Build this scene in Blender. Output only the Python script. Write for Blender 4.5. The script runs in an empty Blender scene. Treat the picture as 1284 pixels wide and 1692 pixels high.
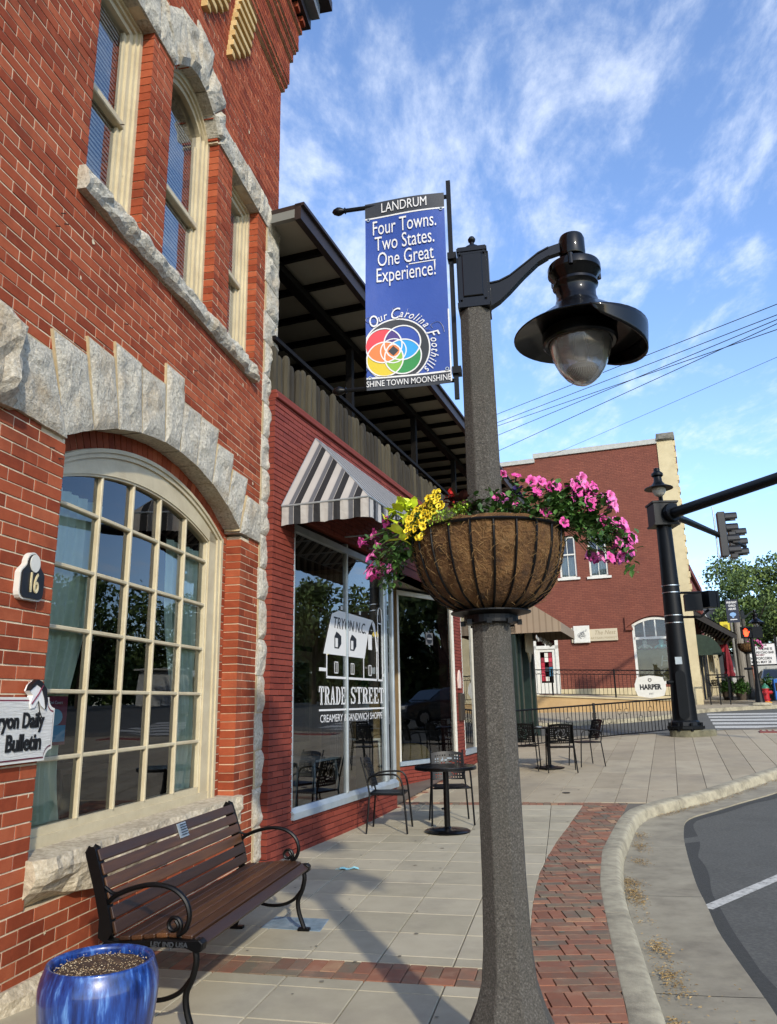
import bpy, math, random
import numpy as np
from math import sin, cos, pi, radians, sqrt, atan2, hypot, floor
from mathutils import Vector, Matrix
from mathutils import noise as mnoise
random.seed(7); np.random.seed(7)
sc = bpy.context.scene
COL = sc.collection

# ------------------------------------------------------------------ camera
cam_d = bpy.data.cameras.new('camera'); cam = bpy.data.objects.new('camera', cam_d); COL.objects.link(cam)
TH, PH = radians(14.17), radians(1.076)
Fw = Vector((0, cos(TH), sin(TH))); r0 = Vector((1, 0, 0)); u0 = Vector((0, -sin(TH), cos(TH)))
Rv = r0*cos(PH) - u0*sin(PH); Uv = r0*sin(PH) + u0*cos(PH)
M = Matrix((Rv, Uv, -Fw)).transposed().to_4x4(); M.translation = (0, 0, 1.5)
cam.matrix_world = M
cam_d.sensor_fit = 'VERTICAL'; cam_d.sensor_height = 36.0; cam_d.lens = 36.0*1249/1692
cam_d.clip_start = 0.05; cam_d.clip_end = 3000
sc.camera = cam

# ------------------------------------------------------------------ sky and sun
SUN_AZ, SUN_EL = radians(162), radians(28.5)
w = bpy.data.worlds.new('World'); sc.world = w; w.use_nodes = True
nt = w.node_tree; nt.nodes.clear()
def wn(t, **k):
    n = nt.nodes.new(t)
    for a, b in k.items(): setattr(n, a, b)
    return n
out = wn('ShaderNodeOutputWorld'); bg = wn('ShaderNodeBackground'); bg.inputs['Strength'].default_value = 0.15
sky = wn('ShaderNodeTexSky', sky_type='NISHITA'); sky.sun_disc = False
sky.sun_elevation = SUN_EL; sky.sun_rotation = SUN_AZ; sky.air_density = 1.0; sky.dust_density = 0.6; sky.ozone_density = 2.4
tc = wn('ShaderNodeTexCoord'); sep = wn('ShaderNodeSeparateXYZ')
nt.links.new(tc.outputs['Generated'], sep.inputs[0])
def wmath(op, a, b=None, clamp=False):
    n = wn('ShaderNodeMath', operation=op, use_clamp=clamp)
    for i, v in enumerate((a, b)):
        if v is None: continue
        if isinstance(v, (int, float)): n.inputs[i].default_value = v
        else: nt.links.new(v, n.inputs[i])
    return n.outputs[0]
den = wmath('MAXIMUM', wmath('ADD', sep.outputs[2], 0.12), 0.04)
cx = wmath('DIVIDE', sep.outputs[0], den); cy = wmath('DIVIDE', sep.outputs[1], den)
cmb = wn('ShaderNodeCombineXYZ'); nt.links.new(cx, cmb.inputs[0]); nt.links.new(cy, cmb.inputs[1])
mp = wn('ShaderNodeMapping'); mp.inputs['Rotation'].default_value = (0, 0, radians(-24)); mp.inputs['Scale'].default_value = (2.3, 1.25, 1)
nt.links.new(cmb.outputs[0], mp.inputs[0])
n1_ = wn('ShaderNodeTexNoise'); n1_.inputs['Scale'].default_value = 2.1; n1_.inputs['Detail'].default_value = 9; n1_.inputs['Roughness'].default_value = 0.62; n1_.inputs['Distortion'].default_value = 0.6
nt.links.new(mp.outputs[0], n1_.inputs['Vector'])
n2_ = wn('ShaderNodeTexNoise'); n2_.inputs['Scale'].default_value = 0.9; n2_.inputs['Detail'].default_value = 4; n2_.inputs['Distortion'].default_value = 0.2
mp2 = wn('ShaderNodeMapping'); mp2.inputs['Location'].default_value = (3.1, 1.4, 0); nt.links.new(cmb.outputs[0], mp2.inputs[0]); nt.links.new(mp2.outputs[0], n2_.inputs['Vector'])
n3_ = wn('ShaderNodeTexNoise'); n3_.inputs['Scale'].default_value = 8.0; n3_.inputs['Detail'].default_value = 7; n3_.inputs['Roughness'].default_value = 0.65
nt.links.new(mp.outputs[0], n3_.inputs['Vector'])
cl = wmath('ADD', wmath('MULTIPLY', n1_.outputs[0], 0.60), wmath('ADD', wmath('MULTIPLY', n2_.outputs[0], 0.42), wmath('MULTIPLY', n3_.outputs[0], 0.34)))
# clouds thicken towards the west, to the left of the view
cl = wmath('SUBTRACT', cl, wmath('MULTIPLY', wmath('MAXIMUM', wmath('MINIMUM', cx, 1.4), -0.6), 0.10))
ramp = wn('ShaderNodeMapRange'); ramp.inputs['From Min'].default_value = 0.585; ramp.inputs['From Max'].default_value = 0.90; ramp.interpolation_type = 'SMOOTHSTEP'
nt.links.new(cl, ramp.inputs[0])
mx = wn('ShaderNodeMix', data_type='RGBA'); mx.inputs['B'].default_value = (4.2, 4.5, 4.95, 1)
cf = wmath('MULTIPLY', ramp.outputs[0], 0.72)
nt.links.new(cf, mx.inputs['Factor'])
tint = wn('ShaderNodeVectorMath', operation='MULTIPLY'); tint.inputs[1].default_value = (0.96, 1.01, 1.13); nt.links.new(sky.outputs[0], tint.inputs[0]); nt.links.new(tint.outputs[0], mx.inputs['A'])
nt.links.new(mx.outputs['Result'], bg.inputs[0]); nt.links.new(bg.outputs[0], out.inputs[0])

sl = bpy.data.lights.new('sun', 'SUN'); sl.energy = 2.05; sl.angle = radians(1.4); sl.color = (1, 0.93, 0.80)
so = bpy.data.objects.new('sun', sl); COL.objects.link(so)
sv = Vector((sin(SUN_AZ)*cos(SUN_EL), cos(SUN_AZ)*cos(SUN_EL), sin(SUN_EL)))
so.rotation_euler = (-sv).to_track_quat('-Z', 'Y').to_euler(); so.location = (0, 0, 30)
sc.view_settings.view_transform = 'Standard'; sc.view_settings.look = 'None'; sc.view_settings.gamma = 1; sc.view_settings.exposure = 0.96
sc.view_settings.use_curve_mapping = False
sc.cycles.max_bounces = 8; sc.cycles.transparent_max_bounces = 16; sc.cycles.caustics_reflective = False; sc.cycles.caustics_refractive = False
sc.cycles.sample_clamp_indirect = 6

# ------------------------------------------------------------------ frames
A1, A2 = radians(10.66), radians(19.83)
D1 = Vector((sin(A1), cos(A1), 0)); N1 = Vector((cos(A1), -sin(A1), 0))
D2 = Vector((sin(A2), cos(A2), 0)); N2 = Vector((cos(A2), -sin(A2), 0))
P1 = Vector((-1.32528, 7.97, 0)); P2 = Vector((-1.05353, 8.42826, 0))
def gt(t):
    u = t-10
    if u < -1.5: r = 0
    elif u < 1.5: r = (u+1.5)**2/6
    else: r = u
    r = 0.052*r
    return r if t < 38 else 1.456+0.012*(t-38)
def gz(x, y): return gt(x*D2.x+y*D2.y)
def ST(u, t, z=None):          # street coordinates (across, along) to world
    p = N2*u + D2*t
    p.z = gt(t) if z is None else z
    return p

# ------------------------------------------------------------------ materials
def lin(h):
    h = h.lstrip('#'); v = [int(h[i:i+2], 16)/255 for i in (0, 2, 4)]
    return tuple(c/12.92 if c <= .04045 else ((c+.055)/1.055)**2.4 for c in v)
MATS = {}
def pm(name, cols, scale=8, rough=.7, metal=0, isl=0, bump=0, bscale=60, detail=6, spec=.5, stain=None, stain_scale=1.5, stain_amt=.5,
       stretch=None, coord='Object', bdist=.01, coat=0, emit=None, alpha=1, rvar=0, world=False):
    if name in MATS: return MATS[name]
    m = bpy.data.materials.new(name); m.use_nodes = True; t = m.node_tree; N = t.nodes; Lk = t.links
    b = N['Principled BSDF']; b.inputs['Roughness'].default_value = rough; b.inputs['Metallic'].default_value = metal
    b.inputs['Specular IOR Level'].default_value = spec; b.inputs['Coat Weight'].default_value = coat; b.inputs['Coat Roughness'].default_value = .08
    cols = [lin(c) if isinstance(c, str) else c for c in (cols if isinstance(cols, list) else [cols])]
    tcn = N.new('ShaderNodeTexCoord')
    if world:
        gn_ = N.new('ShaderNodeNewGeometry'); src = gn_.outputs['Position']
    else: src = tcn.outputs[coord]
    if stretch:
        mpn = N.new('ShaderNodeMapping'); mpn.inputs['Scale'].default_value = stretch; Lk.new(src, mpn.inputs[0]); src = mpn.outputs[0]
    nz = N.new('ShaderNodeTexNoise'); nz.inputs['Scale'].default_value = scale; nz.inputs['Detail'].default_value = detail; nz.inputs['Roughness'].default_value = .6
    Lk.new(src, nz.inputs['Vector'])
    fac = nz.outputs[0]
    def mth(op, a, bb, clamp=False):
        n = N.new('ShaderNodeMath'); n.operation = op; n.use_clamp = clamp
        for i, v in enumerate((a, bb)):
            if isinstance(v, (int, float)): n.inputs[i].default_value = v
            else: Lk.new(v, n.inputs[i])
        return n.outputs[0]
    if isl:
        g = N.new('ShaderNodeNewGeometry'); oi = N.new('ShaderNodeObjectInfo')
        rn = mth('FRACT', mth('ADD', g.outputs['Random Per Island'], oi.outputs['Random']), 0)
        fac = mth('ADD', mth('MULTIPLY', fac, 1-isl), mth('MULTIPLY', rn, isl))
        lo, hi = .5*(1-isl)*.55, 1-.5*(1-isl)*.55
    else: lo, hi = .3, .7
    if len(cols) > 1:
        rp = N.new('ShaderNodeValToRGB'); e = rp.color_ramp.elements
        while len(e) < len(cols): e.new(.5)
        for i, c in enumerate(cols):
            e[i].position = lo+(hi-lo)*i/(len(cols)-1); e[i].color = (*c, 1)
        Lk.new(fac, rp.inputs[0]); cout = rp.outputs[0]
    else:
        rg = N.new('ShaderNodeRGB'); rg.outputs[0].default_value = (*cols[0], 1); cout = rg.outputs[0]
    if stain:
        sn = N.new('ShaderNodeTexNoise'); sn.inputs['Scale'].default_value = stain_scale; sn.inputs['Detail'].default_value = 8; sn.inputs['Roughness'].default_value = .65
        Lk.new(src, sn.inputs['Vector'])
        mr = N.new('ShaderNodeMapRange'); mr.inputs['From Min'].default_value = .5; mr.inputs['From Max'].default_value = .72; mr.inputs['To Max'].default_value = stain_amt
        Lk.new(sn.outputs[0], mr.inputs[0])
        mxn = N.new('ShaderNodeMix'); mxn.data_type = 'RGBA'; mxn.inputs['B'].default_value = (*lin(stain), 1)
        Lk.new(mr.outputs[0], mxn.inputs['Factor']); Lk.new(cout, mxn.inputs['A']); cout = mxn.outputs['Result']
    Lk.new(cout, b.inputs['Base Color'])
    if rvar:
        mr2 = N.new('ShaderNodeMapRange'); mr2.inputs['To Min'].default_value = rough-rvar; mr2.inputs['To Max'].default_value = rough+rvar
        Lk.new(nz.outputs[0], mr2.inputs[0]); Lk.new(mr2.outputs[0], b.inputs['Roughness'])
    if bump:
        bn = N.new('ShaderNodeTexNoise'); bn.inputs['Scale'].default_value = bscale; bn.inputs['Detail'].default_value = 5; bn.inputs['Roughness'].default_value = .65
        Lk.new(src, bn.inputs['Vector'])
        bp = N.new('ShaderNodeBump'); bp.inputs['Strength'].default_value = bump; bp.inputs['Distance'].default_value = bdist
        Lk.new(bn.outputs[0], bp.inputs['Height']); Lk.new(bp.outputs[0], b.inputs['Normal'])
    if emit:
        b.inputs['Emission Color'].default_value = (*lin(emit[0]), 1); b.inputs['Emission Strength'].default_value = emit[1]
    MATS[name] = m; return m
def glass(name, tint, refl=1.0, ior=1.5, rough=0.0):
    if name in MATS: return MATS[name]
    m = bpy.data.materials.new(name); m.use_nodes = True; t = m.node_tree; N = t.nodes; Lk = t.links; N.clear()
    o = N.new('ShaderNodeOutputMaterial'); mxs = N.new('ShaderNodeMixShader'); tr = N.new('ShaderNodeBsdfTransparent'); gl = N.new('ShaderNodeBsdfGlossy')
    fr = N.new('ShaderNodeFresnel'); fr.inputs['IOR'].default_value = ior; tr.inputs[0].default_value = (*tint, 1)
    gl.inputs['Roughness'].default_value = rough; gl.inputs['Color'].default_value = (.95, .97, 1, 1)
    mu = N.new('ShaderNodeMath'); mu.operation = 'MULTIPLY_ADD'; mu.inputs[1].default_value = 1.6*refl; mu.inputs[2].default_value = .03; mu.use_clamp = True
    nz = N.new('ShaderNodeTexNoise'); nz.inputs['Scale'].default_value = 1.3; nz.inputs['Detail'].default_value = 1
    tcn = N.new('ShaderNodeTexCoord'); Lk.new(tcn.outputs['Object'], nz.inputs['Vector'])
    bp = N.new('ShaderNodeBump'); bp.inputs['Strength'].default_value = .05; bp.inputs['Distance'].default_value = .04; Lk.new(nz.outputs[0], bp.inputs['Height'])
    Lk.new(bp.outputs[0], gl.inputs['Normal'])
    Lk.new(fr.outputs[0], mu.inputs[0]); Lk.new(mu.outputs[0], mxs.inputs[0]); Lk.new(tr.outputs[0], mxs.inputs[1]); Lk.new(gl.outputs[0], mxs.inputs[2]); Lk.new(mxs.outputs[0], o.inputs[0])
    MATS[name] = m; return m
def stripes(name, axis, period, bands, rough=.8, phase=0.0):      # bands: list of (upper fraction, colour)
    if name in MATS: return MATS[name]
    m = bpy.data.materials.new(name); m.use_nodes = True; t = m.node_tree; N = t.nodes; Lk = t.links
    b = N['Principled BSDF']; b.inputs['Roughness'].default_value = rough
    tcn = N.new('ShaderNodeTexCoord'); sp = N.new('ShaderNodeSeparateXYZ'); Lk.new(tcn.outputs['Object'], sp.inputs[0])
    a = N.new('ShaderNodeMath'); a.operation = 'MULTIPLY_ADD'; a.inputs[1].default_value = 1/period; a.inputs[2].default_value = 50+phase; Lk.new(sp.outputs[axis], a.inputs[0])
    f = N.new('ShaderNodeMath'); f.operation = 'FRACT'; Lk.new(a.outputs[0], f.inputs[0])
    rp = N.new('ShaderNodeValToRGB'); rp.color_ramp.interpolation = 'CONSTANT'; e = rp.color_ramp.elements
    while len(e) < len(bands): e.new(.5)
    for i, (p, c) in enumerate(bands): e[i].position = p; e[i].color = (*lin(c), 1)
    Lk.new(f.outputs[0], rp.inputs[0])
    nz = N.new('ShaderNodeTexNoise'); nz.inputs['Scale'].default_value = 3; nz.inputs['Detail'].default_value = 8
    mr = N.new('ShaderNodeMapRange'); mr.inputs['To Min'].default_value = .8; mr.inputs['To Max'].default_value = 1.1; Lk.new(nz.outputs[0], mr.inputs[0])
    mu = N.new('ShaderNodeVectorMath'); mu.operation = 'SCALE'; Lk.new(rp.outputs[0], mu.inputs[0]); Lk.new(mr.outputs[0], mu.inputs['Scale'])
    Lk.new(mu.outputs[0], b.inputs['Base Color'])
    MATS[name] = m; return m
m_brick = pm('old_red_brick', ['#73301b', '#8a4026', '#984b2e', '#a85c3c'], scale=14, rough=.86, spec=.2, isl=.55, bump=.5, bscale=70, bdist=.004, stain='#4a2015', stain_scale=1.3, stain_amt=.55, world=True)
m_mortar = pm('cream_mortar', ['#c4b08e', '#e0d0b0'], scale=9, rough=.95, bump=.6, bscale=90, stain='#8a6a52', stain_scale=1.6, stain_amt=.7, world=True)
m_stone = pm('rough_granite', ['#7f7a6e', '#aba493', '#bbb4a2', '#d2cab8'], scale=42, rough=.9, bump=1.0, bscale=60, bdist=.014, stain='#9c8056', stain_scale=2.6, stain_amt=.6, world=True)
m_stone2 = pm('weathered_sill_stone', ['#9a8d76', '#b9ab90', '#cfc3a9'], scale=30, rough=.92, bump=.9, bscale=40, bdist=.012, stain='#6a5a44', stain_scale=3, stain_amt=.5, world=True)
m_cream = pm('cream_window_paint', ['#b3a585', '#c6b998'], scale=5, rough=.5, bump=.12, bscale=40, stain='#a39372', stain_scale=4, stain_amt=.4)
m_sbrick = pm('painted_dark_red_brick', ['#672a1f', '#753326', '#803b2d'], scale=10, spec=.3, rough=.7, isl=.5, bump=.25, bscale=60, bdist=.004)
m_sjoint = pm('raked_joint_red', ['#2c1210', '#3c1714'], rough=.9)
m_glass = glass('window_glass', (.9, .94, .92), .75)
m_glass_up = glass('upper_window_glass', (.95, .97, .97), 1.3)
m_glass2 = glass('shop_glass', (.66, .71, .69), .95)
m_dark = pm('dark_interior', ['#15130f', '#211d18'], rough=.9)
m_black = pm('black_metal', ['#040404', '#070707'], rough=.42, spec=.22, bump=.05, bscale=90)
m_gloss = pm('gloss_black_enamel', ['#020202', '#040404'], rough=.4, spec=.12, coat=.45, bump=.06, bscale=25)
m_alu = pm('silver_aluminium', ['#9ba3a5', '#b9c0c0'], rough=.38, metal=.55, scale=3)
m_white = pm('white_paint', ['#c3c0b4', '#d0cdc2'], rough=.55)
m_beam = pm('dark_bronze_beam', ['#0e0c0a', '#161310'], rough=.7, spec=.12)
m_whitelet = pm('white_lettering', ['#cdccc8'], rough=.5)
m_blacklet = pm('black_lettering', ['#0e0e10'], rough=.5)

# ------------------------------------------------------------------ mesh helpers
class MB:
    def __init__(s): s.v = []; s.f = []
    def add(s, V, Fc):
        o = len(s.v); s.v += [tuple(p) for p in V]; s.f += [tuple(i+o for i in f) for f in Fc]; return s
    def box(s, x0, x1, y0, y1, z0, z1):
        return s.add([(x0,y0,z0),(x1,y0,z0),(x1,y1,z0),(x0,y1,z0),(x0,y0,z1),(x1,y0,z1),(x1,y1,z1),(x0,y1,z1)],
                     [(0,3,2,1),(4,5,6,7),(0,1,5,4),(1,2,6,5),(2,3,7,6),(3,0,4,7)])
    def bbox(s, x0, x1, y0, y1, z0, z1, b=.003):     # box with its front (low y) edges chamfered
        return s.add([(x0+b,y0,z0+b),(x1-b,y0,z0+b),(x1-b,y0,z1-b),(x0+b,y0,z1-b),(x0,y0+b,z0),(x1,y0+b,z0),(x1,y0+b,z1),(x0,y0+b,z1),
                      (x0,y1,z0),(x1,y1,z0),(x1,y1,z1),(x0,y1,z1)],
                     [(0,1,2,3),(4,5,1,0),(5,6,2,1),(6,7,3,2),(7,4,0,3),(8,9,5,4),(9,10,6,5),(10,11,7,6),(11,8,4,7),(11,10,9,8)])
    def prism(s, pts, a, b):      # polygon [(x,z)] extruded y=a..b
        n = len(pts); V = [(x, a, z) for x, z in pts]+[(x, b, z) for x, z in pts]
        Fc = [tuple(range(n)), tuple(range(2*n-1, n-1, -1))]+[(i, i+n, (i+1) % n+n, (i+1) % n) for i in range(n)]
        return s.add(V, Fc)
    def tube(s, path, r, n=8, cap=True, flat=1.0):
        path = [Vector(p) for p in path]; R = r if hasattr(r, '__len__') else [r]*len(path)
        V = []; up = None
        for i, p in enumerate(path):
            d = (path[min(i+1, len(path)-1)]-path[max(i-1, 0)]).normalized()
            if up is None:
                up = Vector((0, 0, 1)) if abs(d.z) < .9 else Vector((1, 0, 0))
            a = d.cross(up).normalized(); up = a.cross(d).normalized()
            for k in range(n):
                t = 2*pi*k/n; V.append(p+a*cos(t)*R[i]+up*sin(t)*R[i]*flat)
        m = len(path); Fc = [(i*n+k, i*n+(k+1) % n, (i+1)*n+(k+1) % n, (i+1)*n+k) for i in range(m-1) for k in range(n)]
        if cap: Fc += [tuple(range(n-1, -1, -1)), tuple(range((m-1)*n, m*n))]
        return s.add(V, Fc)
    def lathe(s, prof, n=24, c=(0, 0), cap=True, a0=0.0):
        V = [(c[0]+r*cos(2*pi*k/n+a0), c[1]+r*sin(2*pi*k/n+a0), z) for r, z in prof for k in range(n)]
        Fc = [(i*n+k, i*n+(k+1) % n, (i+1)*n+(k+1) % n, (i+1)*n+k) for i in range(len(prof)-1) for k in range(n)]
        if cap: Fc += [tuple(range(n-1, -1, -1)), tuple(range((len(prof)-1)*n, len(prof)*n))]
        return s.add(V, Fc)
    def band(s, xs, fb, ft, y0, y1):   # strip between two curves, extruded y0..y1
        pts = [(x, fb(x)) for x in xs]+[(x, ft(x)) for x in reversed(xs)]
        n = len(xs)
        V = [(x, y0, fb(x)) for x in xs]+[(x, y0, ft(x)) for x in xs]+[(x, y1, fb(x)) for x in xs]+[(x, y1, ft(x)) for x in xs]
        Fc = []
        for i in range(n-1):
            Fc += [(i, i+1, n+i+1, n+i), (2*n+i, 3*n+i, 3*n+i+1, 2*n+i+1), (i, 2*n+i, 2*n+i+1, i+1), (n+i, n+i+1, 3*n+i+1, 3*n+i)]
        Fc += [(0, n, 3*n, 2*n), (n-1, 3*n-1, 4*n-1, 2*n-1)]
        return s.add(V, Fc)
    def mesh(s, name, smooth=False):
        me = bpy.data.meshes.new(name); me.from_pydata(s.v, [], s.f); me.update()
        if smooth:
            me.polygons.foreach_set('use_smooth', [True]*len(me.polygons))
            me.set_sharp_from_angle(angle=radians(38))
        return me
    def build(s, name, mat, parent=None, smooth=False, **k): return link(name, s.mesh(name, smooth), mat, parent, **k)
def props(o, label=None, cat=None, group=None, kind=None):
    for a, b in (('label', label), ('category', cat), ('group', group), ('kind', kind)):
        if b: o[a] = b
    return o
def link(name, me, mat=None, parent=None, loc=None, rot=None, **k):
    if mat is not None and not me.materials: me.materials.append(mat)
    o = bpy.data.objects.new(name, me); COL.objects.link(o)
    if parent is not None: o.parent = parent
    if loc is not None: o.location = loc
    if rot is not None: o.rotation_euler = rot
    return props(o, **k)
def empty(name, loc=(0, 0, 0), rz=0, label=None, cat=None, group=None, kind=None, parent=None):
    o = bpy.data.objects.new(name, None); o.empty_display_size = .2; COL.objects.link(o); o.location = loc; o.rotation_euler = (0, 0, rz)
    if parent is not None: o.parent = parent
    return props(o, label, cat, group, kind)
def copy_tree(o, parent=None):
    c = o.copy(); COL.objects.link(c); c.parent = parent
    for ch in list(o.children): copy_tree(ch, c)
    return c
def text(name, body, size, mat, parent, loc, sx=1.0, bold=0.0, shear=0.0, rot=(pi/2, 0, 0), ext=.0015, space=1.0, **k):
    cu = bpy.data.curves.new(name, 'FONT'); cu.body = body; cu.size = size; cu.align_x = 'CENTER'; cu.align_y = 'CENTER'
    cu.offset = bold; cu.shear = shear; cu.extrude = ext; cu.resolution_u = 3; cu.space_character = space
    t = bpy.data.objects.new('t', cu); COL.objects.link(t)
    dg = bpy.context.evaluated_depsgraph_get(); me = bpy.data.meshes.new_from_object(t.evaluated_get(dg))
    bpy.data.objects.remove(t)
    for v in me.vertices: v.co.x *= sx
    me.materials.clear()
    return link(name, me, mat, parent, loc, rot, **k)
def poly_clip(poly, px, py, nx, ny):          # keep the side (p-P).n >= 0
    o = []
    for i in range(len(poly)):
        a, b = poly[i], poly[(i+1) % len(poly)]
        da = (a[0]-px)*nx+(a[1]-py)*ny; db = (b[0]-px)*nx+(b[1]-py)*ny
        if da >= 0: o.append(a)
        if da*db < 0:
            t = da/(da-db); o.append((a[0]+(b[0]-a[0])*t, a[1]+(b[1]-a[1])*t))
    return o
def parea(p): return .5*sum(p[i][0]*p[(i+1) % len(p)][1]-p[(i+1) % len(p)][0]*p[i][1] for i in range(len(p)))
def slab(mb, poly, zf, top=0.0, th=.06, b=.004, c=None):
    if parea(poly) < 0: poly = poly[::-1]
    cx = sum(p[0] for p in poly)/len(poly); cy = sum(p[1] for p in poly)/len(poly); n = len(poly)
    V = []
    for x, y in poly:
        d = hypot(cx-x, cy-y) or 1; k = b*1.4/d; V.append((x+(cx-x)*k, y+(cy-y)*k, zf(x, y)+top))
    V += [(x, y, zf(x, y)+top-b) for x, y in poly]; V += [(x, y, zf(x, y)+top-th) for x, y in poly]
    if c: V = [(v[0]-c[0], v[1]-c[1], v[2]-c[2]) for v in V]
    Fc = [tuple(range(n))]
    for l in (0, 1): Fc += [((l+1)*n+i, (l+1)*n+(i+1) % n, l*n+(i+1) % n, l*n+i) for i in range(n)]
    mb.add(V, Fc)
def score(p):                     # how large a small piece at p shows in the photograph
    d = Vector(p)-Vector((0, 0, 1.5)); z = d.dot(Fw)
    if z < .2: return 0
    x = d.dot(Rv)/z*1249; y = d.dot(Uv)/z*1249
    return (1/z) if abs(x) < 660 and abs(y) < 860 else .001/z
# ------------------------------------------------------------------ brickwork in a wall frame
def emit_bricks(lst, root, mat, nmax=300, name='brick', rest='brickwork', host=None):
    """lst: (x0,x1,z0,z1,y0,y1) in the frame of root"""
    mw = Matrix.Translation(root.location) @ root.rotation_euler.to_matrix().to_4x4()
    sc_ = [(-(score(mw @ Vector(((b[0]+b[1])/2, b[4], (b[2]+b[3])/2)))*sqrt((b[1]-b[0])*(b[3]-b[2]))), i) for i, b in enumerate(lst)]
    sc_.sort(); top = set(i for _, i in sc_[:nmax]); cache = {}; mb = MB()
    par = host or root
    for i, (x0, x1, z0, z1, y0, y1) in enumerate(lst):
        if i in top:
            key = (round(x1-x0, 3), round(z1-z0, 3), round(y1-y0, 2))
            if key not in cache:
                k = MB(); k.bbox(0, x1-x0, 0, y1-y0, 0, z1-z0, .002); cache[key] = k.mesh(name); cache[key].materials.append(mat)
            link(name, cache[key], None, par, (x0, y0, z0))
        else: mb.bbox(x0, x1, y0, y1, z0, z1, .002)
    if mb.v: mb.build(rest, mat, par, kind='stuff')
def course_list(z0, z1, h, joint, L, free, depth=.1, jdepth=.17, jit=.0015, yf=0.0, ends=(None, None)):
    out = []; z = z0; r = 0
    while z < z1-1e-6:
        zt = min(z+h-joint, z1)
        iv = free((z+zt)/2)
        off = (L/2 if r % 2 else 0)+random.uniform(-.01, .01)
        for (a, b) in iv:
            k = floor((a-off)/L); x = off+k*L
            while x < b:
                xa, xb = max(x, a), min(x+L-joint, b)
                if xa == a and x+L-joint-a < .05: x += L; xa, xb = a, min(x+L-joint, b)
                if b-(x+L) < .05 and x+L < b+L*.5: xb = b; x += L
                if xb-xa > .018:
                    d = jdepth if (abs(xa-a) < 1e-6 or abs(xb-b) < 1e-6) else depth
                    y = yf+random.uniform(-jit, jit)
                    dz = random.uniform(-.0012, .0012)
                    out.append((xa, xb, z+dz, zt+dz, y, yf+d))
                x += L
        z += h; r += 1
    return out
def stone_block(mb, BL, BR, TR, TL, y0, yb, bulge=.05, rough=.02, n=9, seed=0, curve=None):
    """rock faced stone: bilinear front face pushed out, pitched edges; curve maps the bottom edge"""
    V = []; 
    for j in range(n+1):
        v = j/n
        for i in range(n+1):
            u = i/n
            x = (BL[0]*(1-u)+BR[0]*u)*(1-v)+(TL[0]*(1-u)+TR[0]*u)*v
            z = (BL[1]*(1-u)+BR[1]*u)*(1-v)+(TL[1]*(1-u)+TR[1]*u)*v
            e = min(u, 1-u, v, 1-v)*2; e = min(1, e*2.6)**.5
            f = mnoise.fractal(Vector((x*5+seed, z*5, seed*.7)), 1.0, 2.0, 4)
            f2 = mnoise.cell(Vector((x*9+seed, z*9, 3)))
            V.append((x+mnoise.noise(Vector((z*9, x*9, seed)))*.006, y0-e*(bulge+rough*f*1.3+rough*.4*f2), z+mnoise.noise(Vector((x*9, z*9, seed+5)))*.006))
    m = n+1
    Fc = [(j*m+i, j*m+i+1, (j+1)*m+i+1, (j+1)*m+i) for j in range(n) for i in range(n)]
    per = [i for i in range(n+1)]+[j*m+n for j in range(1, n+1)]+[n*m+i for i in range(n-1, -1, -1)]+[j*m for j in range(n-1, 0, -1)]
    o = len(V); V += [(V[k][0], yb, V[k][2]) for k in per]; q = len(per)
    Fc += [(per[k], o+k, o+(k+1) % q, per[(k+1) % q]) for k in range(q)]
    return mb.add(V, [f[::1] for f in Fc])
# ================================================================== GROUND
m_asph = pm('asphalt', ['#45453f', '#52514a', '#605f57'], scale=40, rough=.9, bump=.5, bscale=220, bdist=.004, stain='#38372f', stain_scale=.9, stain_amt=.5, world=True)
m_conc = pm('pale_concrete_slab', ['#938b74', '#a39a82', '#ada48c'], scale=5, rough=.88, isl=.35, bump=.25, bscale=160, bdist=.003, stain='#847c6c', stain_scale=2.2, stain_amt=.55, world=True)
m_conc2 = pm('tan_concrete_walk', ['#8e826a', '#a0937a', '#aba086'], scale=3, rough=.88, isl=.35, bump=.25, bscale=140, bdist=.003, stain='#7d7464', stain_scale=1.1, stain_amt=.6, world=True)
m_kerb = pm('kerb_concrete', ['#857d69', '#9d957d', '#aba288'], scale=9, rough=.9, bump=.7, bscale=90, bdist=.006, stain='#5f5848', stain_scale=3.1, stain_amt=.8, world=True)
m_gut = pm('gutter_concrete', ['#7c7461', '#8f8772', '#9a927c'], scale=4, rough=.92, bump=.45, bscale=150, bdist=.004, stain='#686154', stain_scale=1.3, stain_amt=.6, world=True)
m_bed = pm('joint_sand', ['#5c564b', '#6b6558'], scale=30, rough=1, world=True)
m_paver = pm('red_and_grey_pavers', ['#5c5444', '#7b4c35', '#665e4c', '#87563e', '#8f5f45', '#61594a', '#80503a', '#6e6450', '#8b5b42', '#a88a66'], scale=10, rough=.88, isl=.85, bump=.4, bscale=120, bdist=.003, stain='#a58b70', stain_scale=7, stain_amt=.35, world=True)
m_line = pm('road_paint', ['#5e5d56', '#a9a79d', '#bdbbb1', '#c6c4ba'], scale=26, rough=.8, bump=.2, bscale=200, world=True)
def sheet(name, xs, ys, dz, mat, kind='structure'):
    me = bpy.data.meshes.new(name)
    V = [(x, y, gz(x, y)+dz) for y in ys for x in xs]; n = len(xs)
    me.from_pydata(V, [], [(j*n+i, j*n+i+1, (j+1)*n+i+1, (j+1)*n+i) for j in range(len(ys)-1) for i in range(n-1)])
    return link(name, me, mat, kind=kind)
def arange(a, b, d): return [a+(b-a)*i/int(round((b-a)/d)) for i in range(int(round((b-a)/d))+1)]
m_grass = pm('distant_grass', ['#3d4a22', '#4f5c2c'], scale=.5, rough=1)
me = bpy.data.meshes.new('ground'); gx = [-1500, -200]+list(range(-60, 101, 8))+[200, 1500]; n_ = len(gx)
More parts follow.
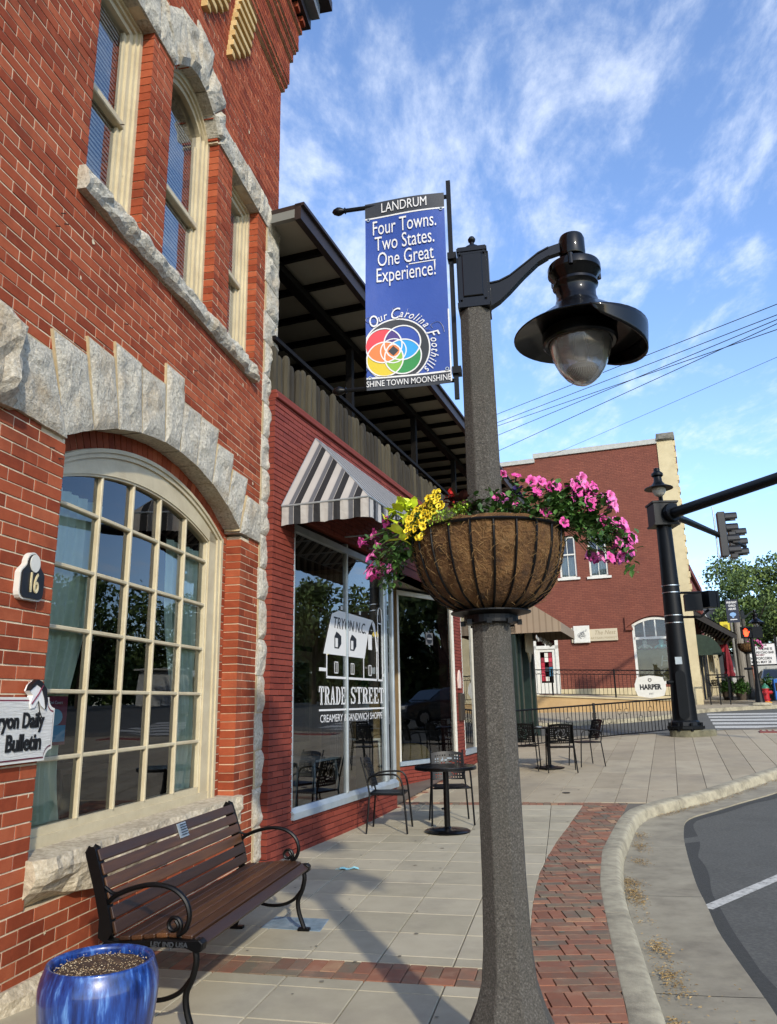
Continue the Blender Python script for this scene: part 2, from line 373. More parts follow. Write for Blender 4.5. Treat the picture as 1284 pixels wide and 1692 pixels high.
V = [(x, y, min(gz(x, y), 2.2)-.5) for y in gx for x in gx]
me.from_pydata(V, [], [(j*n_+i, j*n_+i+1, (j+1)*n_+i+1, (j+1)*n_+i) for j in range(n_-1) for i in range(n_-1)]); link('ground', me, m_grass, kind='structure')
sheet('road', arange(-24, 46, 1.0), arange(-25, 100, 1.0), -.135, m_asph)

def interp(pts, y):
    if y <= pts[0][0]: a, b = pts[0], pts[1]
    elif y >= pts[-1][0]: a, b = pts[-2], pts[-1]
    else:
        for i in range(len(pts)-1):
            if pts[i][0] <= y <= pts[i+1][0]: a, b = pts[i], pts[i+1]; break
    return a[1]+(b[1]-a[1])*(y-a[0])/(b[0]-a[0])
XL = [(0, .28), (2, .45), (3, .57), (4.12, .71), (4.9, .775), (5.5, .88), (6.16, 1.01), (6.83, 1.16), (7.42, 1.31), (8.06, 1.5), (8.92, 1.78), (10.2, 2.25), (11.5, 2.74)]
XR = [(0, .47), (2, .66), (3.2, .86), (4.1, 1.1), (4.66, 1.22), (5.4, 1.38), (6.32, 1.58), (6.93, 1.72), (7.44, 1.86), (8.34, 2.12), (9.02, 2.37), (9.71, 2.64), (10.42, 2.93), (11.18, 3.24)]
# kerb back line, from behind the camera round the corner and away
KB = [(.28, -2), (.47, 0), (.66, 2), (.86, 3.2), (1.1, 4.1), (1.22, 4.66), (1.38, 5.4), (1.58, 6.32), (1.72, 6.93), (1.86, 7.44), (2.12, 8.34), (2.37, 9.02), (2.64, 9.71), (2.84, 10.2), (3.0, 10.52), (3.2, 10.84), (3.5, 11.15), (4.0, 11.55), (4.64, 12.06), (5.6, 12.98), (6.8, 14.12), (8.3, 15.6), (10, 17.3), (12.5, 20.0), (14.0, 21.8)]
def catmull(P, n=5):
    o = []
    for i in range(len(P)-1):
        p0, p1, p2, p3 = P[max(i-1, 0)], P[i], P[i+1], P[min(i+2, len(P)-1)]
        for k in range(n):
            t = k/n
            o.append(tuple(.5*((2*b)+(c-a)*t+(2*a-5*b+4*c-d)*t*t+(3*b-a-3*c+d)*t**3) for a, b, c, d in zip(p0, p1, p2, p3)))
    return o+[P[-1]]
def offs(P, d):
    o = []
    for i, p in enumerate(P):
        a, b = P[max(i-1, 0)], P[min(i+1, len(P)-1)]
        tx, ty = b[0]-a[0], b[1]-a[1]; L = hypot(tx, ty) or 1
        o.append((p[0]+ty/L*d, p[1]-tx/L*d))
    return o
KBs = catmull(KB, 6)
kprof = [(0.0, -.05), (0.0, 0), (.008, .003), (.135, .0), (.160, -.008), (.176, -.03), (.186, -.09), (.198, -.125), (.21, -.2)]
kerb = empty('kerb', kind='structure')
arc = [0]
for i in range(1, len(KBs)): arc.append(arc[-1]+hypot(KBs[i][0]-KBs[i-1][0], KBs[i][1]-KBs[i-1][1]))
offl = [offs(KBs, d) for d, z in kprof]
cut = []; L0 = 0
idx = [0]
for i in range(1, len(KBs)):
    if arc[i]-arc[idx[-1]] > 1.95: idx.append(i)
if idx[-1] != len(KBs)-1: idx.append(len(KBs)-1)
for a, b in zip(idx[:-1], idx[1:]):
    mb = MB(); V = []; m = len(kprof)
    for i in range(a, b+1):
        sh = .004 if i == a else (-.004 if i == b else 0)
        tx, ty = KBs[min(i+1, len(KBs)-1)][0]-KBs[max(i-1, 0)][0], KBs[min(i+1, len(KBs)-1)][1]-KBs[max(i-1, 0)][1]; q = hypot(tx, ty)
        for k, (d, z) in enumerate(kprof):
            x, y = offl[k][i]; x += tx/q*sh; y += ty/q*sh
            V.append((x, y, gz(x, y)+z+mnoise.noise(Vector((x*2, y*2, 0)))*.0015))
    nn = b-a+1
    mb.add(V, [(i*m+k, (i+1)*m+k, (i+1)*m+k+1, i*m+k+1)[::-1] for i in range(nn-1) for k in range(m-1)]+[tuple(range(m)), tuple(range(nn*m-1, (nn-1)*m-1, -1))])
    mb.build('kerb_section', m_kerb, kerb, smooth=True)
# gutter pan
AE = [(.95, -2), (1.2, 0), (1.45, 2), (1.75, 3.5), (1.98, 4.51), (2.08, 4.98), (2.17, 5.42), (2.29, 5.96), (2.47, 6.59), (2.67, 7.32), (3.0, 8.37), (3.35, 9.43), (3.62, 10.15), (3.78, 10.5), (4.0, 10.78), (4.4, 11.1), (5.0, 11.6), (5.87, 12.3), (7.2, 13.6), (8.7, 15.1), (10.4, 16.8), (12.9, 19.5), (14.4, 21.4)]
KF = offs(KBs, .2)
def resample(P, n):
    a = [0]
    for i in range(1, len(P)): a.append(a[-1]+hypot(P[i][0]-P[i-1][0], P[i][1]-P[i-1][1]))
    o = []; j = 0
    for k in range(n):
        s = a[-1]*k/(n-1)
        while j < len(P)-2 and a[j+1] < s: j += 1
        t = (s-a[j])/((a[j+1]-a[j]) or 1); o.append((P[j][0]+(P[j+1][0]-P[j][0])*t, P[j][1]+(P[j+1][1]-P[j][1])*t))
    return o
AEs = catmull(AE, 6)
def nearest_on(P, q): return min(P, key=lambda p: (p[0]-q[0])**2+(p[1]-q[1])**2)
KFd = resample(KF, 400)
pairs = [(nearest_on(KFd, q), q) for q in resample(AEs, 150)]
gut = empty('gutter', kind='structure')
gi = list(range(0, 150, 12)); gi[-1] = 149
for a, b in zip(gi[:-1], gi[1:]):
    V = []
    for i in range(a, b+1):
        (x0, y0), (x1, y1) = pairs[i]; s = .004 if i == a else (-.004 if i == b else 0)
        for k in range(5):
            t = k/4; x = x0+(x1-x0)*t; y = y0+(y1-y0)*t+s
            V.append((x, y, gz(x, y)-.126+.012*t*t))
        V.append((x1, y1, gz(x1, y1)-.137))
    MB().add(V, [(i*6+k, (i+1)*6+k, (i+1)*6+k+1, i*6+k+1)[::-1] for i in range(b-a) for k in range(5)]).build('gutter_slab', m_gut, gut, smooth=True)
# worn dark seam of patching along the gutter edge
V = []; A_e = resample(AEs, 120); O_e = offs(A_e, .05); 
for i, (p, q) in enumerate(zip(A_e, offs(A_e, 1.0))):
    wd_ = .10+.16*abs(mnoise.noise(Vector((i*.13, 0, 2)))); a_ = (p[0]-.004*(q[0]-p[0]), p[1]-.004*(q[1]-p[1])); b_ = (p[0]+(q[0]-p[0])*wd_, p[1]+(q[1]-p[1])*wd_)
    V += [(*a_, gz(*a_)-.132), (*b_, gz(*b_)-.132)]
MB().add(V, [(2*i, 2*i+1, 2*i+3, 2*i+2) for i in range(119)]).build('asphalt_seam', pm('fresh_tar', ['#33332f', '#41413c'], scale=50, rough=.95, bump=.6, bscale=150, world=True), kind='structure')
# painted line of the parking bay
def strip(name, a, b, wd, z, mat, n=6, parent=None, **k):
    a = Vector((*a, 0)); b = Vector((*b, 0)); d = (b-a).normalized(); nn = Vector((d.y, -d.x, 0))*wd/2; V = []
    for i in range(n+1):
        p = a.lerp(b, i/n)
        for s in (-1, 1):
            q = p+nn*s; V.append((q.x, q.y, gz(q.x, q.y)+z))
    return MB().add(V, [(2*i, 2*i+1, 2*i+3, 2*i+2) for i in range(n)]).build(name, mat, parent, **k)
strip('parking_line', (2.47, 6.62), (6.6, 10.5), .105, -.131, m_line, kind='structure')
strip('parking_line', (2.95, 4.0), (6.9, 7.7), .105, -.131, m_line, kind='structure')
# sidewalk: joint bed then slabs
walk = empty('sidewalk', kind='structure')
bedV = [(-2.2, -2), (.25, -2)]+[(x, y) for x, y in KBs if y > -1.9]
bed = [ (x+.03, y) for x, y in KBs ]
edge = [tuple((P1+D1*s)[:2]) for s in (-14, -10, -6, -3, 0)]
def wall_line_x(y):   # x of the house line at a given y
    if y < P1.y: return P1.x+(y-P1.y)*D1.x/D1.y
    return P2.x+(y-P2.y)*D2.x/D2.y
V = []; Fc = []
for i, (x, y) in enumerate(KBs):
    yy = min(y, 21); V += [(wall_line_x(yy)-.3, yy, gz(wall_line_x(yy), yy)-.014), (x+.02, y, gz(x, y)-.014)]
nb = 12
V2 = []
for (x, y) in KBs:
    xa = wall_line_x(min(y, 20))-.3; ya = min(y, 20.0)
    for k in range(nb+1):
        t = k/nb; px = xa+(x+.02-xa)*t; py = ya+(y-ya)*t; V2.append((px, py, gz(px, py)-.014))
MB().add(V2, [(i*(nb+1)+k, i*(nb+1)+k+1, (i+1)*(nb+1)+k+1, (i+1)*(nb+1)+k) for i in range(len(KBs)-1) for k in range(nb)]).build('joint_bed', m_bed, walk)
def hp_walls(p):
    p = poly_clip(p, P1.x, P1.y, N1.x, N1.y)
    if p: p = poly_clip(p, P2.x, P2.y, N2.x, N2.y)
    return p
def hp_curve(p, pts, side):      # side -1: keep x < curve
    if len(p) < 3: return p
    y = sum(q[1] for q in p)/len(p); x = interp(pts, y); s = (interp(pts, y+.1)-interp(pts, y-.1))/.2
    nx, ny = 1, -s; q = hypot(nx, ny)
    return poly_clip(p, x, y, side*nx/q, side*ny/q)
AG = radians(12.5); GA = (sin(AG), cos(AG)); GB = (cos(AG), -sin(AG))
def ab(a, b): return (a*GA[0]+b*GB[0], a*GA[1]+b*GB[1])
def rect_ab(a0, a1, b0, b1): return [ab(a0, b0), ab(a0, b1), ab(a1, b1), ab(a1, b0)]
def add_slab(poly, mat, name='concrete_slab', parent=None, top=0.0):
    if len(poly) < 3 or abs(parea(poly)) < .002: return
    c = (sum(p[0] for p in poly)/len(poly), sum(p[1] for p in poly)/len(poly)); z = gz(*c)
    mb = MB(); slab(mb, poly, gz, top=top, c=(c[0], c[1], z)); mb.build(name, mat, parent or walk, loc=(c[0], c[1], z))
J = .0035
arow = [3.98-.48*k for k in range(12, 0, -1)]+[3.98, 4.43, 4.575]+[None]+[4.885, 5.03, 5.5]+[5.98+.47*k for k in range(0, 12)]+[11.49]
rows = []; prev = None
for a in arow:
    if a is not None and prev is not None and a > prev+.05: rows.append((prev, a))
    prev = a
for (a0, a1) in rows:
    for k in range(-7, 9):
        b0 = -.75+.455*k
        p = rect_ab(a0+J, a1-J, b0+J, b0+.455-J)
        p = hp_curve(hp_walls(p), XL, -1)
        if len(p) >= 3: add_slab(p, m_conc)
# brick bands and the curved paver strip
pav_list = []
def paver(poly):
    if len(poly) >= 3 and abs(parea(poly)) > .0008: pav_list.append(poly)
G_ = .003
def band_rows(a0, a1, b0, b1, clip):
    b = b0
    while b < b1:
        m = random.random()
        if m < .45:
            paver(clip(rect_ab(a0+G_, a1-G_, b+G_, b+.142-G_))) if random.random() < .0 else [paver(clip(rect_ab(a0+G_, (a0+a1)/2+.05-G_, b+G_, b+.1-G_))), paver(clip(rect_ab((a0+a1)/2+.05+G_, a1-G_, b+G_, b+.1-G_)))]
            b += .1
        else:
            h = (a1-a0)/3
            if random.random() < .5: seq = [(0, 1), (1, 3)]
            else: seq = [(0, 2), (2, 3)]
            for s0, s1 in seq:
                if s1-s0 == 1: paver(clip(rect_ab(a0+h*s0+G_, a0+h*s1-G_, b+G_, b+.2-G_)))
                else:
                    for q in (0, .1): paver(clip(rect_ab(a0+h*s0+G_, a0+h*s1-G_, b+q+G_, b+q+.1-G_)))
            b += .2
cw = lambda p: hp_curve(hp_walls(p), XL, -1)
band_rows(4.58, 4.88, -3.0, .2, cw)
band_rows(11.495, 11.7, -3.6, .4, lambda p: hp_walls(p))
# curved strip laid in rows square to the street, half of the bricks turned
y = .6; r = 0
while y < 11.3:
    xl, xr = interp(XL, y)-.15, interp(XR, y)+.12
    big = r % 3 == 1
    h = .2 if big else .1
    x = xl-(.07*(r % 4)); 
    clipc = lambda p: hp_curve(hp_curve(p, XL, 1), XR, -1)
    def top_ok(p):      # stop at the far brick band
        if len(p) < 3: return p
        q = ab(11.66, 0); return poly_clip(p, q[0], q[1], -GA[0], -GA[1])
    while x < xr:
        if big and random.random() < .65:
            paver(top_ok(clipc([(x+G_, y+G_), (x+.1-G_, y+G_), (x+.1-G_, y+.2-G_), (x+G_, y+.2-G_)]))); x += .1
        elif big:
            for q in (0, .1): paver(top_ok(clipc([(x+G_, y+q+G_), (x+.2-G_, y+q+G_), (x+.2-G_, y+q+.1-G_), (x+G_, y+q+.1-G_)])))
            x += .2
        else:
            paver(top_ok(clipc([(x+G_, y+G_), (x+.2-G_, y+G_), (x+.2-G_, y+.1-G_), (x+G_, y+.1-G_)]))); x += .2
    y += h; r += 1
pav_list = [p for p in pav_list if p]
pav_sc = sorted(range(len(pav_list)), key=lambda i: -score((sum(q[0] for q in pav_list[i])/len(pav_list[i]), sum(q[1] for q in pav_list[i])/len(pav_list[i]), 0))*sqrt(abs(parea(pav_list[i]))))
topset = set(pav_sc[:300]); rest = MB()
for i, p in enumerate(pav_list):
    c = (sum(q[0] for q in p)/len(p), sum(q[1] for q in p)/len(p)); z = gz(*c); t = random.uniform(-.0015, .0025)
    if i in topset:
        mb = MB(); slab(mb, p, gz, top=t, b=.002, c=(c[0], c[1], z)); mb.build('paver', m_paver, walk, loc=(c[0], c[1], z))
    else: slab(rest, p, gz, top=t, b=.003)
if rest.v: rest.build('pavers_further_off', m_paver, walk, kind='stuff')
# walk beyond the far band, long strips along the street
def st2(u, t): p = N2*u+D2*t; return (p.x, p.y)
WALK_END = [(-4.0, 21.2), (-2.85, 20.9), (-1.0, 21.35), (1.23, 22.5), (3.5, 22.8), (9, 23.2)]
def kerb_clip(p):
    if len(p) < 3: return p
    cx = sum(q[0] for q in p)/len(p); cy = sum(q[1] for q in p)/len(p)
    i = min(range(len(KBs)), key=lambda i: (KBs[i][0]-cx)**2+(KBs[i][1]-cy)**2)
    a, b = KBs[max(i-1, 0)], KBs[min(i+1, len(KBs)-1)]; tx, ty = b[0]-a[0], b[1]-a[1]; q = hypot(tx, ty)
    return poly_clip(p, KBs[i][0], KBs[i][1], -ty/q, tx/q)
for k in range(-1, 24):
    u0_ = -3.86+.42*k; u1_ = u0_+.42
    if u0_ > 5.8: break
    t = 9.5+(k % 3)*.0
    while t < 23:
        um = (u0_+u1_)/2; te = interp([(a, b) for a, b in WALK_END], um); t1 = min(t+1.68, te)
        if t1-t > .05:
            p = [st2(u0_+J, t+J), st2(u1_-J, t+J), st2(u1_-J, t1-J), st2(u0_+J, t1-J)]
            q = ab(11.71, 0); p = poly_clip(p, q[0], q[1], GA[0], GA[1])
            if len(p) >= 3: p = kerb_clip(hp_walls(p) if u0_ < -3.5 else p)
            if len(p) >= 3: add_slab(p, m_conc2)
        t += 1.68
MB().add([(*st2(*q), gt(q[1])-.0) for q in WALK_END]+[(*st2(*q), gt(q[1])-.2) for q in WALK_END], [(i, i+6, i+7, i+1) for i in range(5)]).build('back_kerb', m_kerb, walk)
V = []
for q in WALK_END: V += [(*st2(q[0], q[1]-.12), gt(q[1])+.001), (*st2(*q), gt(q[1])+.001)]
MB().add(V, [(2*i, 2*i+2, 2*i+3, 2*i+1)[::-1] for i in range(5)]).build('kerb_top', m_kerb, walk)
# far side of the cross street: kerb and walk in front of the corner building
FK = [(-9, 23.2), (-6, 24.2), (-2.85, 25.7), (-1.6, 26.5), (-.49, 27.6), (.2, 29.0), (.9, 30.6), (2.2, 31.6), (3.6, 32.4), (4.3, 33.6), (4.5, 36), (4.6, 60)]
FKs = catmull(FK, 4)
far = empty('far_sidewalk', kind='structure')
V = []
for (u, t) in FKs:
    V += [(*st2(u, t), gt(t)-.14), (*st2(u, t), gt(t)+.0), (*st2(u-.1, t+.1), gt(t)+.005)]
MB().add(V, [(3*i+k, 3*i+k+1, 3*i+3+k+1, 3*i+3+k)[::-1] for i in range(len(FKs)-1) for k in (0, 1)]).build('far_kerb', m_kerb, far)
V = []
for (u, t) in FKs:
    for k in range(7):
        uu = u-.1+(-12-u)*0; f = k/6
        a = (u-.1, t+.1); b = (-9, 37+min(t, 60)*.4) if t < 33 else (1.0, t)
        q = (a[0]+(b[0]-a[0])*f, a[1]+(b[1]-a[1])*f); V.append((*st2(*q), gt(q[1])+.003))
MB().add(V, [(7*i+k, 7*i+k+1, 7*i+8+k, 7*i+7+k) for i in range(len(FKs)-1) for k in range(6)]).build('far_paving', m_conc2, far)
# crosswalk bars
cwk = empty('crosswalk', kind='structure')
for k in range(6):
    t = 23.25+1.24*k; V = []
    for i in range(8):
        u = 1.05+3.3*i/7
        V += [(*st2(u, t), gt(t)-.131), (*st2(u+.02, t+.76), gt(t+.76)-.131)]
    MB().add(V, [(2*i, 2*i+2, 2*i+3, 2*i+1) for i in range(7)]).build('crosswalk_bar', m_line, cwk)
MB().add([(*st2(u, t), gt(t)-.131) for u, t in ((-1.6, 22.0), (.3, 22.9), (.25, 23.3), (-1.65, 22.4))], [(0, 1, 2, 3)]).build('stop_bar', m_line, None, kind='structure')
# tactile plate at the ramp
tp = MB()
for i in range(9):
    for j in range(5):
        u, t = 2.0+.14*i, 21.7+.14*j; z = gt(t)+.008; tp.box(u, u+.05, t, t+.05, z, z+.008)
tp.box(1.95, 3.3, 21.62, 22.4, gt(22)-.02, gt(22)+.008)
tp.v = [(*st2(x, y), z) for x, y, z in tp.v]
tp.build('tactile_plate', pm('red_tactile', ['#6e3530', '#7c403a'], rough=.8), walk)
# old chewing gum and drips on the slabs
gm = MB(); rs_ = random.Random(44)
for _ in range(170):
    x, y = rs_.uniform(-1.2, 4.5), rs_.uniform(3.6, 17); 
    if x < wall_line_x(y)+.1 or x > interp([(b, a) for a, b in KBs[:-8]], y)-.1: continue
    r = rs_.uniform(.006, .022); z = gz(x, y)+.0045; gm.add([(x+r*cos(k*pi/4)*rs_.uniform(.7, 1.2), y+r*sin(k*pi/4)*rs_.uniform(.7, 1.2), z) for k in range(8)], [tuple(range(8))])
gm.build('gum_spots', pm('gum_grey', ['#5c5648', '#7a7362'], isl=.8, rough=.9), walk, kind='stuff')
# covers and litter on the walk
m_plate = pm('blue_grey_plate', ['#5b6b74', '#71838c', '#8b959a'], scale=9, rough=.6, bump=.4, bscale=30, stain='#4a4f50', stain_scale=5)
cv = MB(); slab(cv, [(-.95, 5.8), (-.52, 5.68), (-.48, 5.98), (-.88, 6.08)], gz, top=.003, th=.02); 
props(cv.build('utility_cover', m_plate), 'blue grey metal cover plate set in the walk under the bench end', 'utility cover')
cv = MB(); cv.lathe([(.06, 0), (.06, .006), (.05, .008)], 20, (2.62, 12.2)); cv.v = [(x, y, z+gz(2.62, 12.2)) for x, y, z in cv.v]
props(cv.build('valve_cap', m_black), 'small dark round valve cap in the tan walk past the brick band', 'utility cap')
m_mask = pm('pale_blue_cloth', ['#7fb9bd', '#9fd0d2'], rough=.8)
mk = MB(); V = []
for j in range(5):
    for i in range(9): V.append((-.09+.18*i/8, -.032+.064*j/4, .006+.006*sin(i*1.3)+.005*(j % 2)+.004*random.random()))
mk.add(V, [(j*9+i, j*9+i+1, (j+1)*9+i+1, (j+1)*9+i) for j in range(4) for i in range(8)])
mk.tube([(-.09, -.03, .008), (-.13, -.01, .006), (-.12, .02, .006), (-.09, .03, .008)], .0012, 4)
props(mk.build('face_mask', m_mask, loc=(-.43, 7.66, 0), rot=(0, 0, .12)), 'crumpled pale blue face mask lying on the walk', 'face mask')
# dry litter in the gutter
m_leaf_dry = pm('dry_litter', ['#6d5636', '#94794a', '#b79a63'], scale=50, isl=.8, rough=.9)
lt = MB()
def litter(cx, cy, n, sx, sy, ang):
    for _ in range(n):
        a, b = random.gauss(0, sx), random.gauss(0, sy); x = cx+a*cos(ang)-b*sin(ang); y = cy+a*sin(ang)+b*cos(ang)
        k = nearest_on(KFd, (x, y)); 
        if x < k[0]+.01: x = k[0]+abs(random.gauss(0, .03))
        r = random.uniform(.006, .016); th = random.uniform(0, 6.28); z = gz(x, y)-.118+random.random()*.012
        c, s = cos(th)*r, sin(th)*r
        lt.add([(x-c, y-s, z), (x+s*.45, y-c*.45, z+.004), (x+c, y+s, z+.002), (x-s*.45, y+c*.45, z+.005)], [(0, 1, 2, 3)])
for (x, y, n, sx, sy) in [(1.62, 5.0, 160, .04, .16), (1.75, 5.6, 120, .04, .12), (1.86, 6.25, 20, .05, .1), (2.02, 7.0, 260, .045, .22), (2.12, 7.45, 120, .05, .1), (2.5, 8.35, 90, .06, .1), (2.75, 9.1, 130, .06, .16), (2.95, 9.7, 60, .05, .1), (1.4, 4.35, 60, .03, .05), (1.7, 4.6, 24, .14, .3)]:
    litter(x, y, int(n*1.3), sx, sy, -.2)
for k in range(14):
    i = 95+k*2; q = KF[min(i, len(KF)-1)]; litter(q[0]+.06, q[1]-.05, 55, .12, .04, .7)
lt.build('dry_leaf_litter', m_leaf_dry, kind='stuff')

# ================================================================== BRICK BUILDING (left)
B1 = empty('brick_building', (P1.x, P1.y, 0), pi/2-A1, 'old red brick building with rough granite arches and cream sash windows', 'building')
RI = 2.84; CZ = .69; CS = -2.17
def arch_half(z): 
    d = RI*RI-(z-CZ)**2
    return sqrt(d) if d > 0 else 0
def free1(z, grow=0.0):
    cuts = []
    if .45 < z < 3.12: cuts.append((-3.60, -.71))
    elif 3.12 <= z < 3.66: h = sqrt(max(0, (RI+.12)**2-(z-CZ)**2)); cuts.append((CS-h, CS+h)) if h > 0 else None
    if 5.0 < z < 6.93:
        cuts += [(-3.655, -2.92), (-2.57, -1.59), (-1.24, -.49)]
    elif 6.93 <= z < 7.24:
        h = .49*sqrt(max(0, 1-((z-6.76)/.5)**2)); cuts.append((-2.08-h, -2.08+h))
    iv = []; a = -7.2
    for c in sorted(cuts): iv.append((a, c[0]-grow)); a = c[1]+grow
    iv.append((a, .19 if z > 7.15 else -.205))
    return [(p, q) for p, q in iv if q > p]
CH = .0755
lst = course_list(-.3+CH*0, 9.21, CH, .0085, .226, free1)
wallp = empty('wall_front', parent=B1)
emit_bricks(lst, B1, m_brick, 300)
# backing mortar, following the same openings
mb = MB(); z = -.4; 
zs = [-.4, .45, 3.12]+[3.12+.041*k for k in range(1, 14)]+[ 5.0, 6.93]+[6.93+.05*k for k in range(1, 6)]+[7.24, 9.3]
zs = sorted(set(round(v, 4) for v in zs))
for a, b in zip(zs[:-1], zs[1:]):
    for (p, q) in free1((a+b)/2, .007):
        mb.box(p, min(q, .183) if b > 7.2 else .183 if q < 0 and q > -.3 else q, .0042, .34, a, b)
mb.box(-7.2, .183, .34, .36, 9.3, 11.0) ; mb.box(-7.2, .183, .0042, .34, 9.3, 11.0)
mb.build('wall', m_mortar, B1)
bpy.data.objects.remove(wallp)
# side wall and inner room shell
mb = MB(); mb.box(.0, .18, .35, 9, -.4, 11.0); mb.build('side_wall', m_brick, B1)
mb = MB()
for (x0, x1, y0, y1, z0, z1) in [(-6, -.2, 4.0, 4.1, 0, 8), (-6, -5.9, .4, 4, 0, 8), (-.3, -.2, .4, 4, 0, 8), (-6, -.2, .36, 4, .02, .06), (-6, -.2, .36, 4, 4.0, 4.1), (-6, -.2, .36, 4, 8, 8.1)]: mb.box(x0, x1, y0, y1, z0, z1)
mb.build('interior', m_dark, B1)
# inner reveal bricks round the big window: strips each side and a soldier arch under the stones
lst = []
z = .70
while z < 3.2:
    lst.append((-.84, -.705, z, z+.066, .15, .24)); lst.append((-3.605, -3.47, z, z+.066, .15, .24)); z += CH
for b in lst: pass
mb = MB()
for b in lst: mb.bbox(*[b[0], b[1], b[4], b[5], b[2], b[3]])
mb.build('inner_brickwork', m_brick, B1, kind='stuff')
mb = MB(); mb.box(-.83, -.70, .157, .34, .5, 3.25); mb.box(-3.61, -3.48, .157, .34, .5, 3.25)
xs = [CS-1.44+2.88*i/40 for i in range(41)]
mb.band(xs, lambda x: CZ+sqrt((RI-.125)**2-min((x-CS)**2, (RI-.125)**2-.01)), lambda x: CZ+sqrt((RI+.2)**2-(x-CS)**2), .157, .34)
mb.build('inner_mortar', m_mortar, B1)
na = 36; a_max = math.asin(1.42/RI)
for i in range(na):
    a0 = -a_max+2*a_max*i/na; a1 = -a_max+2*a_max*(i+1)/na-.0035
    pts = [(CS+r*sin(a), CZ+r*cos(a)) for a, r in ((a0, RI-.12), (a1, RI-.12), (a1, RI+.1), (a0, RI+.1))]
    MB().prism([pts[0], pts[1], pts[2], pts[3]], .15+random.uniform(-.002, .002), .25).build('arch_brick', m_brick, B1)
# voussoirs of the lower arch
tops = [(-4.12, 3.60, -3.85, 3.60), (-3.848, 3.74, -3.495, 3.735), (-3.49, 3.87, -3.175, 3.868), (-3.168, 3.99, -2.81, 3.99), (-2.80, 3.97, -2.428, 3.99), (-2.42, 4.17, -2.112, 4.175), (-2.10, 3.968, -1.762, 3.98), (-1.755, 3.97, -1.38, 3.985), (-1.37, 3.845, -1.012, 3.86), (-1.003, 3.71, -.628, 3.724), (-.62, 3.55, -.235, 3.54)]
bx = [-4.12, -3.66, -3.345, -3.05, -2.74, -2.385, -2.125, -1.805, -1.475, -1.13, -.80]
def zb(x):
    d = RI*RI-(x-CS)**2
    return CZ+sqrt(d) if abs(x-CS) < 1.46 else 3.13
for i, (xl, zl, xr, zr) in enumerate(tops):
    b0, b1 = bx[i], (bx[i+1] if i < 10 else -.235)
    mb = MB()
    if i == 0: BL, BR = (-4.12, 3.13), (-3.62, 3.12)
    elif i == 10: BL, BR = (-.78, 3.14), (-.235, 3.15)
    else: BL, BR = (b0+.006, zb(b0)), (b1-.006, zb(b1))
    stone_block(mb, BL, BR, (xr-.004, zr), (xl+.004, zl), -.022, .16, bulge=.016 if i != 5 else .03, rough=.014, n=12, seed=i*3.1)
    mb.build('arch_stone', m_stone, B1)
for i, (x0, x1, z0, z1) in enumerate([(-4.62, -4.13, 3.06, 3.62), (-5.1, -4.63, 3.2, 3.75), (-5.5, -5.1, 3.35, 3.9)]):
    mb = MB(); stone_block(mb, (x0, z0), (x1, z0+.05*(i == 0)), (x1, z1), (x0, z1+.08), -.05, .16, bulge=.07, rough=.04, n=12, seed=40+i); mb.build('impost_stone', m_stone, B1)
mb = MB()
for i, (xl, zl, xr, zr) in enumerate(tops):
    b0, b1 = bx[i], (bx[i+1] if i < 10 else -.235)
    zz0, zz1 = (3.125, 3.12) if i == 0 else (zb(b0), zb(b1)) if i < 10 else (3.14, 3.145)
    mb.prism([(b0-.004, zz0+.012), (b1+.004, zz1+.012), (xr+.01, zr+.008), (xl-.008, zl+.008)], -.019, .14)
mb.box(-.225, .19, -.008, .28, -.3, 7.25)
mb.build('stone_mortar', pm('sandy_mortar', ['#a8946e', '#bba884'], scale=20, rough=.95, bump=.4, bscale=80), B1)
# quoins at the corner
qz = [-.3, .03, .36, .72, 1.07, 1.43, 1.79, 2.16, 2.56, 2.894, 3.257, 3.627, 3.99, 4.36, 4.747, 5.09, 5.476, 5.85, 6.22, 6.6, 6.93, 7.25]
for i in range(len(qz)-1):
    mb = MB(); l = -.235 if i % 2 == 0 else -.19
    stone_block(mb, (l, qz[i]+.005), (.205, qz[i]+.005), (.205, qz[i+1]-.005), (l+random.uniform(-.01, .01), qz[i+1]-.005), -.014, .3, bulge=.022, rough=.022, n=9, seed=60+i*2.3)
    mb.build('quoin_stone', m_stone, B1)
# sills
mb = MB(); V = []; nx, nz_ = 46, 9
for j in range(nz_+1):
    for i in range(nx+1):
        u, v = i/nx, j/nz_; x = -3.62+3.02*u; zlo = .53-.07*min(1, u*9)+.05*mnoise.noise(Vector((x*1.6, 0, 4))); z = zlo+(.705-zlo)*v
        e = min(1, min(v*1.3+.05, (1-v)+.6, u*25, (1-u)*25))
        V.append((x, -.045-.05*e-.03*mnoise.fractal(Vector((x*5, z*6, 1)), 1, 2, 4)-.015*mnoise.cell(Vector((x*4, z*7, 2))), z))
m = nx+1; Fc = [(j*m+i, j*m+i+1, (j+1)*m+i+1, (j+1)*m+i) for j in range(nz_) for i in range(nx)]; o = len(V)
V += [(-3.62+3.02*i/nx, .2, .715) for i in range(m)]; Fc += [(nz_*m+i, nz_*m+i+1, o+i+1, o+i) for i in range(nx)]
o2 = len(V); V += [(-3.62+3.02*i/nx, .1, .42) for i in range(m)]; Fc += [(i, o2+i, o2+i+1, i+1) for i in range(nx)]
for i0, oo in ((0, 0), (nx, 1)): 
    per = [j*m+i0 for j in range(nz_+1)]+[o+i0, o2+i0]; Fc.append(tuple(per if oo else per[::-1]))
mb.add(V, Fc).build('sill_stone', m_stone2, B1)
mb = MB(); V = []; nx, nz_ = 60, 5
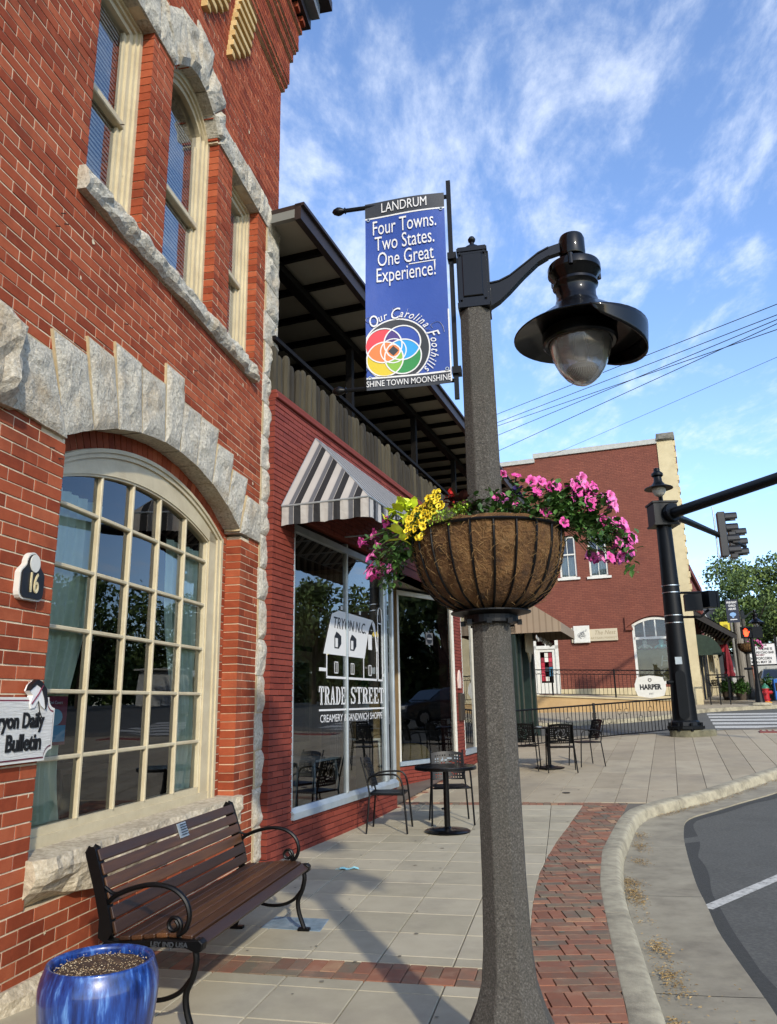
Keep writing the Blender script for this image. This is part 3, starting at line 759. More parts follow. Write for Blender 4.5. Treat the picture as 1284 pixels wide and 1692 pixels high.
for j in range(nz_+1):
    for i in range(nx+1):
        u, v = i/nx, j/nz_; x = -3.73+3.21*u; z = 4.83+.175*v
        V.append((x, -.03-.05*min(1, v*3+.3, (1-v)*3+.3)-.035*mnoise.fractal(Vector((x*6, z*9, 7)), 1, 2, 4), z+.01*mnoise.noise(Vector((x*5, v, 3)))))
m = nx+1; Fc = [(j*m+i, j*m+i+1, (j+1)*m+i+1, (j+1)*m+i) for j in range(nz_) for i in range(nx)]; o = len(V)
V += [(-3.73+3.21*i/nx, .18, 5.01) for i in range(m)]; Fc += [(nz_*m+i, nz_*m+i+1, o+i+1, o+i) for i in range(nx)]
o2 = len(V); V += [(-3.73+3.21*i/nx, .1, 4.83) for i in range(m)]; Fc += [(i, o2+i, o2+i+1, i+1) for i in range(nx)]
for i0, oo in ((0, 0), (nx, 1)):
    per = [j*m+i0 for j in range(nz_+1)]+[o+i0, o2+i0]; Fc.append(tuple(per if oo else per[::-1]))
mb.add(V, Fc).build('upper_sill_stone', m_stone, B1)
# upper lintels and the small arch
def lint(BL, BR, TR, TL, sd, n=10, bulge=.03):
    mb = MB(); stone_block(mb, BL, BR, TR, TL, -.016, .16, bulge=bulge*.7, rough=.018, n=n, seed=sd); mb.build('lintel_stone', m_stone, B1)
lint((-3.95, 6.93), (-3.30, 6.93), (-3.30, 7.33), (-3.95, 7.33), 90)
lint((-3.29, 6.93), (-2.85, 6.93), (-2.88, 7.34), (-3.29, 7.34), 91)
lint((-2.845, 6.93), (-2.575, 6.93), (-2.56, 7.12), (-2.86, 7.42), 92)
AC = (-2.08, 6.78)
arcs = [(180, 148, .46, .80), (147, 117, .46, .92), (116, 97, .46, .95), (96, 76, .46, 1.05), (75, 50, .46, .86), (49, 24, .46, .72)]
for i, (a0, a1, ri, ro) in enumerate(arcs):
    f = lambda a, r: (AC[0]+r*cos(radians(a))*1.04, AC[1]+r*sin(radians(a)))
    a0_, a1_ = a0, a1
    if i == 0: lint((-2.57, 6.94), f(148, .47), f(148, .80), (-2.86, 7.43), 93, 7)
    else: lint(f(a0, ri), f(a1, ri), f(a1, ro), f(a0, ro), 94+i, 8, .05)
lint((-1.60, 6.93), (-1.245, 6.93), (-1.25, 7.22), (-1.50, 7.22), 101, 7)
lint((-1.24, 6.93), (-.86, 6.93), (-.87, 7.24), (-1.245, 7.24), 102, 8)
lint((-.855, 6.93), (-.48, 6.93), (-.49, 7.27), (-.862, 7.27), 103, 8)
lint((-.475, 6.93), (-.24, 6.93), (-.24, 7.27), (-.485, 7.27), 104, 7)
# cornice: corbelled brick courses, dark boards, gutter, roof edge
def course(z0, z1, y, dent=None):
    mb = MB()
    if dent:
        x = -7; 
        while x < .19-y: mb.bbox(x, x+dent, y, .1, z0, z1); x += dent*2
        return mb.build('cornice_dentils', m_brick, B1, kind='stuff')
    x = -7.0
    h = (z1-z0)/max(1, round((z1-z0)/.075)); k = 0
    while z0+h*k < z1-.01:
        x = -7.2+(.11 if k % 2 else 0)
        while x < .18-y:
            mb.bbox(x, min(x+.217, .19-y), y, .1, z0+h*k, z0+h*(k+1)-.009); x += .226
        k += 1
    return mb.build('cornice_brickwork', m_brick, B1, kind='stuff')
prof = [(9.22, 9.30, -.04), (9.30, 9.375, -.07), (9.375, 9.75, -.085), (9.75, 9.9, -.12), (9.9, 9.97, -.15), (9.97, 10.27, -.175), (10.27, 10.35, -.21)]
for z0, z1, y in prof: course(z0, z1, y)
course(10.36, 10.44, -.26, .11)
mb = MB()
for z0, z1, y in prof: mb.box(-7.2, .185-y, y+.008, .3, z0-.004, z1+.004)
mb.build('cornice_mortar', m_mortar, B1)
m_brown = pm('dark_brown_metal', ['#211712', '#2c1f18'], rough=.5)
mb = MB(); mb.box(-7.2, .5, -.30, .3, 10.45, 10.62); mb.build('cornice_board', m_brown, B1)
mb = MB(); mb.prism([(0, 0), (1, 0), (1, 1), (0, 1)], 0, 1) if False else mb.box(-7.2, .52, -.42, -.30, 10.62, 10.86); mb.build('gutter_board', pm('grey_gutter', ['#6b7178', '#7f858b'], rough=.45), B1)
mb = MB(); mb.box(-7.2, .66, -.56, .35, 10.87, 11.02); mb.build('roof_edge', m_brown, B1)
# yellow brick ornament, raised stepped corbels
m_yel = pm('yellow_brick', ['#a98a54', '#bd9d66', '#c9ad78'], scale=12, isl=.5, rough=.8, bump=.3, bscale=70)
def drop(cx, zt):
    for k in range(16):
        z = zt+.0755*k; wd = min(.06+.05*k, .36)+.02*(k % 2); xo = cx+.02*k
        MB().bbox(xo-wd*.15, xo+wd, -.065 if k % 2 == 0 else -.03, .05, z, z+.067, .004).build('yellow_brick', m_yel, B1)
drop(-1.5, 8.1); drop(-2.12, 8.06); drop(-3.4, 8.1)
# plinth stones
x = -7.0; i = 0
while x < -.3:
    wd = random.uniform(.5, .8); mb = MB(); stone_block(mb, (x, -.2), (min(x+wd, -.25), -.2), (min(x+wd, -.25), .10), (x, .11), -.02, .1, bulge=.05, rough=.03, n=7, seed=120+i)
    if x < -3.6: mb.build('plinth_stone', m_stone2, B1)
    x += wd+.01; i += 1

# lime smears, old nails and anchor holes on the face
sm_ = MB(); rs_ = random.Random(8)
for _ in range(46):
    x, z = rs_.uniform(-4.4, -.3), rs_.uniform(.2, 8.5); r = rs_.uniform(.006, .02)
    iv = free1(z)
    if not any(a+.03 < x < b-.03 for a, b in iv): continue
    sm_.add([(x+r*cos(k*pi/4)*rs_.uniform(.4, 1.4), -.0045, z+r*1.5*sin(k*pi/4)*rs_.uniform(.4, 1.4)) for k in range(8)], [tuple(range(8))])
sm_.build('lime_smears', m_mortar, B1, kind='stuff')
nl = MB()
for x, z in ((-3.86, 4.55), (-3.82, 4.5), (-3.9, 4.43), (-3.05, 4.2), (-2.7, 4.35), (-3.75, 3.02), (-3.66, 2.98), (-1.9, 4.35), (-3.3, 5.7)):
    nl.tube([(x, .0, z), (x+.004, -.03, z-.006)], .004, 5)
nl.build('old_nails', pm('rusty_iron', '#2e1c14', rough=.8), B1, kind='stuff')
# big arched window
W = empty('arched_window', parent=B1)
GY = .20; XC = [-3.385, -2.888, -2.454, -2.02, -1.549, -1.105]; ZR = [.818, 1.205, 1.608, 2.003, 2.40, 2.803]
gtop = lambda x: -.28+sqrt(3.45**2-(x+2.2)**2)
RO = RI-.125
otop = lambda x: CZ+sqrt(max(.01, RO**2-(x-CS)**2))
mb = MB()
N_ = 36
def xr_(a, b, n=N_): return [a+(b-a)*i/n for i in range(n+1)]
# outer moulding, fascia, inner moulding: jambs then heads
for (ow, iw, y0) in ((0, .035, .128), (.035, .075, .142), (.075, .19, .158), (.16, .20, .178)):
    xl0, xl1 = -3.485+ow*.5, -3.485+iw*.5; xr0, xr1 = -.835-iw*1.32, -.835-ow*1.32
    zt = min(otop(xl0)-ow, 3.0)
    mb.box(xl0, xl1, y0, .26, .71, otop(xl1)-ow-.01); mb.box(xr0, xr1, y0, .26, .71, otop(xr0)-ow-.01)
for (ow, iw, y0) in ((0, .03, .126), (.03, .065, .141)):
    mb.band(xr_(-3.485+ow, -.835-ow), lambda x: otop(x)-iw, lambda x: otop(x)-ow, y0, .26)
mb.band(xr_(-3.42, -.90), lambda x: gtop(max(-3.40, min(-1.09, x)))+.012, lambda x: otop(x)-.06, .158, .26)
mb.band(xr_(-3.40, -1.085), lambda x: gtop(x)-.004, lambda x: gtop(x)+.035, .168, .24)
mb.box(-3.485, -.835, .150, .26, .705, .775); mb.box(-3.485, -.835, .172, .255, .775, .822)
mb.build('frame', m_cream, W)
mb = MB()
for x in XC[1:-1]: mb.bbox(x-.014, x+.014, .172, .225, .80, gtop(x)+.01, .006)
mb.bbox(XC[0]-.03, XC[0], .172, .225, .8, gtop(XC[0]), .006); mb.bbox(XC[-1], XC[-1]+.03, .172, .225, .8, gtop(XC[-1]), .006)
mb.build('upright_muntins', m_cream, W)
mb = MB()
for z in ZR[1:]: mb.bbox(XC[0], XC[-1], .176, .222, z-.014, z+.014, .006)
mb.build('cross_muntins', m_cream, W)
for i in range(5):
    for j in range(6):
        x0, x1 = XC[i]+.01, XC[i+1]-.01; z0 = ZR[j]+.0; top = (lambda x: ZR[j+1]) if j < 5 else gtop
        xs = [x0+(x1-x0)*k/4 for k in range(5)]
        mb = MB(); mb.add([(x, GY+.001*j+.0007*i, z0) for x in xs]+[(x, GY+.001*j+.0007*i, top(x)) for x in xs], [(k, k+1, 6+k, 5+k) for k in range(4)])
        mb.build('pane', m_glass, W)
# curtains
m_curt = pm('pale_green_curtain', ['#c9d2b4', '#dde4ca'], scale=4, rough=.85)
def curtain(xa, xb, z0, z1, y, pinch, pz=1.2, n=70, amp=.03, par=W):
    V = []; rows = 26
    for j in range(rows+1):
        z = z0+(z1-z0)*j/rows; k = 1-pinch*math.exp(-((z-pz)/.75)**2)
        for i in range(n+1):
            u = i/n; x = xa+(xb-xa)*u*k
            V.append((x, y+amp*sin(u*abs(xb-xa)*62+.8*sin(z*1.4))+.008*sin(u*31+z), z))
    m = n+1
    mb = MB(); mb.add(V, [(j*m+i, j*m+i+1, (j+1)*m+i+1, (j+1)*m+i) for j in range(rows) for i in range(n)]); return mb.build('curtain', m_curt, par, smooth=True)
curtain(-3.42, -2.72, .75, 2.93, .275, .42, amp=.016)
curtain(-.95, -1.75, .75, 2.9, .262, .42, amp=.016)
V = []
for j in range(9):
    for i in range(41):
        u = i/40; x = -3.0+1.5*u; z = 2.93-.30*sin(pi*u)*(j/8)*1.1-.04*j/8; V.append((x, .46+.02*sin(j*2.2), z))
# dark furniture shapes inside the room
m_int = pm('interior_wood', ['#4a3526', '#5c4230'], rough=.6)
t = empty('inside_table', B1.matrix_world @ Vector((0, 0, 0)) if False else (0, 0, 0), 0, 'dark desk standing inside behind the arched window', 'desk')
loc = Vector((P1.x, P1.y, 0))
t.location = loc; t.rotation_euler = (0, 0, pi/2-A1)
MB().box(-2.0, -1.2, .9, 1.5, 1.00, 1.04).build('desk_top', m_int, t)
for x, y in ((-1.97, .93), (-1.23, .93), (-1.97, 1.47), (-1.23, 1.47)): MB().box(x-.02, x+.02, y-.02, y+.02, .06, 1.0).build('leg', m_int, t)
# upper windows
m_blind = pm('white_blind', ['#d9d4c6', '#e9e4d8'], rough=.5)
def sash_window(x0, x1, z0, ztop, arch=None):
    w_ = empty('sash_window', parent=B1)
    f = MB(); tf = (lambda x: ztop) if arch is None else arch
    xs = xr_(x0, x1, 20)
    for a, b, y0 in ((0, .04, .10), (.04, .075, .122), (.075, .125, .145)):
        f.box(x0+a, x0+b, y0, .24, z0, tf(x0+b)-.0 if arch is None else tf(x0+b+.001)); f.box(x1-b, x1-a, y0, .24, z0, tf(x1-b) if arch is None else tf(x1-b-.001))
        if arch is None: f.box(x0+b, x1-b, y0, .24, ztop-b, ztop-a)
        else: f.band(xr_(x0+a+.003, x1-a-.003, 24), lambda x: tf(x)-b-.03, lambda x: tf(x)-a, y0, .24)
    f.box(x0, x1, .09, .24, z0-.02, z0+.04)
    f.build('frame', m_cream, w_)
    m_ = MB(); m_.bbox(x0+.12, x1-.12, .135, .2, 5.9, 5.96, .008); m_.build('meeting_rail', m_cream, w_)
    s = MB(); s.box(x0+.125, x0+.16, .17, .21, z0+.04, 6.9 if arch is None else 6.9); s.box(x1-.16, x1-.125, .17, .21, z0+.04, 6.8); s.box(x0+.16, x1-.16, .17, .21, z0+.04, z0+.1)
    s.build('sash', m_cream, w_)
    ti = (lambda x: ztop-.1) if arch is None else (lambda x: arch(x)-.13)
    for za, zb_ in ((z0+.04, 5.93), (5.93, None)):
        xs = xr_(x0+.12, x1-.12, 10); y = .195 if zb_ else .188
        MB().add([(x, y, za) for x in xs]+[(x, y, (zb_ or ti(x))) for x in xs], [(k, k+1, 12+k, 11+k) for k in range(10)]).build('pane', m_glass_up, w_)
    bl = MB(); z = z0+.06
    while z < 6.95:
        xa, xb = x0+.16, x1-.16
        if z < (ti(x0+.2) if arch is None else 6.85): bl.add([(xa, .214, z), (xb, .214, z), (xb, .224, z+.034), (xa, .224, z+.034)], [(0, 1, 2, 3)])
        z += .040
    bl.build('blind', m_blind, w_, kind='stuff')
sash_window(-3.655, -2.92, 5.01, 6.94)
sash_window(-1.24, -.49, 5.01, 6.94)
sash_window(-2.57, -1.59, 5.01, 7.23, lambda x: AC[1]+.47*sqrt(max(0, 1-((x-AC[0])/.5)**2)))

# number plaque and newspaper board on the wall
FB = (P1.x, P1.y, 0); FR = (0, 0, pi/2-A1)
m_gold = pm('gold_leaf', ['#c9b585', '#dccda2'], rough=.45, metal=.2)
pl = empty('number_plaque', FB, pi/2-A1, 'black shield plaque with gold number 16 on the brick wall', 'house number')
def plaque_pts(cx, cz, s):
    P = []
    for a in range(0, 181, 15): P.append((cx+.062*s*cos(radians(a)), cz+.085*s+.075*s*sin(radians(a))))
    P += [(cx-.068*s, cz+.075*s), (cx-.105*s, cz+.04*s), (cx-.115*s, cz+.02*s), (cx-.115*s, cz-.095*s)]
    for a in range(90, -1, -30): P.append((cx-.115*s+.04*s*(1-sin(radians(a)))*1.0+0, cz-.095*s-.045*s*cos(radians(a))))
    P += [(cx+.075*s, cz-.14*s)]
    for a in range(0, 91, 30): P.append((cx+.115*s-.04*s*(1-sin(radians(a))), cz-.095*s-.045*s*cos(radians(a))))
    P += [(cx+.115*s, cz+.02*s), (cx+.105*s, cz+.04*s), (cx+.068*s, cz+.075*s)]
    return P
pc = (-3.845, 2.215)
MB().prism(plaque_pts(*pc, .90)[::-1], -.035, 0).build('backing_board', m_white, pl)
MB().prism(plaque_pts(*pc, .83)[::-1], -.045, -.034).build('face', m_blacklet, pl)
MB().prism([(pc[0]+.042*cos(2*pi*k/24), pc[1]+.080+.050*sin(2*pi*k/24)) for k in range(24)][::-1], -.050, -.044).build('oval', m_white, pl)
text('number', '16', .16, m_gold, pl, (pc[0], -.048, pc[1]-.035), sx=.58, bold=.0005, ext=.004)
bo = empty('newspaper_board', FB, pi/2-A1, 'white carved Bulletin board with maroon border and a horse head', 'sign board')
m_carved = pm('carved_white_board', ['#c3c1ba', '#dcdad2'], scale=3, stretch=(2, 2, 90), rough=.6, bump=.9, bscale=3, bdist=.01)
m_maroon = pm('maroon_paint', '#6b1f33', rough=.5)
def board(x0, x1, z0, z1, c):
    P = []
    for (cx, cz, a0) in ((x1, z1, 180), (x0, z1, 270), (x0, z0, 0), (x1, z0, 90)):
        for k in range(7):
            a = radians(a0+90-15*k) if False else radians(a0+90*(6-k)/6)
            P.append((cx+c*cos(a), cz+c*sin(a)))
    return P
bx0, bx1, bz0, bz1 = -4.36, -3.545, 1.23, 1.56
MB().prism(board(bx0-.006, bx1+.006, bz0-.006, bz1+.006, .06)[::-1], -.04, -.002).build('board_edge', m_white, bo)
MB().prism(board(bx0+.008, bx1-.008, bz0+.008, bz1-.008, .06)[::-1], -.043, -.038).build('border', m_maroon, bo)
MB().prism(board(bx0+.016, bx1-.016, bz0+.016, bz1-.016, .06)[::-1], -.047, -.042).build('face', m_carved, bo)
m_ltr = pm('carved_black_letters', '#101012', rough=.4)
text('lettering', 'The Tryon Daily', .112, m_ltr, bo, (-3.945, -.049, 1.44), sx=.80, bold=.0026, ext=.004)
text('lettering', 'Bulletin', .120, m_ltr, bo, (-3.80, -.049, 1.325), sx=.82, bold=.003, ext=.004)
mb = MB(); hp = [(-3.80, 1.60), (-3.785, 1.63), (-3.745, 1.655), (-3.705, 1.645), (-3.66, 1.61), (-3.645, 1.55), (-3.655, 1.50), (-3.69, 1.52), (-3.715, 1.55), (-3.745, 1.51), (-3.775, 1.505), (-3.785, 1.53), (-3.765, 1.575)]
mb.prism(hp[::-1], -.055, -.02); mb.build('horse_head', pm('horse_white', '#d8d6d0', rough=.5), bo)
MB().prism([(-3.80, 1.60), (-3.785, 1.635), (-3.74, 1.662), (-3.70, 1.65), (-3.655, 1.61), (-3.638, 1.55), (-3.648, 1.50), (-3.668, 1.56), (-3.70, 1.615), (-3.745, 1.635)][::-1], -.060, -.03).build('mane', m_blacklet, bo)
MB().tube([(-3.775, -.058, 1.53), (-3.72, -.058, 1.585), (-3.69, -.058, 1.63)], .004, 5).build('bridle', m_maroon, bo)
MB().tube([(-3.71, -.05, 1.55), (-3.69, -.05, 1.49), (-3.665, -.05, 1.455)], .003, 5).build('rein', m_blacklet, bo)
po = empty('window_poster', FB, pi/2-A1, 'maroon and blue face covering notice behind the lower left panes', 'poster')
MB().box(-3.45+.17, -3.02, .222, .225, 1.28, 1.58).build('sheet', pm('poster_maroon', '#7c2439', rough=.6), po)
MB().box(-3.27, -3.03, .218, .2205, 1.30, 1.40).build('blue_panel', pm('poster_blue', '#3f93b5', rough=.6), po)
MB().prism([(-3.15+.075*cos(a), 1.45+.05*sin(a)) for a in [k*pi/8 for k in range(16)]][::-1], .214, .2175).build('mask_picture', pm('poster_pale', '#7fb4c4', rough=.6), po)
text('lettering', 'Mask Covers', .028, m_whitelet, po, (-3.15, .2195, 1.54), ext=.0004)
# ================================================================== STRIPED AWNING SHOP
ROT2 = pi/2-A2
S = empty('corner_shop', (P2.x, P2.y, 0), ROT2, 'dark red painted brick shop with striped awning and a picket screened roof deck', 'shop')
def gs(s): return gt(7.571+s)
def free2(z):
    cuts = []
    if .33 < z < 3.6: cuts.append((-.05, 3.25))
    if z < 3.62: cuts.append((3.25, 6.62))
    if .5 < z < 3.5: cuts.append((7.22, 9.6))
    if z < 3.62: cuts.append((12.2, 15.1))
    iv = []; a = -.561
    for c in sorted(cuts):
        if c[0] > a: iv.append((a, c[0]))
        a = max(a, c[1])
    iv.append((a, 15.2)); return [(p, q) for p, q in iv if q > p+.01]
lst = course_list(-.2, 4.84, .062, .0085, .235, free2, depth=.09, jdepth=.12, jit=.002)
emit_bricks(lst, S, m_sbrick, 300)
mb = MB(); zs = [-.3, .33, .5, 3.5, 3.6, 3.62, 4.9]
for a, b in zip(zs[:-1], zs[1:]):
    for p, q in free2((a+b)/2): mb.box(p+.003, q-.003, .012, .3, a, b)
mb.build('wall', m_sjoint, S)
mb = MB(); mb.bbox(-.561, 15.25, -.03, .3, 4.845, 4.90, .008); mb.bbox(-.561, 15.25, -.012, .3, 4.905, 4.945, .008); mb.build('coping', m_sbrick, S)
# rooms behind the glass
mb = MB()
for b in [(-.6, 15.1, 5.5, 5.6, 0, 3.6), (-.7, -.6, .3, 5.5, 0, 3.6), (15.1, 15.2, .3, 8, -.2, 4.9), (-.6, 15.1, .3, 5.5, 3.60, 3.66)]: mb.box(*b)
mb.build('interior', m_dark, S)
m_floor = pm('interior_floor', ['#5d5348', '#6d6254'], scale=4, rough=.6)
V = []
for i in range(17):
    s = -.6+i*.98
    V += [(s, .05, gs(s)+.02), (s, 5.5, gs(s)+.02)]
MB().add(V, [(2*i, 2*i+2, 2*i+3, 2*i+1) for i in range(16)]).build('floor', m_floor, S)
mb = MB(); mb.box(-.6, 15.1, 1.7, 1.8, 5.0, 6.9) if False else None
# window 1
m_sill = pm('blue_grey_metal_sill', ['#8d9aa2', '#aab3b6'], scale=3, rough=.4, metal=.3, stain='#6f7a80', stain_scale=3)
W1 = empty('shop_window', parent=S)
mb = MB(); 
mb.box(-.05, 3.25, -.035, .06, .335, .40); mb.add([(-.05, -.035, .40), (3.25, -.035, .40), (3.25, .02, .445), (-.05, .02, .445), (-.05, .06, .335), (3.25, .06, .335), (3.25, .06, .445), (-.05, .06, .445)], [(0, 1, 2, 3), (3, 2, 6, 7), (0, 3, 7, 4), (1, 5, 6, 2)])
mb.build('sill', m_sill, W1)
mb = MB(); mb.bbox(-.05, -.02, 0, .07, .44, 3.55); mb.bbox(1.46, 1.50, .0, .07, .44, 3.55, .006); mb.bbox(2.83, 2.95, -.005, .09, .44, 3.55, .01); mb.bbox(3.19, 3.25, .0, .09, .44, 3.55, .008)
mb.box(-.05, 3.25, .0, .06, 3.42, 3.5); mb.build('frame', m_alu, W1)
for a, b, d in ((-.02, 1.46, .030), (1.50, 2.83, .032), (2.95, 3.19, .034)):
    MB().add([(a, d, .44), (b, d, .44), (b, d, 3.42), (a, d, 3.42)], [(0, 1, 2, 3)]).build('pane', m_glass2, W1)
mb = MB(); mb.add([(3.22, .05, .44), (3.45, 1.9, .44), (3.45, 1.9, 3.5), (3.22, .05, 3.5)], [(0, 1, 2, 3)]); mb.build('pane', m_glass2, W1)
mb = MB(); mb.box(3.2, 3.4, .06, 1.9, -.1, .44); mb.build('return_base', m_sbrick, S)
# barn emblem and lettering on the glass (as a part of the shop window)
DY = .022
def gb(m_, x0, x1, z0, z1): m_.box(x0, x1, DY-.001, DY, z0, z1)
em = MB()
em.prism([(.78, 1.98), (2.10, 1.98), (2.28, 2.50), (2.42, 2.66), (1.25, 2.68), (1.02, 2.60), (.90, 2.30)][::-1], DY-.001, DY)
em.prism([(2.42, 2.66), (2.50, 2.60), (2.60, 2.15), (2.545, 2.10), (2.49, 2.42), (2.40, 2.58)][::-1], DY-.001, DY)
for b in [(.86, .89, 1.64, 1.98), (.86, 2.56, 1.62, 1.655), (2.05, 2.08, 1.65, 1.98), (2.545, 2.575, 1.64, 2.1), (2.60, 2.63, 1.64, 2.80), (2.77, 2.80, 1.64, 2.70), (2.60, 2.80, 1.62, 1.65), (2.60, 2.80, 2.62, 2.645), (.66, .86, 1.72, 1.77), (2.8, 2.92, 1.70, 1.75),
          (1.30, 1.36, 2.70, 2.76), (1.92, 1.98, 2.70, 2.76), (2.24, 2.38, 2.14, 2.40)]: gb(em, *b)
em.tube([(2.615, DY, 2.78), (2.64, DY, 2.88), (2.70, DY, 2.92), (2.76, DY, 2.88), (2.785, DY, 2.68)], .012, 4)
for x in (1.10, 1.62, 2.24):
    for b in [(x, x+.015, 1.70, 1.88), (x+.10, x+.115, 1.70, 1.88), (x, x+.115, 1.865, 1.88), (x, x+.115, 1.70, 1.715), (x+.05, x+.06, 1.7, 1.88)]: gb(em, *b)
fz = lambda z: 1.80+(z-1.62)*.80
em.v = [(x, y, fz(z)) for x, y, z in em.v]
em.build('barn_emblem', m_whitelet, W1)
dk = MB()
for x in (1.10, 1.60): dk.prism([(x, 2.08), (x+.13, 2.08), (x+.21, 2.16), (x+.21, 2.28), (x+.13, 2.32), (x+.06, 2.34), (x, 2.26)][::-1], DY-.0025, DY-.0015)
dk.v = [(x, y, fz(z)) for x, y, z in dk.v]
dk.build('dormers', m_blacklet, W1)
wd_ = MB()
for x in (1.10, 1.60): wd_.box(x+.025, x+.10, DY-.004, DY-.003, 2.10, 2.24)
wd_.v = [(x, y, fz(z)) for x, y, z in wd_.v]
wd_.build('dormer_windows', m_whitelet, W1)
text('lettering', 'TRYON N.C.', .20, m_blacklet, W1, (1.60, DY-.003, 2.48), sx=.98, bold=.002, shear=.25, ext=.0004)
# slab serif letters built from strokes
def slab_word(word, x0, x1, z0, z1, mb):
    H = z1-z0; sw = {'T': 1.05, 'R': 1.1, 'A': 1.15, 'D': 1.1, 'E': 1.0, 'S': .95, ' ': .35}
    tot = sum(sw[c] for c in word)+.12*(len(word)-1); k = (x1-x0)/tot; x = x0
    def r(a, b, c, d): mb.box(x+a*k*w_, x+b*k*w_, DY-.001, DY, z0+c*H, z0+d*H)
    for ch in word:
        w_ = sw[ch]; st = .27; sf = .10
        if ch == 'T': r(.5-st/2, .5+st/2, 0, 1); r(0, 1, 1-sf, 1); r(0, .14, .68, 1); r(.86, 1, .68, 1); r(.26, .74, 0, sf)
        if ch == 'E': r(.12, .12+st, 0, 1); r(0, .95, 1-sf, 1); r(0, 1, 0, sf); r(.12, .72, .46, .56); r(.82, .95, .7, 1); r(.87, 1, 0, .3); r(.64, .72, .38, .64)
        if ch in 'DR':
            r(.1, .1+st, 0, 1); r(0, .5, 1-sf, 1); r(0, .5, 0, sf)
            n = 10; cz, rz = (.5, .5) if ch == 'D' else (.73, .27)
            P = [(x+(.45+.5*sin(pi*i/n))*k*w_, z0+(cz-rz*cos(pi*i/n))*H) for i in range(n+1)]; Q = [(x+(.45+.24*sin(pi*i/n))*k*w_, z0+(cz-(rz-.1)*cos(pi*i/n))*H) for i in range(n+1)]
            for i in range(n): mb.prism([P[i], P[i+1], Q[i+1], Q[i]][::-1], DY-.001, DY)
            if ch == 'R': mb.prism([(x+.48*k*w_, z0+.48*H), (x+.74*k*w_, z0+.48*H), (x+.95*k*w_, z0), (x+.67*k*w_, z0)], DY-.001, DY); r(.6, 1.02, 0, sf); r(.3, .6, .44, .53)
        if ch == 'A':
            mb.prism([(x+.10*k*w_, z0), (x+.24*k*w_, z0), (x+.56*k*w_, z0+H), (x+.40*k*w_, z0+H)], DY-.001, DY)
            mb.prism([(x+.64*k*w_, z0), (x+.92*k*w_, z0), (x+.60*k*w_, z0+H), (x+.40*k*w_, z0+H)], DY-.001, DY)
            r(.0, .36, 0, sf); r(.54, 1.0, 0, sf); r(.28, .7, .28, .38)
        if ch == 'S':
            P = []
            for i in range(19):
                t_ = i/18; a = (pi*.28+t_*pi*1.22) if t_ <= .5 else 0
            pts = [(.88, .80), (.72, .93), (.5, .95), (.25, .90), (.16, .76), (.24, .62), (.5, .51), (.76, .40), (.85, .25), (.75, .10), (.5, .05), (.28, .08), (.12, .22)]
            mb.tube([(x+a*k*w_, DY, z0+b*H) for a, b in pts], [.12*k*w_*(1 if 2 < i < 10 else .75) for i in range(13)], 6, flat=.02) if False else None
            ws = [.05, .07, .09, .12, .15, .16, .16, .16, .15, .12, .09, .07, .05]
            for i in range(12):
                (ax, az), (bx_, bz) = pts[i], pts[i+1]; dx, dz = bx_-ax, bz-az; q = hypot(dx, dz); nx_, nz = -dz/q, dx/q
                A = [(ax+nx_*ws[i]*.9, az+nz*ws[i]*.55), (bx_+nx_*ws[i+1]*.9, bz+nz*ws[i+1]*.55), (bx_-nx_*ws[i+1]*.9, bz-nz*ws[i+1]*.55), (ax-nx_*ws[i]*.9, az-nz*ws[i]*.55)]
                mb.prism([(x+p*k*w_, z0+q_*H) for p, q_ in A], DY-.001, DY)
            r(.82, .95, .68, 1); r(.05, .18, 0, .32)
        x += (w_+.12)*k
sw_ = MB(); slab_word('TRADE', .66, 1.44, 1.49, 1.705, sw_); sw_.build('lettering', m_whitelet, W1)
sw_ = MB(); slab_word('STREET', 1.61, 2.82, 1.495, 1.71, sw_); sw_.build('lettering', m_whitelet, W1)
ln = MB(); gb(ln, .66, 2.84, 1.42, 1.442); ln.build('rule', m_whitelet, W1)
text('lettering', 'CREAMERY & SANDWICH SHOPPE', .125, m_whitelet, W1, (1.72, DY-.0005, 1.33), sx=1.12, ext=.0004, space=.95)
# furniture and lights seen inside, each a thing of its own
def inS(x, y): p = S.location+Vector((cos(ROT2)*x-sin(ROT2)*y, sin(ROT2)*x+cos(ROT2)*y, 0)); p.z = gz(P2.x+(x)*D2.x, P2.y+x*D2.y)+.02; return p
m_wtab = pm('white_metal_table', '#c2c4c2', rough=.4)
def in_table(x, y, lab, g='white tables inside the shop'):
    t = empty('cafe_table', inS(x, y), ROT2, lab, 'table', g)
    MB().box(-.4, .4, -.35, .35, .72, .75).build('table_top', m_wtab, t)
    for a in (-1, 1):
        for b in (-1, 1): MB().tube([(a*.34, b*.29, .72), (a*.42, b*.36, 0)], [.03, .018], 6).build('leg', m_wtab, t)
    return t
in_table(2.3, 1.0, 'white metal table inside the shop behind the lettered pane')
in_table(5.3, 1.2, 'white metal table inside behind the recessed window')
pf = empty('pouf', inS(6.1, .75), 0, 'straw coloured round pouf inside the recessed window', 'pouf')
mb = MB(); mb.lathe([(.16, .02), (.28, .08), (.36, .25), (.37, .38), (.3, .5), (.15, .56), (.02, .57)], 28); mb.build('cushion', pm('straw_weave', ['#97763c', '#b08e50', '#82632f'], scale=3, stretch=(4, 4, 60), rough=.9, bump=.8, bscale=3), pf, smooth=True)
ar = empty('armchair', inS(5.0, 1.7), ROT2, 'dark blue ribbed seat back inside the recessed window', 'chair')
mb = MB()
for i in range(12): mb.bbox(-.45+.075*i, -.38+.075*i, -.08, .1, .45, 1.15, .02)
mb.build('backrest', pm('navy_fabric', '#151b2c', rough=.8), ar); MB().box(-.45, .45, -.6, .0, .35, .48).build('seat', MATS['navy_fabric'], ar)
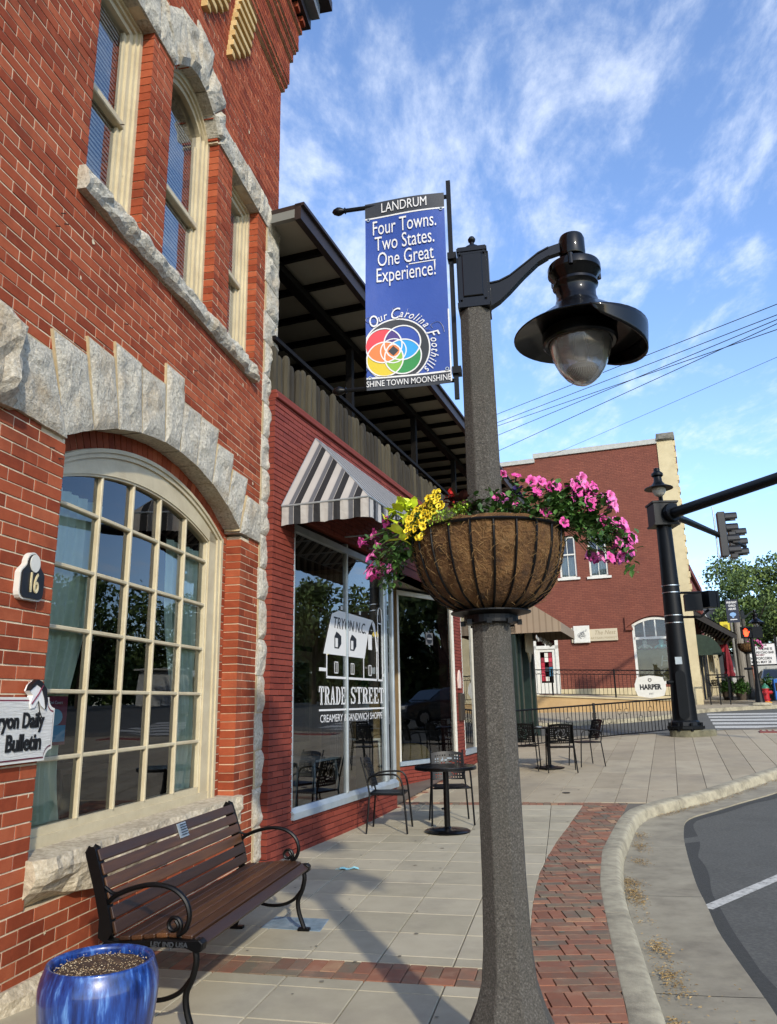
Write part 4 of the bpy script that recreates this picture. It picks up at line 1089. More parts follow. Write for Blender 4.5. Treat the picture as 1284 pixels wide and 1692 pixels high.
for k, (x, y, z) in enumerate([(1.35, 1.6, 2.72), (2.0, 2.1, 2.62), (2.55, 1.8, 2.35), (.6, 2.2, 2.8)]):
    p = inS(x, y); b_ = empty('pendant_bulb', (p.x, p.y, 0), 0, ['small lit bulb nearest the shop mullion', 'small lit bulb above the barn roof', 'small lit bulb beside the silo drawing', 'small lit bulb by the left edge of the shop window'][k], 'lamp', 'lit bulbs inside the shop')
    mb = MB(); mb.lathe([(.005, z+.05), (.028, z+.02), (.034, z-.01), (.02, z-.04), (.003, z-.05)], 12); mb.build('bulb', pm('lit_bulb', '#ffdf80', emit=('#ffd766', 5)), b_)
    MB().tube([(0, 0, z+.05), (0, 0, 3.6)], .004, 4).build('cord', m_black, b_)
# potted plant on the inner ledge
m_leafin = pm('green_leaf', ['#26401c', '#3b5a28', '#4c6e33'], scale=30, isl=.7, rough=.6)
pp_ = inS(2.72, .28); ppl = empty('window_plant', (pp_.x, pp_.y, 1.62), 0, 'small leafy plant in a white pot inside the shop window corner', 'plant')
mb = MB(); mb.lathe([(.07, -.2), (.08, -.05), (.09, .02)], 14); mb.build('pot', m_white, ppl)
MB().lathe([(.12, -.23), (.12, -.2)], 14).build('saucer', m_white, ppl)
mb = MB()
for _ in range(140):
    a = random.uniform(0, 6.28); r = random.uniform(0, .13); z = random.uniform(.0, .27); s = .028; x, y = r*cos(a), r*sin(a); th = random.uniform(0, 6.28)
    mb.add([(x-s*cos(th), y-s*sin(th), z), (x, y, z+s*.7), (x+s*cos(th), y+s*sin(th), z+.02), (x, y, z-s*.7)], [(0, 1, 2, 3)])
mb.build('leaves', m_leafin, ppl)
plinth = MB(); plinth.box(-.12, .12, -.12, .12, -1.6, -.24); plinth.build('stand', m_dark, ppl)

# striped awning, hipped end
cols6 = ['#242424', '#8e8a86', '#242424', '#a5a09a', '#cfc5b6', '#9a9691']
bandsS = [(0, '#1b1b1c'), (.34, '#aaa59d'), (.365, '#58595c'), (.60, '#9f9b95'), (.66, '#aaa59d')]
m_st_y = stripes('awning_stripes_end', 1, .235, bandsS, phase=.05); m_st_x = stripes('awning_stripes_front', 0, .235, bandsS, phase=.2)
Aw = empty('awning', parent=S); AR = 4.1
e0, e1, e2, e3, e4 = (-.40, -.015, 3.63), (.46, -.015, 4.70), (-.40, -1.05, 3.63), (AR-.6, -.015, 4.70), (AR, -1.05, 3.63)
def quadgrid(mb, A, B, C, D_, n=8, m=8, sag=0.0):
    A, B, C, D_ = map(Vector, (A, B, C, D_)); V = []
    for j in range(m+1):
        for i in range(n+1):
            u, v = i/n, j/m; p = A.lerp(B, u).lerp(D_.lerp(C, u), v); p.z -= sag*4*u*(1-u)*v*(1-v)*4; V.append(p)
    return mb.add(V, [(j*(n+1)+i, j*(n+1)+i+1, (j+1)*(n+1)+i+1, (j+1)*(n+1)+i) for j in range(m) for i in range(n)])
quadgrid(MB(), e0, e2, e1, e1, sag=.004).build('end_panel', m_st_y, Aw)
quadgrid(MB(), e2, e4, e3, e1, 16, 8, sag=.006).build('front_panel', m_st_x, Aw)
def valance(a, b, n, name, mat, drop=.235):
    a, b = Vector(a), Vector(b); V = []
    for j in range(4):
        for i in range(n+1):
            u = i/n; p = a.lerp(b, u); d = (b-a).normalized(); nn = Vector((-d.y, d.x, 0)); p = p+nn*(.006*sin(i*1.7+j)); p.z -= drop*j/3*(1-.05*abs(sin(pi*u*n/3.5))); V.append(p)
    MB().add(V, [(j*(n+1)+i, j*(n+1)+i+1, (j+1)*(n+1)+i+1, (j+1)*(n+1)+i) for j in range(3) for i in range(n)]).build(name, mat, Aw)
valance(e0, e2, 14, 'end_valance', m_st_y); valance(e2, e4, 60, 'front_valance', m_st_x)
fr = MB()
for a, b in ((e0, e1), (e0, e2), (e2, e1), (e2, e4), (e1, e3), (e4, e3)): fr.tube([Vector(a)+Vector((0, .0, -.012)), Vector(b)+Vector((0, .0, -.012))], .011, 6)
for k in range(1, 4):
    x = .5+k*.85; fr.tube([(x, -.02, 4.66), (x, -1.03, 3.615)], .011, 6)
    fr.tube([(x, -.02, 3.62), (x, -1.03, 3.615)], .011, 6)
fr.build('awning_frame', m_alu, Aw)
hd = MB(); hd.box(3.25, 6.62, -.0, .3, 3.60, 3.64) if False else hd.add([(3.25, 0, 3.50), (6.62, 0, 3.50), (6.62, .3, 3.50), (3.25, .3, 3.50), (3.25, 0, 3.62), (6.62, 0, 3.62)], [(0, 1, 2, 3), (0, 4, 5, 1)])
hd.build('header', m_sbrick, S)
cg = MB(); cg.box(3.2, 6.7, .02, 2.2, 3.50, 3.56); cg.build('recess_ceiling', pm('ceiling_board', ['#8f8a80', '#a19c92'], rough=.8), S)
# recessed bay across the entry
Ax, Ay = 5.0-.0, .56   # inner end (s, depth); outer end at s=6.6, depth 0
ang = atan2(-Ay, 6.6-Ax); R_ = empty('recess_window', (Ax, Ay, 0), ang, parent=S)
Lr = hypot(6.6-Ax, Ay); zb0 = .13
def rb(name, boxes, mat, bev=True):
    mb = MB()
    for b in boxes: mb.bbox(*b) if bev else mb.box(*b)
    return mb.build(name, mat, R_)
rl = []
z = 0.0
k = 0
while z < .43:
    x = -.1+(.11 if k % 2 else 0)
    while x < Lr-.02:
        rl.append((max(x, 0), min(x+.226, Lr), 0, .09, z+.02, z+.0735)); x += .235
    z += .062; k += 1
for b in rl:
    if b[1]-b[0] > .02: MB().bbox(*b).build('brick', m_sbrick, R_)
rb('base_wall', [(0, Lr, .012, .2, -.1, .46)], m_sjoint, False)
rb('sill', [(-.02, Lr+.02, -.03, .12, .465, .535)], m_sill)
rb('frame', [(0, .05, 0, .06, .535, 3.42), (Lr-.05, Lr+.02, -.01, .06, .535, 3.42), (0, Lr, 0, .06, 3.36, 3.44)], pm('ivory_frame', ['#b9b5a6', '#c9c5b7'], rough=.5))
MB().add([(.05, .03, .535), (Lr-.05, .03, .535), (Lr-.05, .03, 3.36), (.05, .03, 3.36)], [(0, 1, 2, 3)]).build('pane', m_glass2, R_)
no = MB(); no.box(.85, 1.07, .018, .020, 2.52, 2.74); no.build('notice', pm('faded_notice', '#4a4a4a', rough=.7), R_)
MB().prism([(.96+.09*cos(k*pi/12), 2.63+.09*sin(k*pi/12)) for k in range(24)][::-1], .015, .0175).build('notice_disc', m_blacklet, R_)
MB().box(.89, 1.03, .012, .0145, 2.615, 2.645).build('notice_bar', pm('faded_notice2', '#6a6a6a'), R_)
dr = MB(); dr.box(4.98, 5.0, .56, 2.2, .1, 3.5); dr.box(3.5, 5.0, 2.15, 2.2, 2.5, 3.5); dr.build('recess_wall', pm('ochre_door_wood', ['#6e5a3c', '#806a48'], rough=.6), S)
dd = empty('door', parent=S); MB().bbox(3.9, 4.8, 2.1, 2.15, .1, 2.4).build('leaf', MATS['ochre_door_wood'], dd); MB().box(4.05, 4.65, 2.085, 2.099, .9, 2.2).build('pane', m_glass2, dd)
# mosaic of broken stone on the recess floor
m_mos = pm('broken_stone_paving', ['#6e3a2a', '#8c5a42', '#a98d6e', '#b9a888'], scale=6, isl=.85, rough=.8)
mbm = MB(); fl = []
for i in range(26):
    for j in range(15):
        s0, y0_ = 3.28+i*.13+random.uniform(-.02, .02), .02+j*.14+random.uniform(-.02, .02)
        if s0 > 6.5: continue
        if y0_ > 2.05: continue
        P = []
        for k in range(5):
            a = k*2*pi/5+random.uniform(-.35, .35); P.append((s0+.066*cos(a), y0_+.066*sin(a)))
        if parea(P) < 0: P = P[::-1]
        fl.append(P)
slabz = lambda x, y: gs(x)
mb = MB()
V = [(3.2, .0, gs(3.2)-.0), (6.62, 0, gs(6.6)-.0), (6.62, 2.2, gs(6.6)-.0), (3.2, 2.2, gs(3.2)-.0)]
mb.add([(v[0], v[1], v[2]-.006) for v in V], [(0, 1, 2, 3)]); mb.build('recess_floor', m_bed, S)
fl.sort(key=lambda P: P[0][1])
mbm = MB()
for i, P in enumerate(fl):
    if i < 90:
        c = (P[0][0], P[0][1]); m1 = MB(); slab(m1, P, slabz, top=.004, th=.02, b=.002, c=(c[0], c[1], slabz(*c))); m1.build('floor_stone', m_mos, S, loc=(c[0], c[1], slabz(*c)))
    else: slab(mbm, P, slabz, top=.004, th=.02, b=.002)
mbm.build('floor_stones', m_mos, S, kind='stuff')
# pier fittings and the next window
MB().prism([(6.83+.0, 1.75), (6.98, 1.75), (7.0, 1.9), (6.96, 2.03), (6.9, 2.09), (6.85, 2.03), (6.81, 1.9)][::-1], -.03, 0).build('wall_plate', pm('pale_pink_plate', '#cdb9ac', rough=.5), S)
MB().bbox(6.82, 7.12, -.05, 0, 1.15, 1.65, .01).build('bronze_plaque', pm('bronze', ['#3d342a', '#4a4034'], rough=.5, metal=.5), S)
W3 = empty('shop_window', parent=S)
MB().box(7.22, 9.6, -.02, .08, .5, .6).build('sill', m_sill, W3)
mb = MB(); mb.bbox(8.15, 8.24, -.01, .07, .6, 3.4); mb.bbox(9.5, 9.6, -.01, .07, .6, 3.4); mb.bbox(7.22, 7.27, 0, .07, .6, 3.4); mb.box(7.22, 9.6, 0, .07, 3.4, 3.5); mb.build('frame', MATS['ivory_frame'], W3)
MB().add([(7.27, .03, .6), (9.5, .03, .6), (9.5, .03, 3.4), (7.27, .03, 3.4)], [(0, 1, 2, 3)]).build('pane', m_glass2, W3)
# green shopfront further along the row
m_green = pm('dark_green_paint', ['#0f1f1a', '#172a23'], rough=.4)
GF = empty('green_shopfront', parent=S)
for x in (12.25, 12.9, 14.15, 14.9):
    mb = MB(); mb.bbox(x-.11, x+.11, -.16, .1, .3, 3.45, .015); mb.bbox(x-.15, x+.15, -.2, .1, .3, .75, .015); mb.bbox(x-.15, x+.15, -.2, .1, 3.2, 3.45, .015); mb.build('pilaster', m_green, GF)
MB().box(12.3, 14.9, .02, .1, .3, 1.0).build('panel', m_green, GF)
MB().box(12.3, 14.9, .0, .12, 2.95, 3.6).build('fascia', m_green, GF)
for a, b in ((12.36, 12.79), (13.01, 14.04), (14.26, 14.79)): MB().add([(a, .05, 1.0), (b, .05, 1.0), (b, .05, 2.95), (a, .05, 2.95)], [(0, 1, 2, 3)]).build('pane', m_glass2, GF)
# end wall of the row
MB().box(15.15, 15.3, -.0, 9, -.3, 4.9).build('end_wall', m_sbrick, S)
hs = empty('hanging_sign', (P2.x, P2.y, 0), ROT2, 'cream shaped board hanging in front of the green shopfront', 'sign')
MB().prism([(13.0, 2.75), (13.25, 2.75), (13.5, 2.5), (13.75, 2.75), (14.0, 2.75), (14.0, 3.35), (13.0, 3.35)], -.3, -.26).build('board', pm('cream_board', '#a19578', rough=.6), hs)
MB().tube([(13.5, -.28, 3.35), (13.5, -.28, 3.6)], .01, 5).build('hanger', m_black, hs)
# beige awning
m_bst = stripes('beige_awning_cloth', 0, .16, [(0, '#8f7f6a'), (.75, '#857560')]); m_bst2 = stripes('beige_awning_end', 1, .16, [(0, '#8f7f6a'), (.75, '#7d6d59')])
BA = empty('beige_awning', parent=S)
b0_, b1_, b2_, b3_ = (12.1, -.01, 4.35), (15.0, -.01, 4.35), (15.0, -1.35, 3.42), (12.1, -1.35, 3.42)
quadgrid(MB(), b3_, b2_, b1_, b0_, 12, 6, .01).build('slope', m_bst, BA)
MB().add([b3_, b2_, (15, -1.35, 3.18), (12.1, -1.35, 3.18)], [(0, 3, 2, 1)]).build('valance', m_bst, BA)
MB().add([b0_, b3_, (12.1, -1.35, 3.18), (12.1, -.01, 3.18)], [(0, 1, 2, 3)]).build('end_panel', m_bst2, BA)
MB().add([b1_, b2_, (15, -1.35, 3.18), (15, -.01, 3.18)], [(0, 1, 2, 3)]).build('end_panel', m_bst2, BA)
lb = empty('string_lights', (P2.x, P2.y, 0), ROT2, 'string of clear globe bulbs under the beige awning', 'string lights')
pth = [(11.9+.26*i, -.75, 3.12-.05*sin(i*1.2)**2) for i in range(11)]
MB().tube(pth, .008, 4).build('cable', m_black, lb)
m_bulb = pm('clear_bulb', '#85857e', rough=.1, spec=.8)
for i in range(11):
    mb = MB(); x, y, z = pth[i]; mb.lathe([(.012, 0), (.02, -.03), (.03, -.07), (.022, -.1), (.005, -.11)], 10); mb.build('bulb', m_bulb, lb, loc=(x, y, z-.02))
# roof deck: pickets, rail, posts, roof
DK = empty('roof_deck', parent=S)
m_pick = pm('weathered_pickets', ['#181510', '#2b261c', '#3d3728', '#4b4432'], scale=4, stretch=(6, 6, .8), isl=.45, rough=.95, bump=.6, bscale=30, bdist=.01)
pv = []
for k in range(4):
    mb = MB(); hgt = .50+.03*k; mb.lathe([(.050, 0), (.052, .1), (.049, .3), (.051, hgt-.07), (.04, hgt-.025), (.02, hgt), (.003, hgt+.004)], 8, a0=.3*k); me = mb.mesh('picket', True); me.materials.append(m_pick); pv.append(me)
x = -.52
while x < 15.1:
    link('picket', random.choice(pv), None, S, (x, .06+random.uniform(-.01, .01), 4.945), (random.uniform(-.02, .02), random.uniform(-.03, .03), random.uniform(0, 6))); x += .146
rl_ = MB(); rl_.box(-.55, 15.1, .02, .07, 5.57, 5.62); rl_.box(-.55, 15.1, .14, .18, 5.1, 5.14); rl_.build('deck_rail', m_beam, S)
for x in (-.45, 2.43, 5.6, 8.5, 11.4, 14.6):
    MB().box(x-.05, x+.05, .30, .40, 4.9, 6.95).build('deck_post', m_beam, S)
m_pan = pm('roof_underside_panel', ['#8a8473', '#989180'], scale=3, rough=.6, isl=.3)
x = -.64; k = 0
while x < 14.9:
    x1 = min(x+.72, 15.0); MB().box(x+.004, x1-.004, -.28, 6.0, 7.06, 7.085).build('roof_panel', m_pan, S); 
    mb = MB(); mb.box(x1-.026, x1+.026, -.28, 6.0, 6.97, 7.06); mb.build('roof_beam', m_beam, S)
    x = x1
mb = MB(); mb.box(-.70, 15.1, -.36, -.28, 6.96, 7.16); mb.box(-.70, 15.1, -.40, -.28, 7.13, 7.17); mb.build('roof_gutter', m_brown, S)
MB().box(-.70, 15.1, -.30, 6.0, 7.10, 7.16).build('roof_sheet', m_brown, S)
MB().box(-.70, -.64, -.28, 6, 6.99, 7.10).build('roof_end_trim', pm('pale_trim', '#6f6f68'), S)
MB().box(-.6, 15.1, .28, .42, 6.86, 6.97).build('roof_header', m_beam, S)
MB().box(-.6, 15.1, 4.5, 4.6, 4.9, 7.05).build('deck_back_wall', m_beam, S)
MB().box(-.64, 15.1, .3, 6, 4.8, 4.9).build('deck_floor', m_beam, S)

# ================================================================== RED CORNER BUILDING
QT, QU = 33.283, -4.983
Rb = empty('red_corner_building', tuple(ST(QU, QT, 0)), -A2, 'two storey red brick building with cream corner pier across the side street', 'building')
def brickwall_mat(name, c1, c2, mo, bw=.22, bh=.075, mort=.012, bmp=.4):
    if name in MATS: return MATS[name]
    m = bpy.data.materials.new(name); m.use_nodes = True; t = m.node_tree; N = t.nodes; Lk = t.links; b = N['Principled BSDF']; b.inputs['Roughness'].default_value = .8
    tcn = N.new('ShaderNodeTexCoord'); sp = N.new('ShaderNodeSeparateXYZ'); Lk.new(tcn.outputs['Object'], sp.inputs[0])
    ad = N.new('ShaderNodeMath'); ad.operation = 'ADD'; Lk.new(sp.outputs[0], ad.inputs[0]); Lk.new(sp.outputs[1], ad.inputs[1])
    cb = N.new('ShaderNodeCombineXYZ'); Lk.new(ad.outputs[0], cb.inputs[0]); Lk.new(sp.outputs[2], cb.inputs[1])
    bt = N.new('ShaderNodeTexBrick'); bt.inputs['Scale'].default_value = 1; bt.inputs['Brick Width'].default_value = bw; bt.inputs['Row Height'].default_value = bh; bt.inputs['Mortar Size'].default_value = mort
    bt.inputs['Color1'].default_value = (*lin(c1), 1); bt.inputs['Color2'].default_value = (*lin(c2), 1); bt.inputs['Mortar'].default_value = (*lin(mo), 1); bt.inputs['Mortar Smooth'].default_value = .4
    Lk.new(cb.outputs[0], bt.inputs['Vector'])
    nz = N.new('ShaderNodeTexNoise'); nz.inputs['Scale'].default_value = 1.1; nz.inputs['Detail'].default_value = 10; nz.inputs['Roughness'].default_value = .7; Lk.new(tcn.outputs['Object'], nz.inputs['Vector'])
    mr = N.new('ShaderNodeMapRange'); mr.inputs['To Min'].default_value = .65; mr.inputs['To Max'].default_value = 1.3; Lk.new(nz.outputs[0], mr.inputs[0])
    mu = N.new('ShaderNodeVectorMath'); mu.operation = 'SCALE'; Lk.new(bt.outputs[0], mu.inputs[0]); Lk.new(mr.outputs[0], mu.inputs['Scale']); Lk.new(mu.outputs[0], b.inputs['Base Color'])
    bp = N.new('ShaderNodeBump'); bp.invert = True; bp.inputs['Strength'].default_value = bmp; bp.inputs['Distance'].default_value = .01; Lk.new(bt.outputs['Fac'], bp.inputs['Height']); Lk.new(bp.outputs[0], b.inputs['Normal'])
    MATS[name] = m; return m
m_rw = brickwall_mat('painted_red_brickwork', '#6c3726', '#78412e', '#5f2e20')
m_rw2 = brickwall_mat('side_red_brickwork', '#74352a', '#80402f', '#5b2c22')
m_crm = pm('cream_painted_masonry', ['#b5a680', '#c4b58e'], scale=2, rough=.7, stain='#a08f6a', stain_scale=1.5, bump=.3, bscale=30)
m_tan = pm('tan_stucco', ['#a98a5c', '#b99a6c'], scale=2, rough=.85, stain='#8d7350', stain_scale=.8, bump=.2, bscale=60)
def rects_minus(x0, x1, z0, z1, holes):
    xs = sorted(set([x0, x1]+[h[0] for h in holes]+[h[1] for h in holes])); zs = sorted(set([z0, z1]+[h[2] for h in holes]+[h[3] for h in holes])); o = []
    for a, b in zip(xs[:-1], xs[1:]):
        for c, d in zip(zs[:-1], zs[1:]):
            m1, m2 = (a+b)/2, (c+d)/2
            if not any(h[0] < m1 < h[1] and h[2] < m2 < h[3] for h in holes): o.append((a, b, c, d))
    return o
holes = [(.9, 1.62, 6.62, 8.45), (2.15, 2.92, 6.6, 8.0+.45), (-.5, .58, 1.72, 4.3), (3.66, 5.5, 2.05, 4.75)]
mb = MB()
for a, b, c, d in rects_minus(-12, 5.42, 1.3, 12.2, holes): mb.box(a, b, 0, .3, c, d)
mb.build('wall', m_rw, Rb)
MB().box(-12, 5.42, -.03, .3, .2, 1.3).build('base', m_crm, Rb)
mb = MB(); mb.box(.58, 5.42, -.035, 0, 1.3, 1.92); mb.box(-12, -.5, -.035, 0, 1.3, 1.92); mb.build('plinth', m_crm, Rb)
MB().box(.3, 5.8, .3, .32, 0, 0.1).build('inner_floor', m_dark, Rb)
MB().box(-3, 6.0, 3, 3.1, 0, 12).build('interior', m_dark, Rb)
mb = MB(); mb.box(5.42, 6.07, -.04, .6, .5, 12.3); mb.box(5.50, 6.1, -.09, .6, .5, 4.9)
mb.build('corner_pier', m_crm, Rb)
for i in range(28):
    z = 5.0+.26*i; mb = MB(); mb.bbox(6.05, 6.12+.05*(i % 2), .02, .5, z, z+.25, .01); mb.build('quoin', m_crm, Rb)
mb = MB(); stone_block(mb, (5.38, 12.3), (6.16, 12.3), (6.14, 12.62), (5.42, 12.62), -.1, .7, bulge=.06, rough=.03, n=6, seed=9); mb.build('pier_cap', pm('lichened_stone', ['#5d5a52', '#7a766b'], rough=.9), Rb)
m_cap = pm('grey_coping', ['#9c9b93', '#aeada5'], rough=.7)
MB().box(.1, 5.42, -.08, .35, 12.2, 12.42).build('parapet_coping', m_cap, Rb); MB().box(-12, .1, -.08, .35, 12.0, 12.2).build('parapet_coping', m_cap, Rb); MB().box(.06, .12, -.085, .355, 12.0, 12.42).build('coping_step', m_cap, Rb)
def rb_window(x0, x1, z0, z1, sill=True):
    w_ = empty('upper_window', parent=Rb)
    mb = MB(); mb.box(x0, x0+.07, .04, .12, z0, z1); mb.box(x1-.07, x1, .04, .12, z0, z1); mb.box(x0, x1, .04, .12, z1-.07, z1); mb.box(x0, x1, .04, .12, z0, z0+.06); mb.box(x0, x1, .035, .1, (z0+z1)/2+.08, (z0+z1)/2+.14); mb.box((x0+x1)/2-.012, (x0+x1)/2+.012, .05, .1, z0, z1)
    mb.build('frame', m_white, w_)
    MB().box(x0-.12, x1+.12, -.08, .06, z0-.1, z0).build('sill', m_white, w_)
    MB().add([(x0, .10, z0), (x1, .10, z0), (x1, .10, z1), (x0, .10, z1)], [(0, 1, 2, 3)]).build('pane', m_glass, w_)
    mb = MB(); V = []
    for i in range(25):
        for z in (z0+.05, (z0+z1)/2+.0): V.append((x0+.07+(x1-x0-.14)*i/24, .18+.02*sin(i*1.9), z))
    mb.add(V, [(2*i, 2*i+2, 2*i+3, 2*i+1) for i in range(24)]); mb.build('curtain', pm('pale_curtain', '#b9c2bb'), w_)
rb_window(.9, 1.62, 6.62, 8.45); rb_window(2.15, 2.92, 6.60, 8.45)
d_ = empty('shop_door', parent=Rb)
mb = MB(); mb.box(-.5, -.36, -.02, .12, 1.72, 4.3); mb.box(.44, .58, -.02, .12, 1.72, 4.3); mb.box(-.5, .58, -.02, .12, 3.62, 3.76); mb.box(-.5, .58, -.02, .12, 4.22, 4.3); mb.box(.02, .06, 0, .1, 3.76, 4.22); mb.build('frame', m_white, d_)
mb = MB(); mb.box(-.36, -.22, .03, .08, 1.74, 3.62); mb.box(.30, .44, .03, .08, 1.74, 3.62); mb.box(-.22, .30, .03, .08, 1.74, 2.2); mb.box(-.22, .30, .03, .08, 3.5, 3.62); mb.build('leaf', m_white, d_)
MB().box(-.22, .30, .06, .065, 2.2, 3.5).build('pane', m_glass, d_); MB().box(-.36, .44, .06, .065, 3.76, 4.22).build('transom_pane', m_glass, d_)
qc = ['#a02030', '#d9d6c8', '#1f5f7a', '#d8d2c0', '#7a1f2a', '#2a2a2a', '#8fa05a', '#c8c3b4', '#b33', '#333c55']
k = 0
for r in range(6):
    for c in range(3):
        col = ['#a02030', '#d9d6c8', '#1f5f7a', '#cfc9b8', '#7a1f2a', '#2c2c30', '#8fa05a', '#c8c3b4', '#b03040', '#333c55'][(r*3+c*7+r*r) % 10]
        if random.random() < .75: MB().box(-.20+c*.165, -.05+c*.165, .052, .054, 3.28-r*.2, 3.46-r*.2).build('hung_card', pm('card'+col, col, rough=.7), d_)
A_ = empty('arched_shop_window', parent=Rb)
atop_ = lambda x: 2.53+sqrt(max(.01, 2.22**2-(x-4.58)**2*1.12**2)) if False else 4.75-.28*((x-4.58)/.92)**2
xs = [3.66+1.84*i/20 for i in range(21)]
mb = MB(); mb.box(3.66, 3.76, .0, .12, 2.05, 4.44); mb.box(5.4, 5.5, 0, .12, 2.05, 4.44); mb.band(xs, lambda x: atop_(x)-.1, lambda x: atop_(x), 0, .12); mb.box(3.7, 5.45, 0, .12, 3.85, 3.95); mb.box(3.7, 5.45, 0, .12, 2.05, 2.15)
for x in (4.14, 4.58, 5.02): mb.box(x-.025, x+.025, .01, .1, 3.95, atop_(x)-.05)
mb.build('frame', m_white, A_)
mb = MB(); mb.band(xs, lambda x: atop_(x), lambda x: 4.76, .01, .3); mb.build('arch_infill', m_rw, Rb)
mb = MB(); xs2 = [3.4+2.02*i/20 for i in range(21)]; mb.band(xs2, lambda x: 4.80-.28*((x-4.58)/.92)**2+.0, lambda x: 5.13-.3*((x-4.58)/1.15)**2, -.09, .0); mb.build('hood', m_rw, Rb)
MB().box(3.4, 3.7, -.12, 0, 4.25, 4.36).build('hood_stop', m_rw, Rb)
MB().add([(3.7, .08, 2.1), (5.45, .08, 2.1), (5.45, .08, 3.9), (3.7, .08, 3.9)], [(0, 1, 2, 3)]).build('pane', m_glass, A_)
MB().add([(3.7, .081, 3.9), (5.45, .081, 3.9), (5.45, .081, 4.4)]+[(x, .081, atop_(x)-.02) for x in reversed(xs)]+[(3.7, .081, 4.4)], [tuple(range(25))]).build('pane', m_glass, A_)
MB().box(3.72, 5.42, .35, .37, 2.1, 3.45).build('window_backdrop', pm('ochre_backdrop', ['#6f6138', '#857545'], scale=2, rough=.9), A_)
text('lettering', 'Huf', .62, pm('soft_white', '#9c9a80'), A_, (5.05, .33, 2.95), shear=.2, ext=.001)
for i, (x, c) in enumerate(((4.1, '#b9b5a8'), (4.75, '#7fb0ae'))):
    tb = empty('soft_toy', tuple(ST(QU, QT, 0)), -A2, ['pale grey soft toy sitting in the arched shop window', 'turquoise soft toy sitting in the arched shop window'][i], 'toy', 'soft toys in the arched window')
    mb = MB(); mb.lathe([(.02, 3.45), (.14, 3.5), (.15, 3.6), (.08, 3.68), (.10, 3.74), (.09, 3.82), (.02, 3.86)], 12, (x, .22)); mb.tube([(x-.12, .2, 3.6), (x-.28, .18, 3.5)], .04, 6); mb.tube([(x+.12, .2, 3.6), (x+.28, .18, 3.5)], .04, 6); mb.build('body', pm('plush'+c, c, rough=.95), tb, smooth=True)
# flank along the main street
mb = MB(); mb.box(5.75, 6.05, .6, 12.5, .5, 12.0); mb.build('flank_wall', m_rw2, Rb)
mb = MB(); mb.box(6.05, 6.18, .6, 12.5, 11.2, 12.05); mb.box(6.05, 6.12, .6, 12.5, 10.8, 11.0)
y = .8
while y < 12: mb.box(6.05, 6.14, y, y+.35, 9.0, 10.6); y += 1.1
mb.build('flank_cornice', m_rw2, Rb)
MB().box(5.2, 6.0, .32, 12, 11.2, 11.3).build('roof', m_beam, Rb)
# main street side awnings
ba = empty('slatted_canopy', parent=Rb)
mb = MB()
for k in range(14): mb.box(6.1+1.55*k/14, 6.1+1.55*(k+.8)/14, 1.2, 8.2, 5.0-1.15*k/14, 5.05-1.15*k/14)
mb.add([(6.08, 1.18, 5.1), (7.7, 1.18, 3.95), (7.7, 1.18, 3.75), (6.08, 1.18, 4.8)], [(0, 1, 2, 3)])
mb.add([(6.08, 1.2, 5.14), (7.72, 1.2, 3.98), (7.72, 8.2, 3.98), (6.08, 8.2, 5.14)], [(0, 1, 2, 3)])
mb.build('slats', pm('dark_canopy', ['#16120f', '#211b16'], rough=.7), ba)
# green half dome awning, black awning (shop beyond)
gd = empty('green_dome_awning', tuple(ST(QU, QT, 0)), -A2, 'dark green domed awning over the entrance past the cream pier', 'awning')
mb = MB(); V = []
for j in range(9):
    a = pi/2*j/8
    for i in range(13):
        b = pi/2*i/12; V.append((6.1+1.35*cos(a)*sin(b) if False else 6.1+1.35*sin(b)*cos(a*.0+0)*1.0*(cos(a)), .9+3.0*(i/12)*0+1.4*(1-cos(b))*1.0, 3.35+.8*sin(a)))
V = []
for j in range(9):
    f = j/8
    for i in range(13):
        y = .55+3.2*i/12; V.append((6.09+.95*sin(pi/2*(1-f))**.9, y, 3.15+.85*sin(pi/2*f)))
mb.add(V, [(j*13+i, j*13+i+1, (j+1)*13+i+1, (j+1)*13+i) for j in range(8) for i in range(12)])
mb.prism([(6.09, 3.15)]+[(6.09+.95*sin(pi/2*(1-j/8))**.9, 3.15+.85*sin(pi/2*j/8)) for j in range(9)], .54, .56)
mb.build('canopy', pm('dark_green_canvas', ['#1c2a1e', '#26362a'], rough=.85), gd)
mb = MB(); mb.tube([(6.1, 3.0, 3.9), (6.5, 3.0, 4.3), (7.1, 3.0, 4.2)], .02, 5); mb.build('lamp_bracket', m_black, gd)

# signs on the side wall
ns = empty('market_sign', tuple(ST(QU, QT, 0)), -A2, 'cream market sign with white bird picture on the red wall', 'sign')
MB().bbox(1.26, 3.07, -.10, -.02, 3.86, 4.36, .01).build('name_panel', pm('cream_sign', '#b7ab90', rough=.5), ns)
MB().bbox(1.18, 1.34, -.09, -.02, 3.82, 4.46, .01).build('side_panel', MATS['cream_sign'], ns)
MB().bbox(1.28, 1.95, -.17, -.11, 3.80, 4.52, .02).build('picture_panel', m_white, ns)
text('lettering', 'The Nest', .25, pm('tan_letters', '#8a7c60'), ns, (2.55, -.102, 4.2), sx=.9, shear=.3)
text('lettering', 'ARTISAN MARKET', .13, MATS['tan_letters'], ns, (2.5, -.102, 3.98), sx=1.02)
mb = MB()
for k in range(46):
    a = random.uniform(0, 6.28); r = random.uniform(.02, .17); x, z = 1.62+r*cos(a), 4.12+r*sin(a)*.8; b = a+1.3
    mb.tube([(x-.05*cos(b), -.172, z-.05*sin(b)), (x+.05*cos(b), -.172, z+.05*sin(b))], .005, 3, cap=False)
mb.tube([(1.6, -.172, 4.2), (1.72, -.172, 4.3), (1.8, -.172, 4.28), (1.82, -.172, 4.36)], .012, 4); mb.build('bird_drawing', pm('grey_ink', '#55585c'), ns)
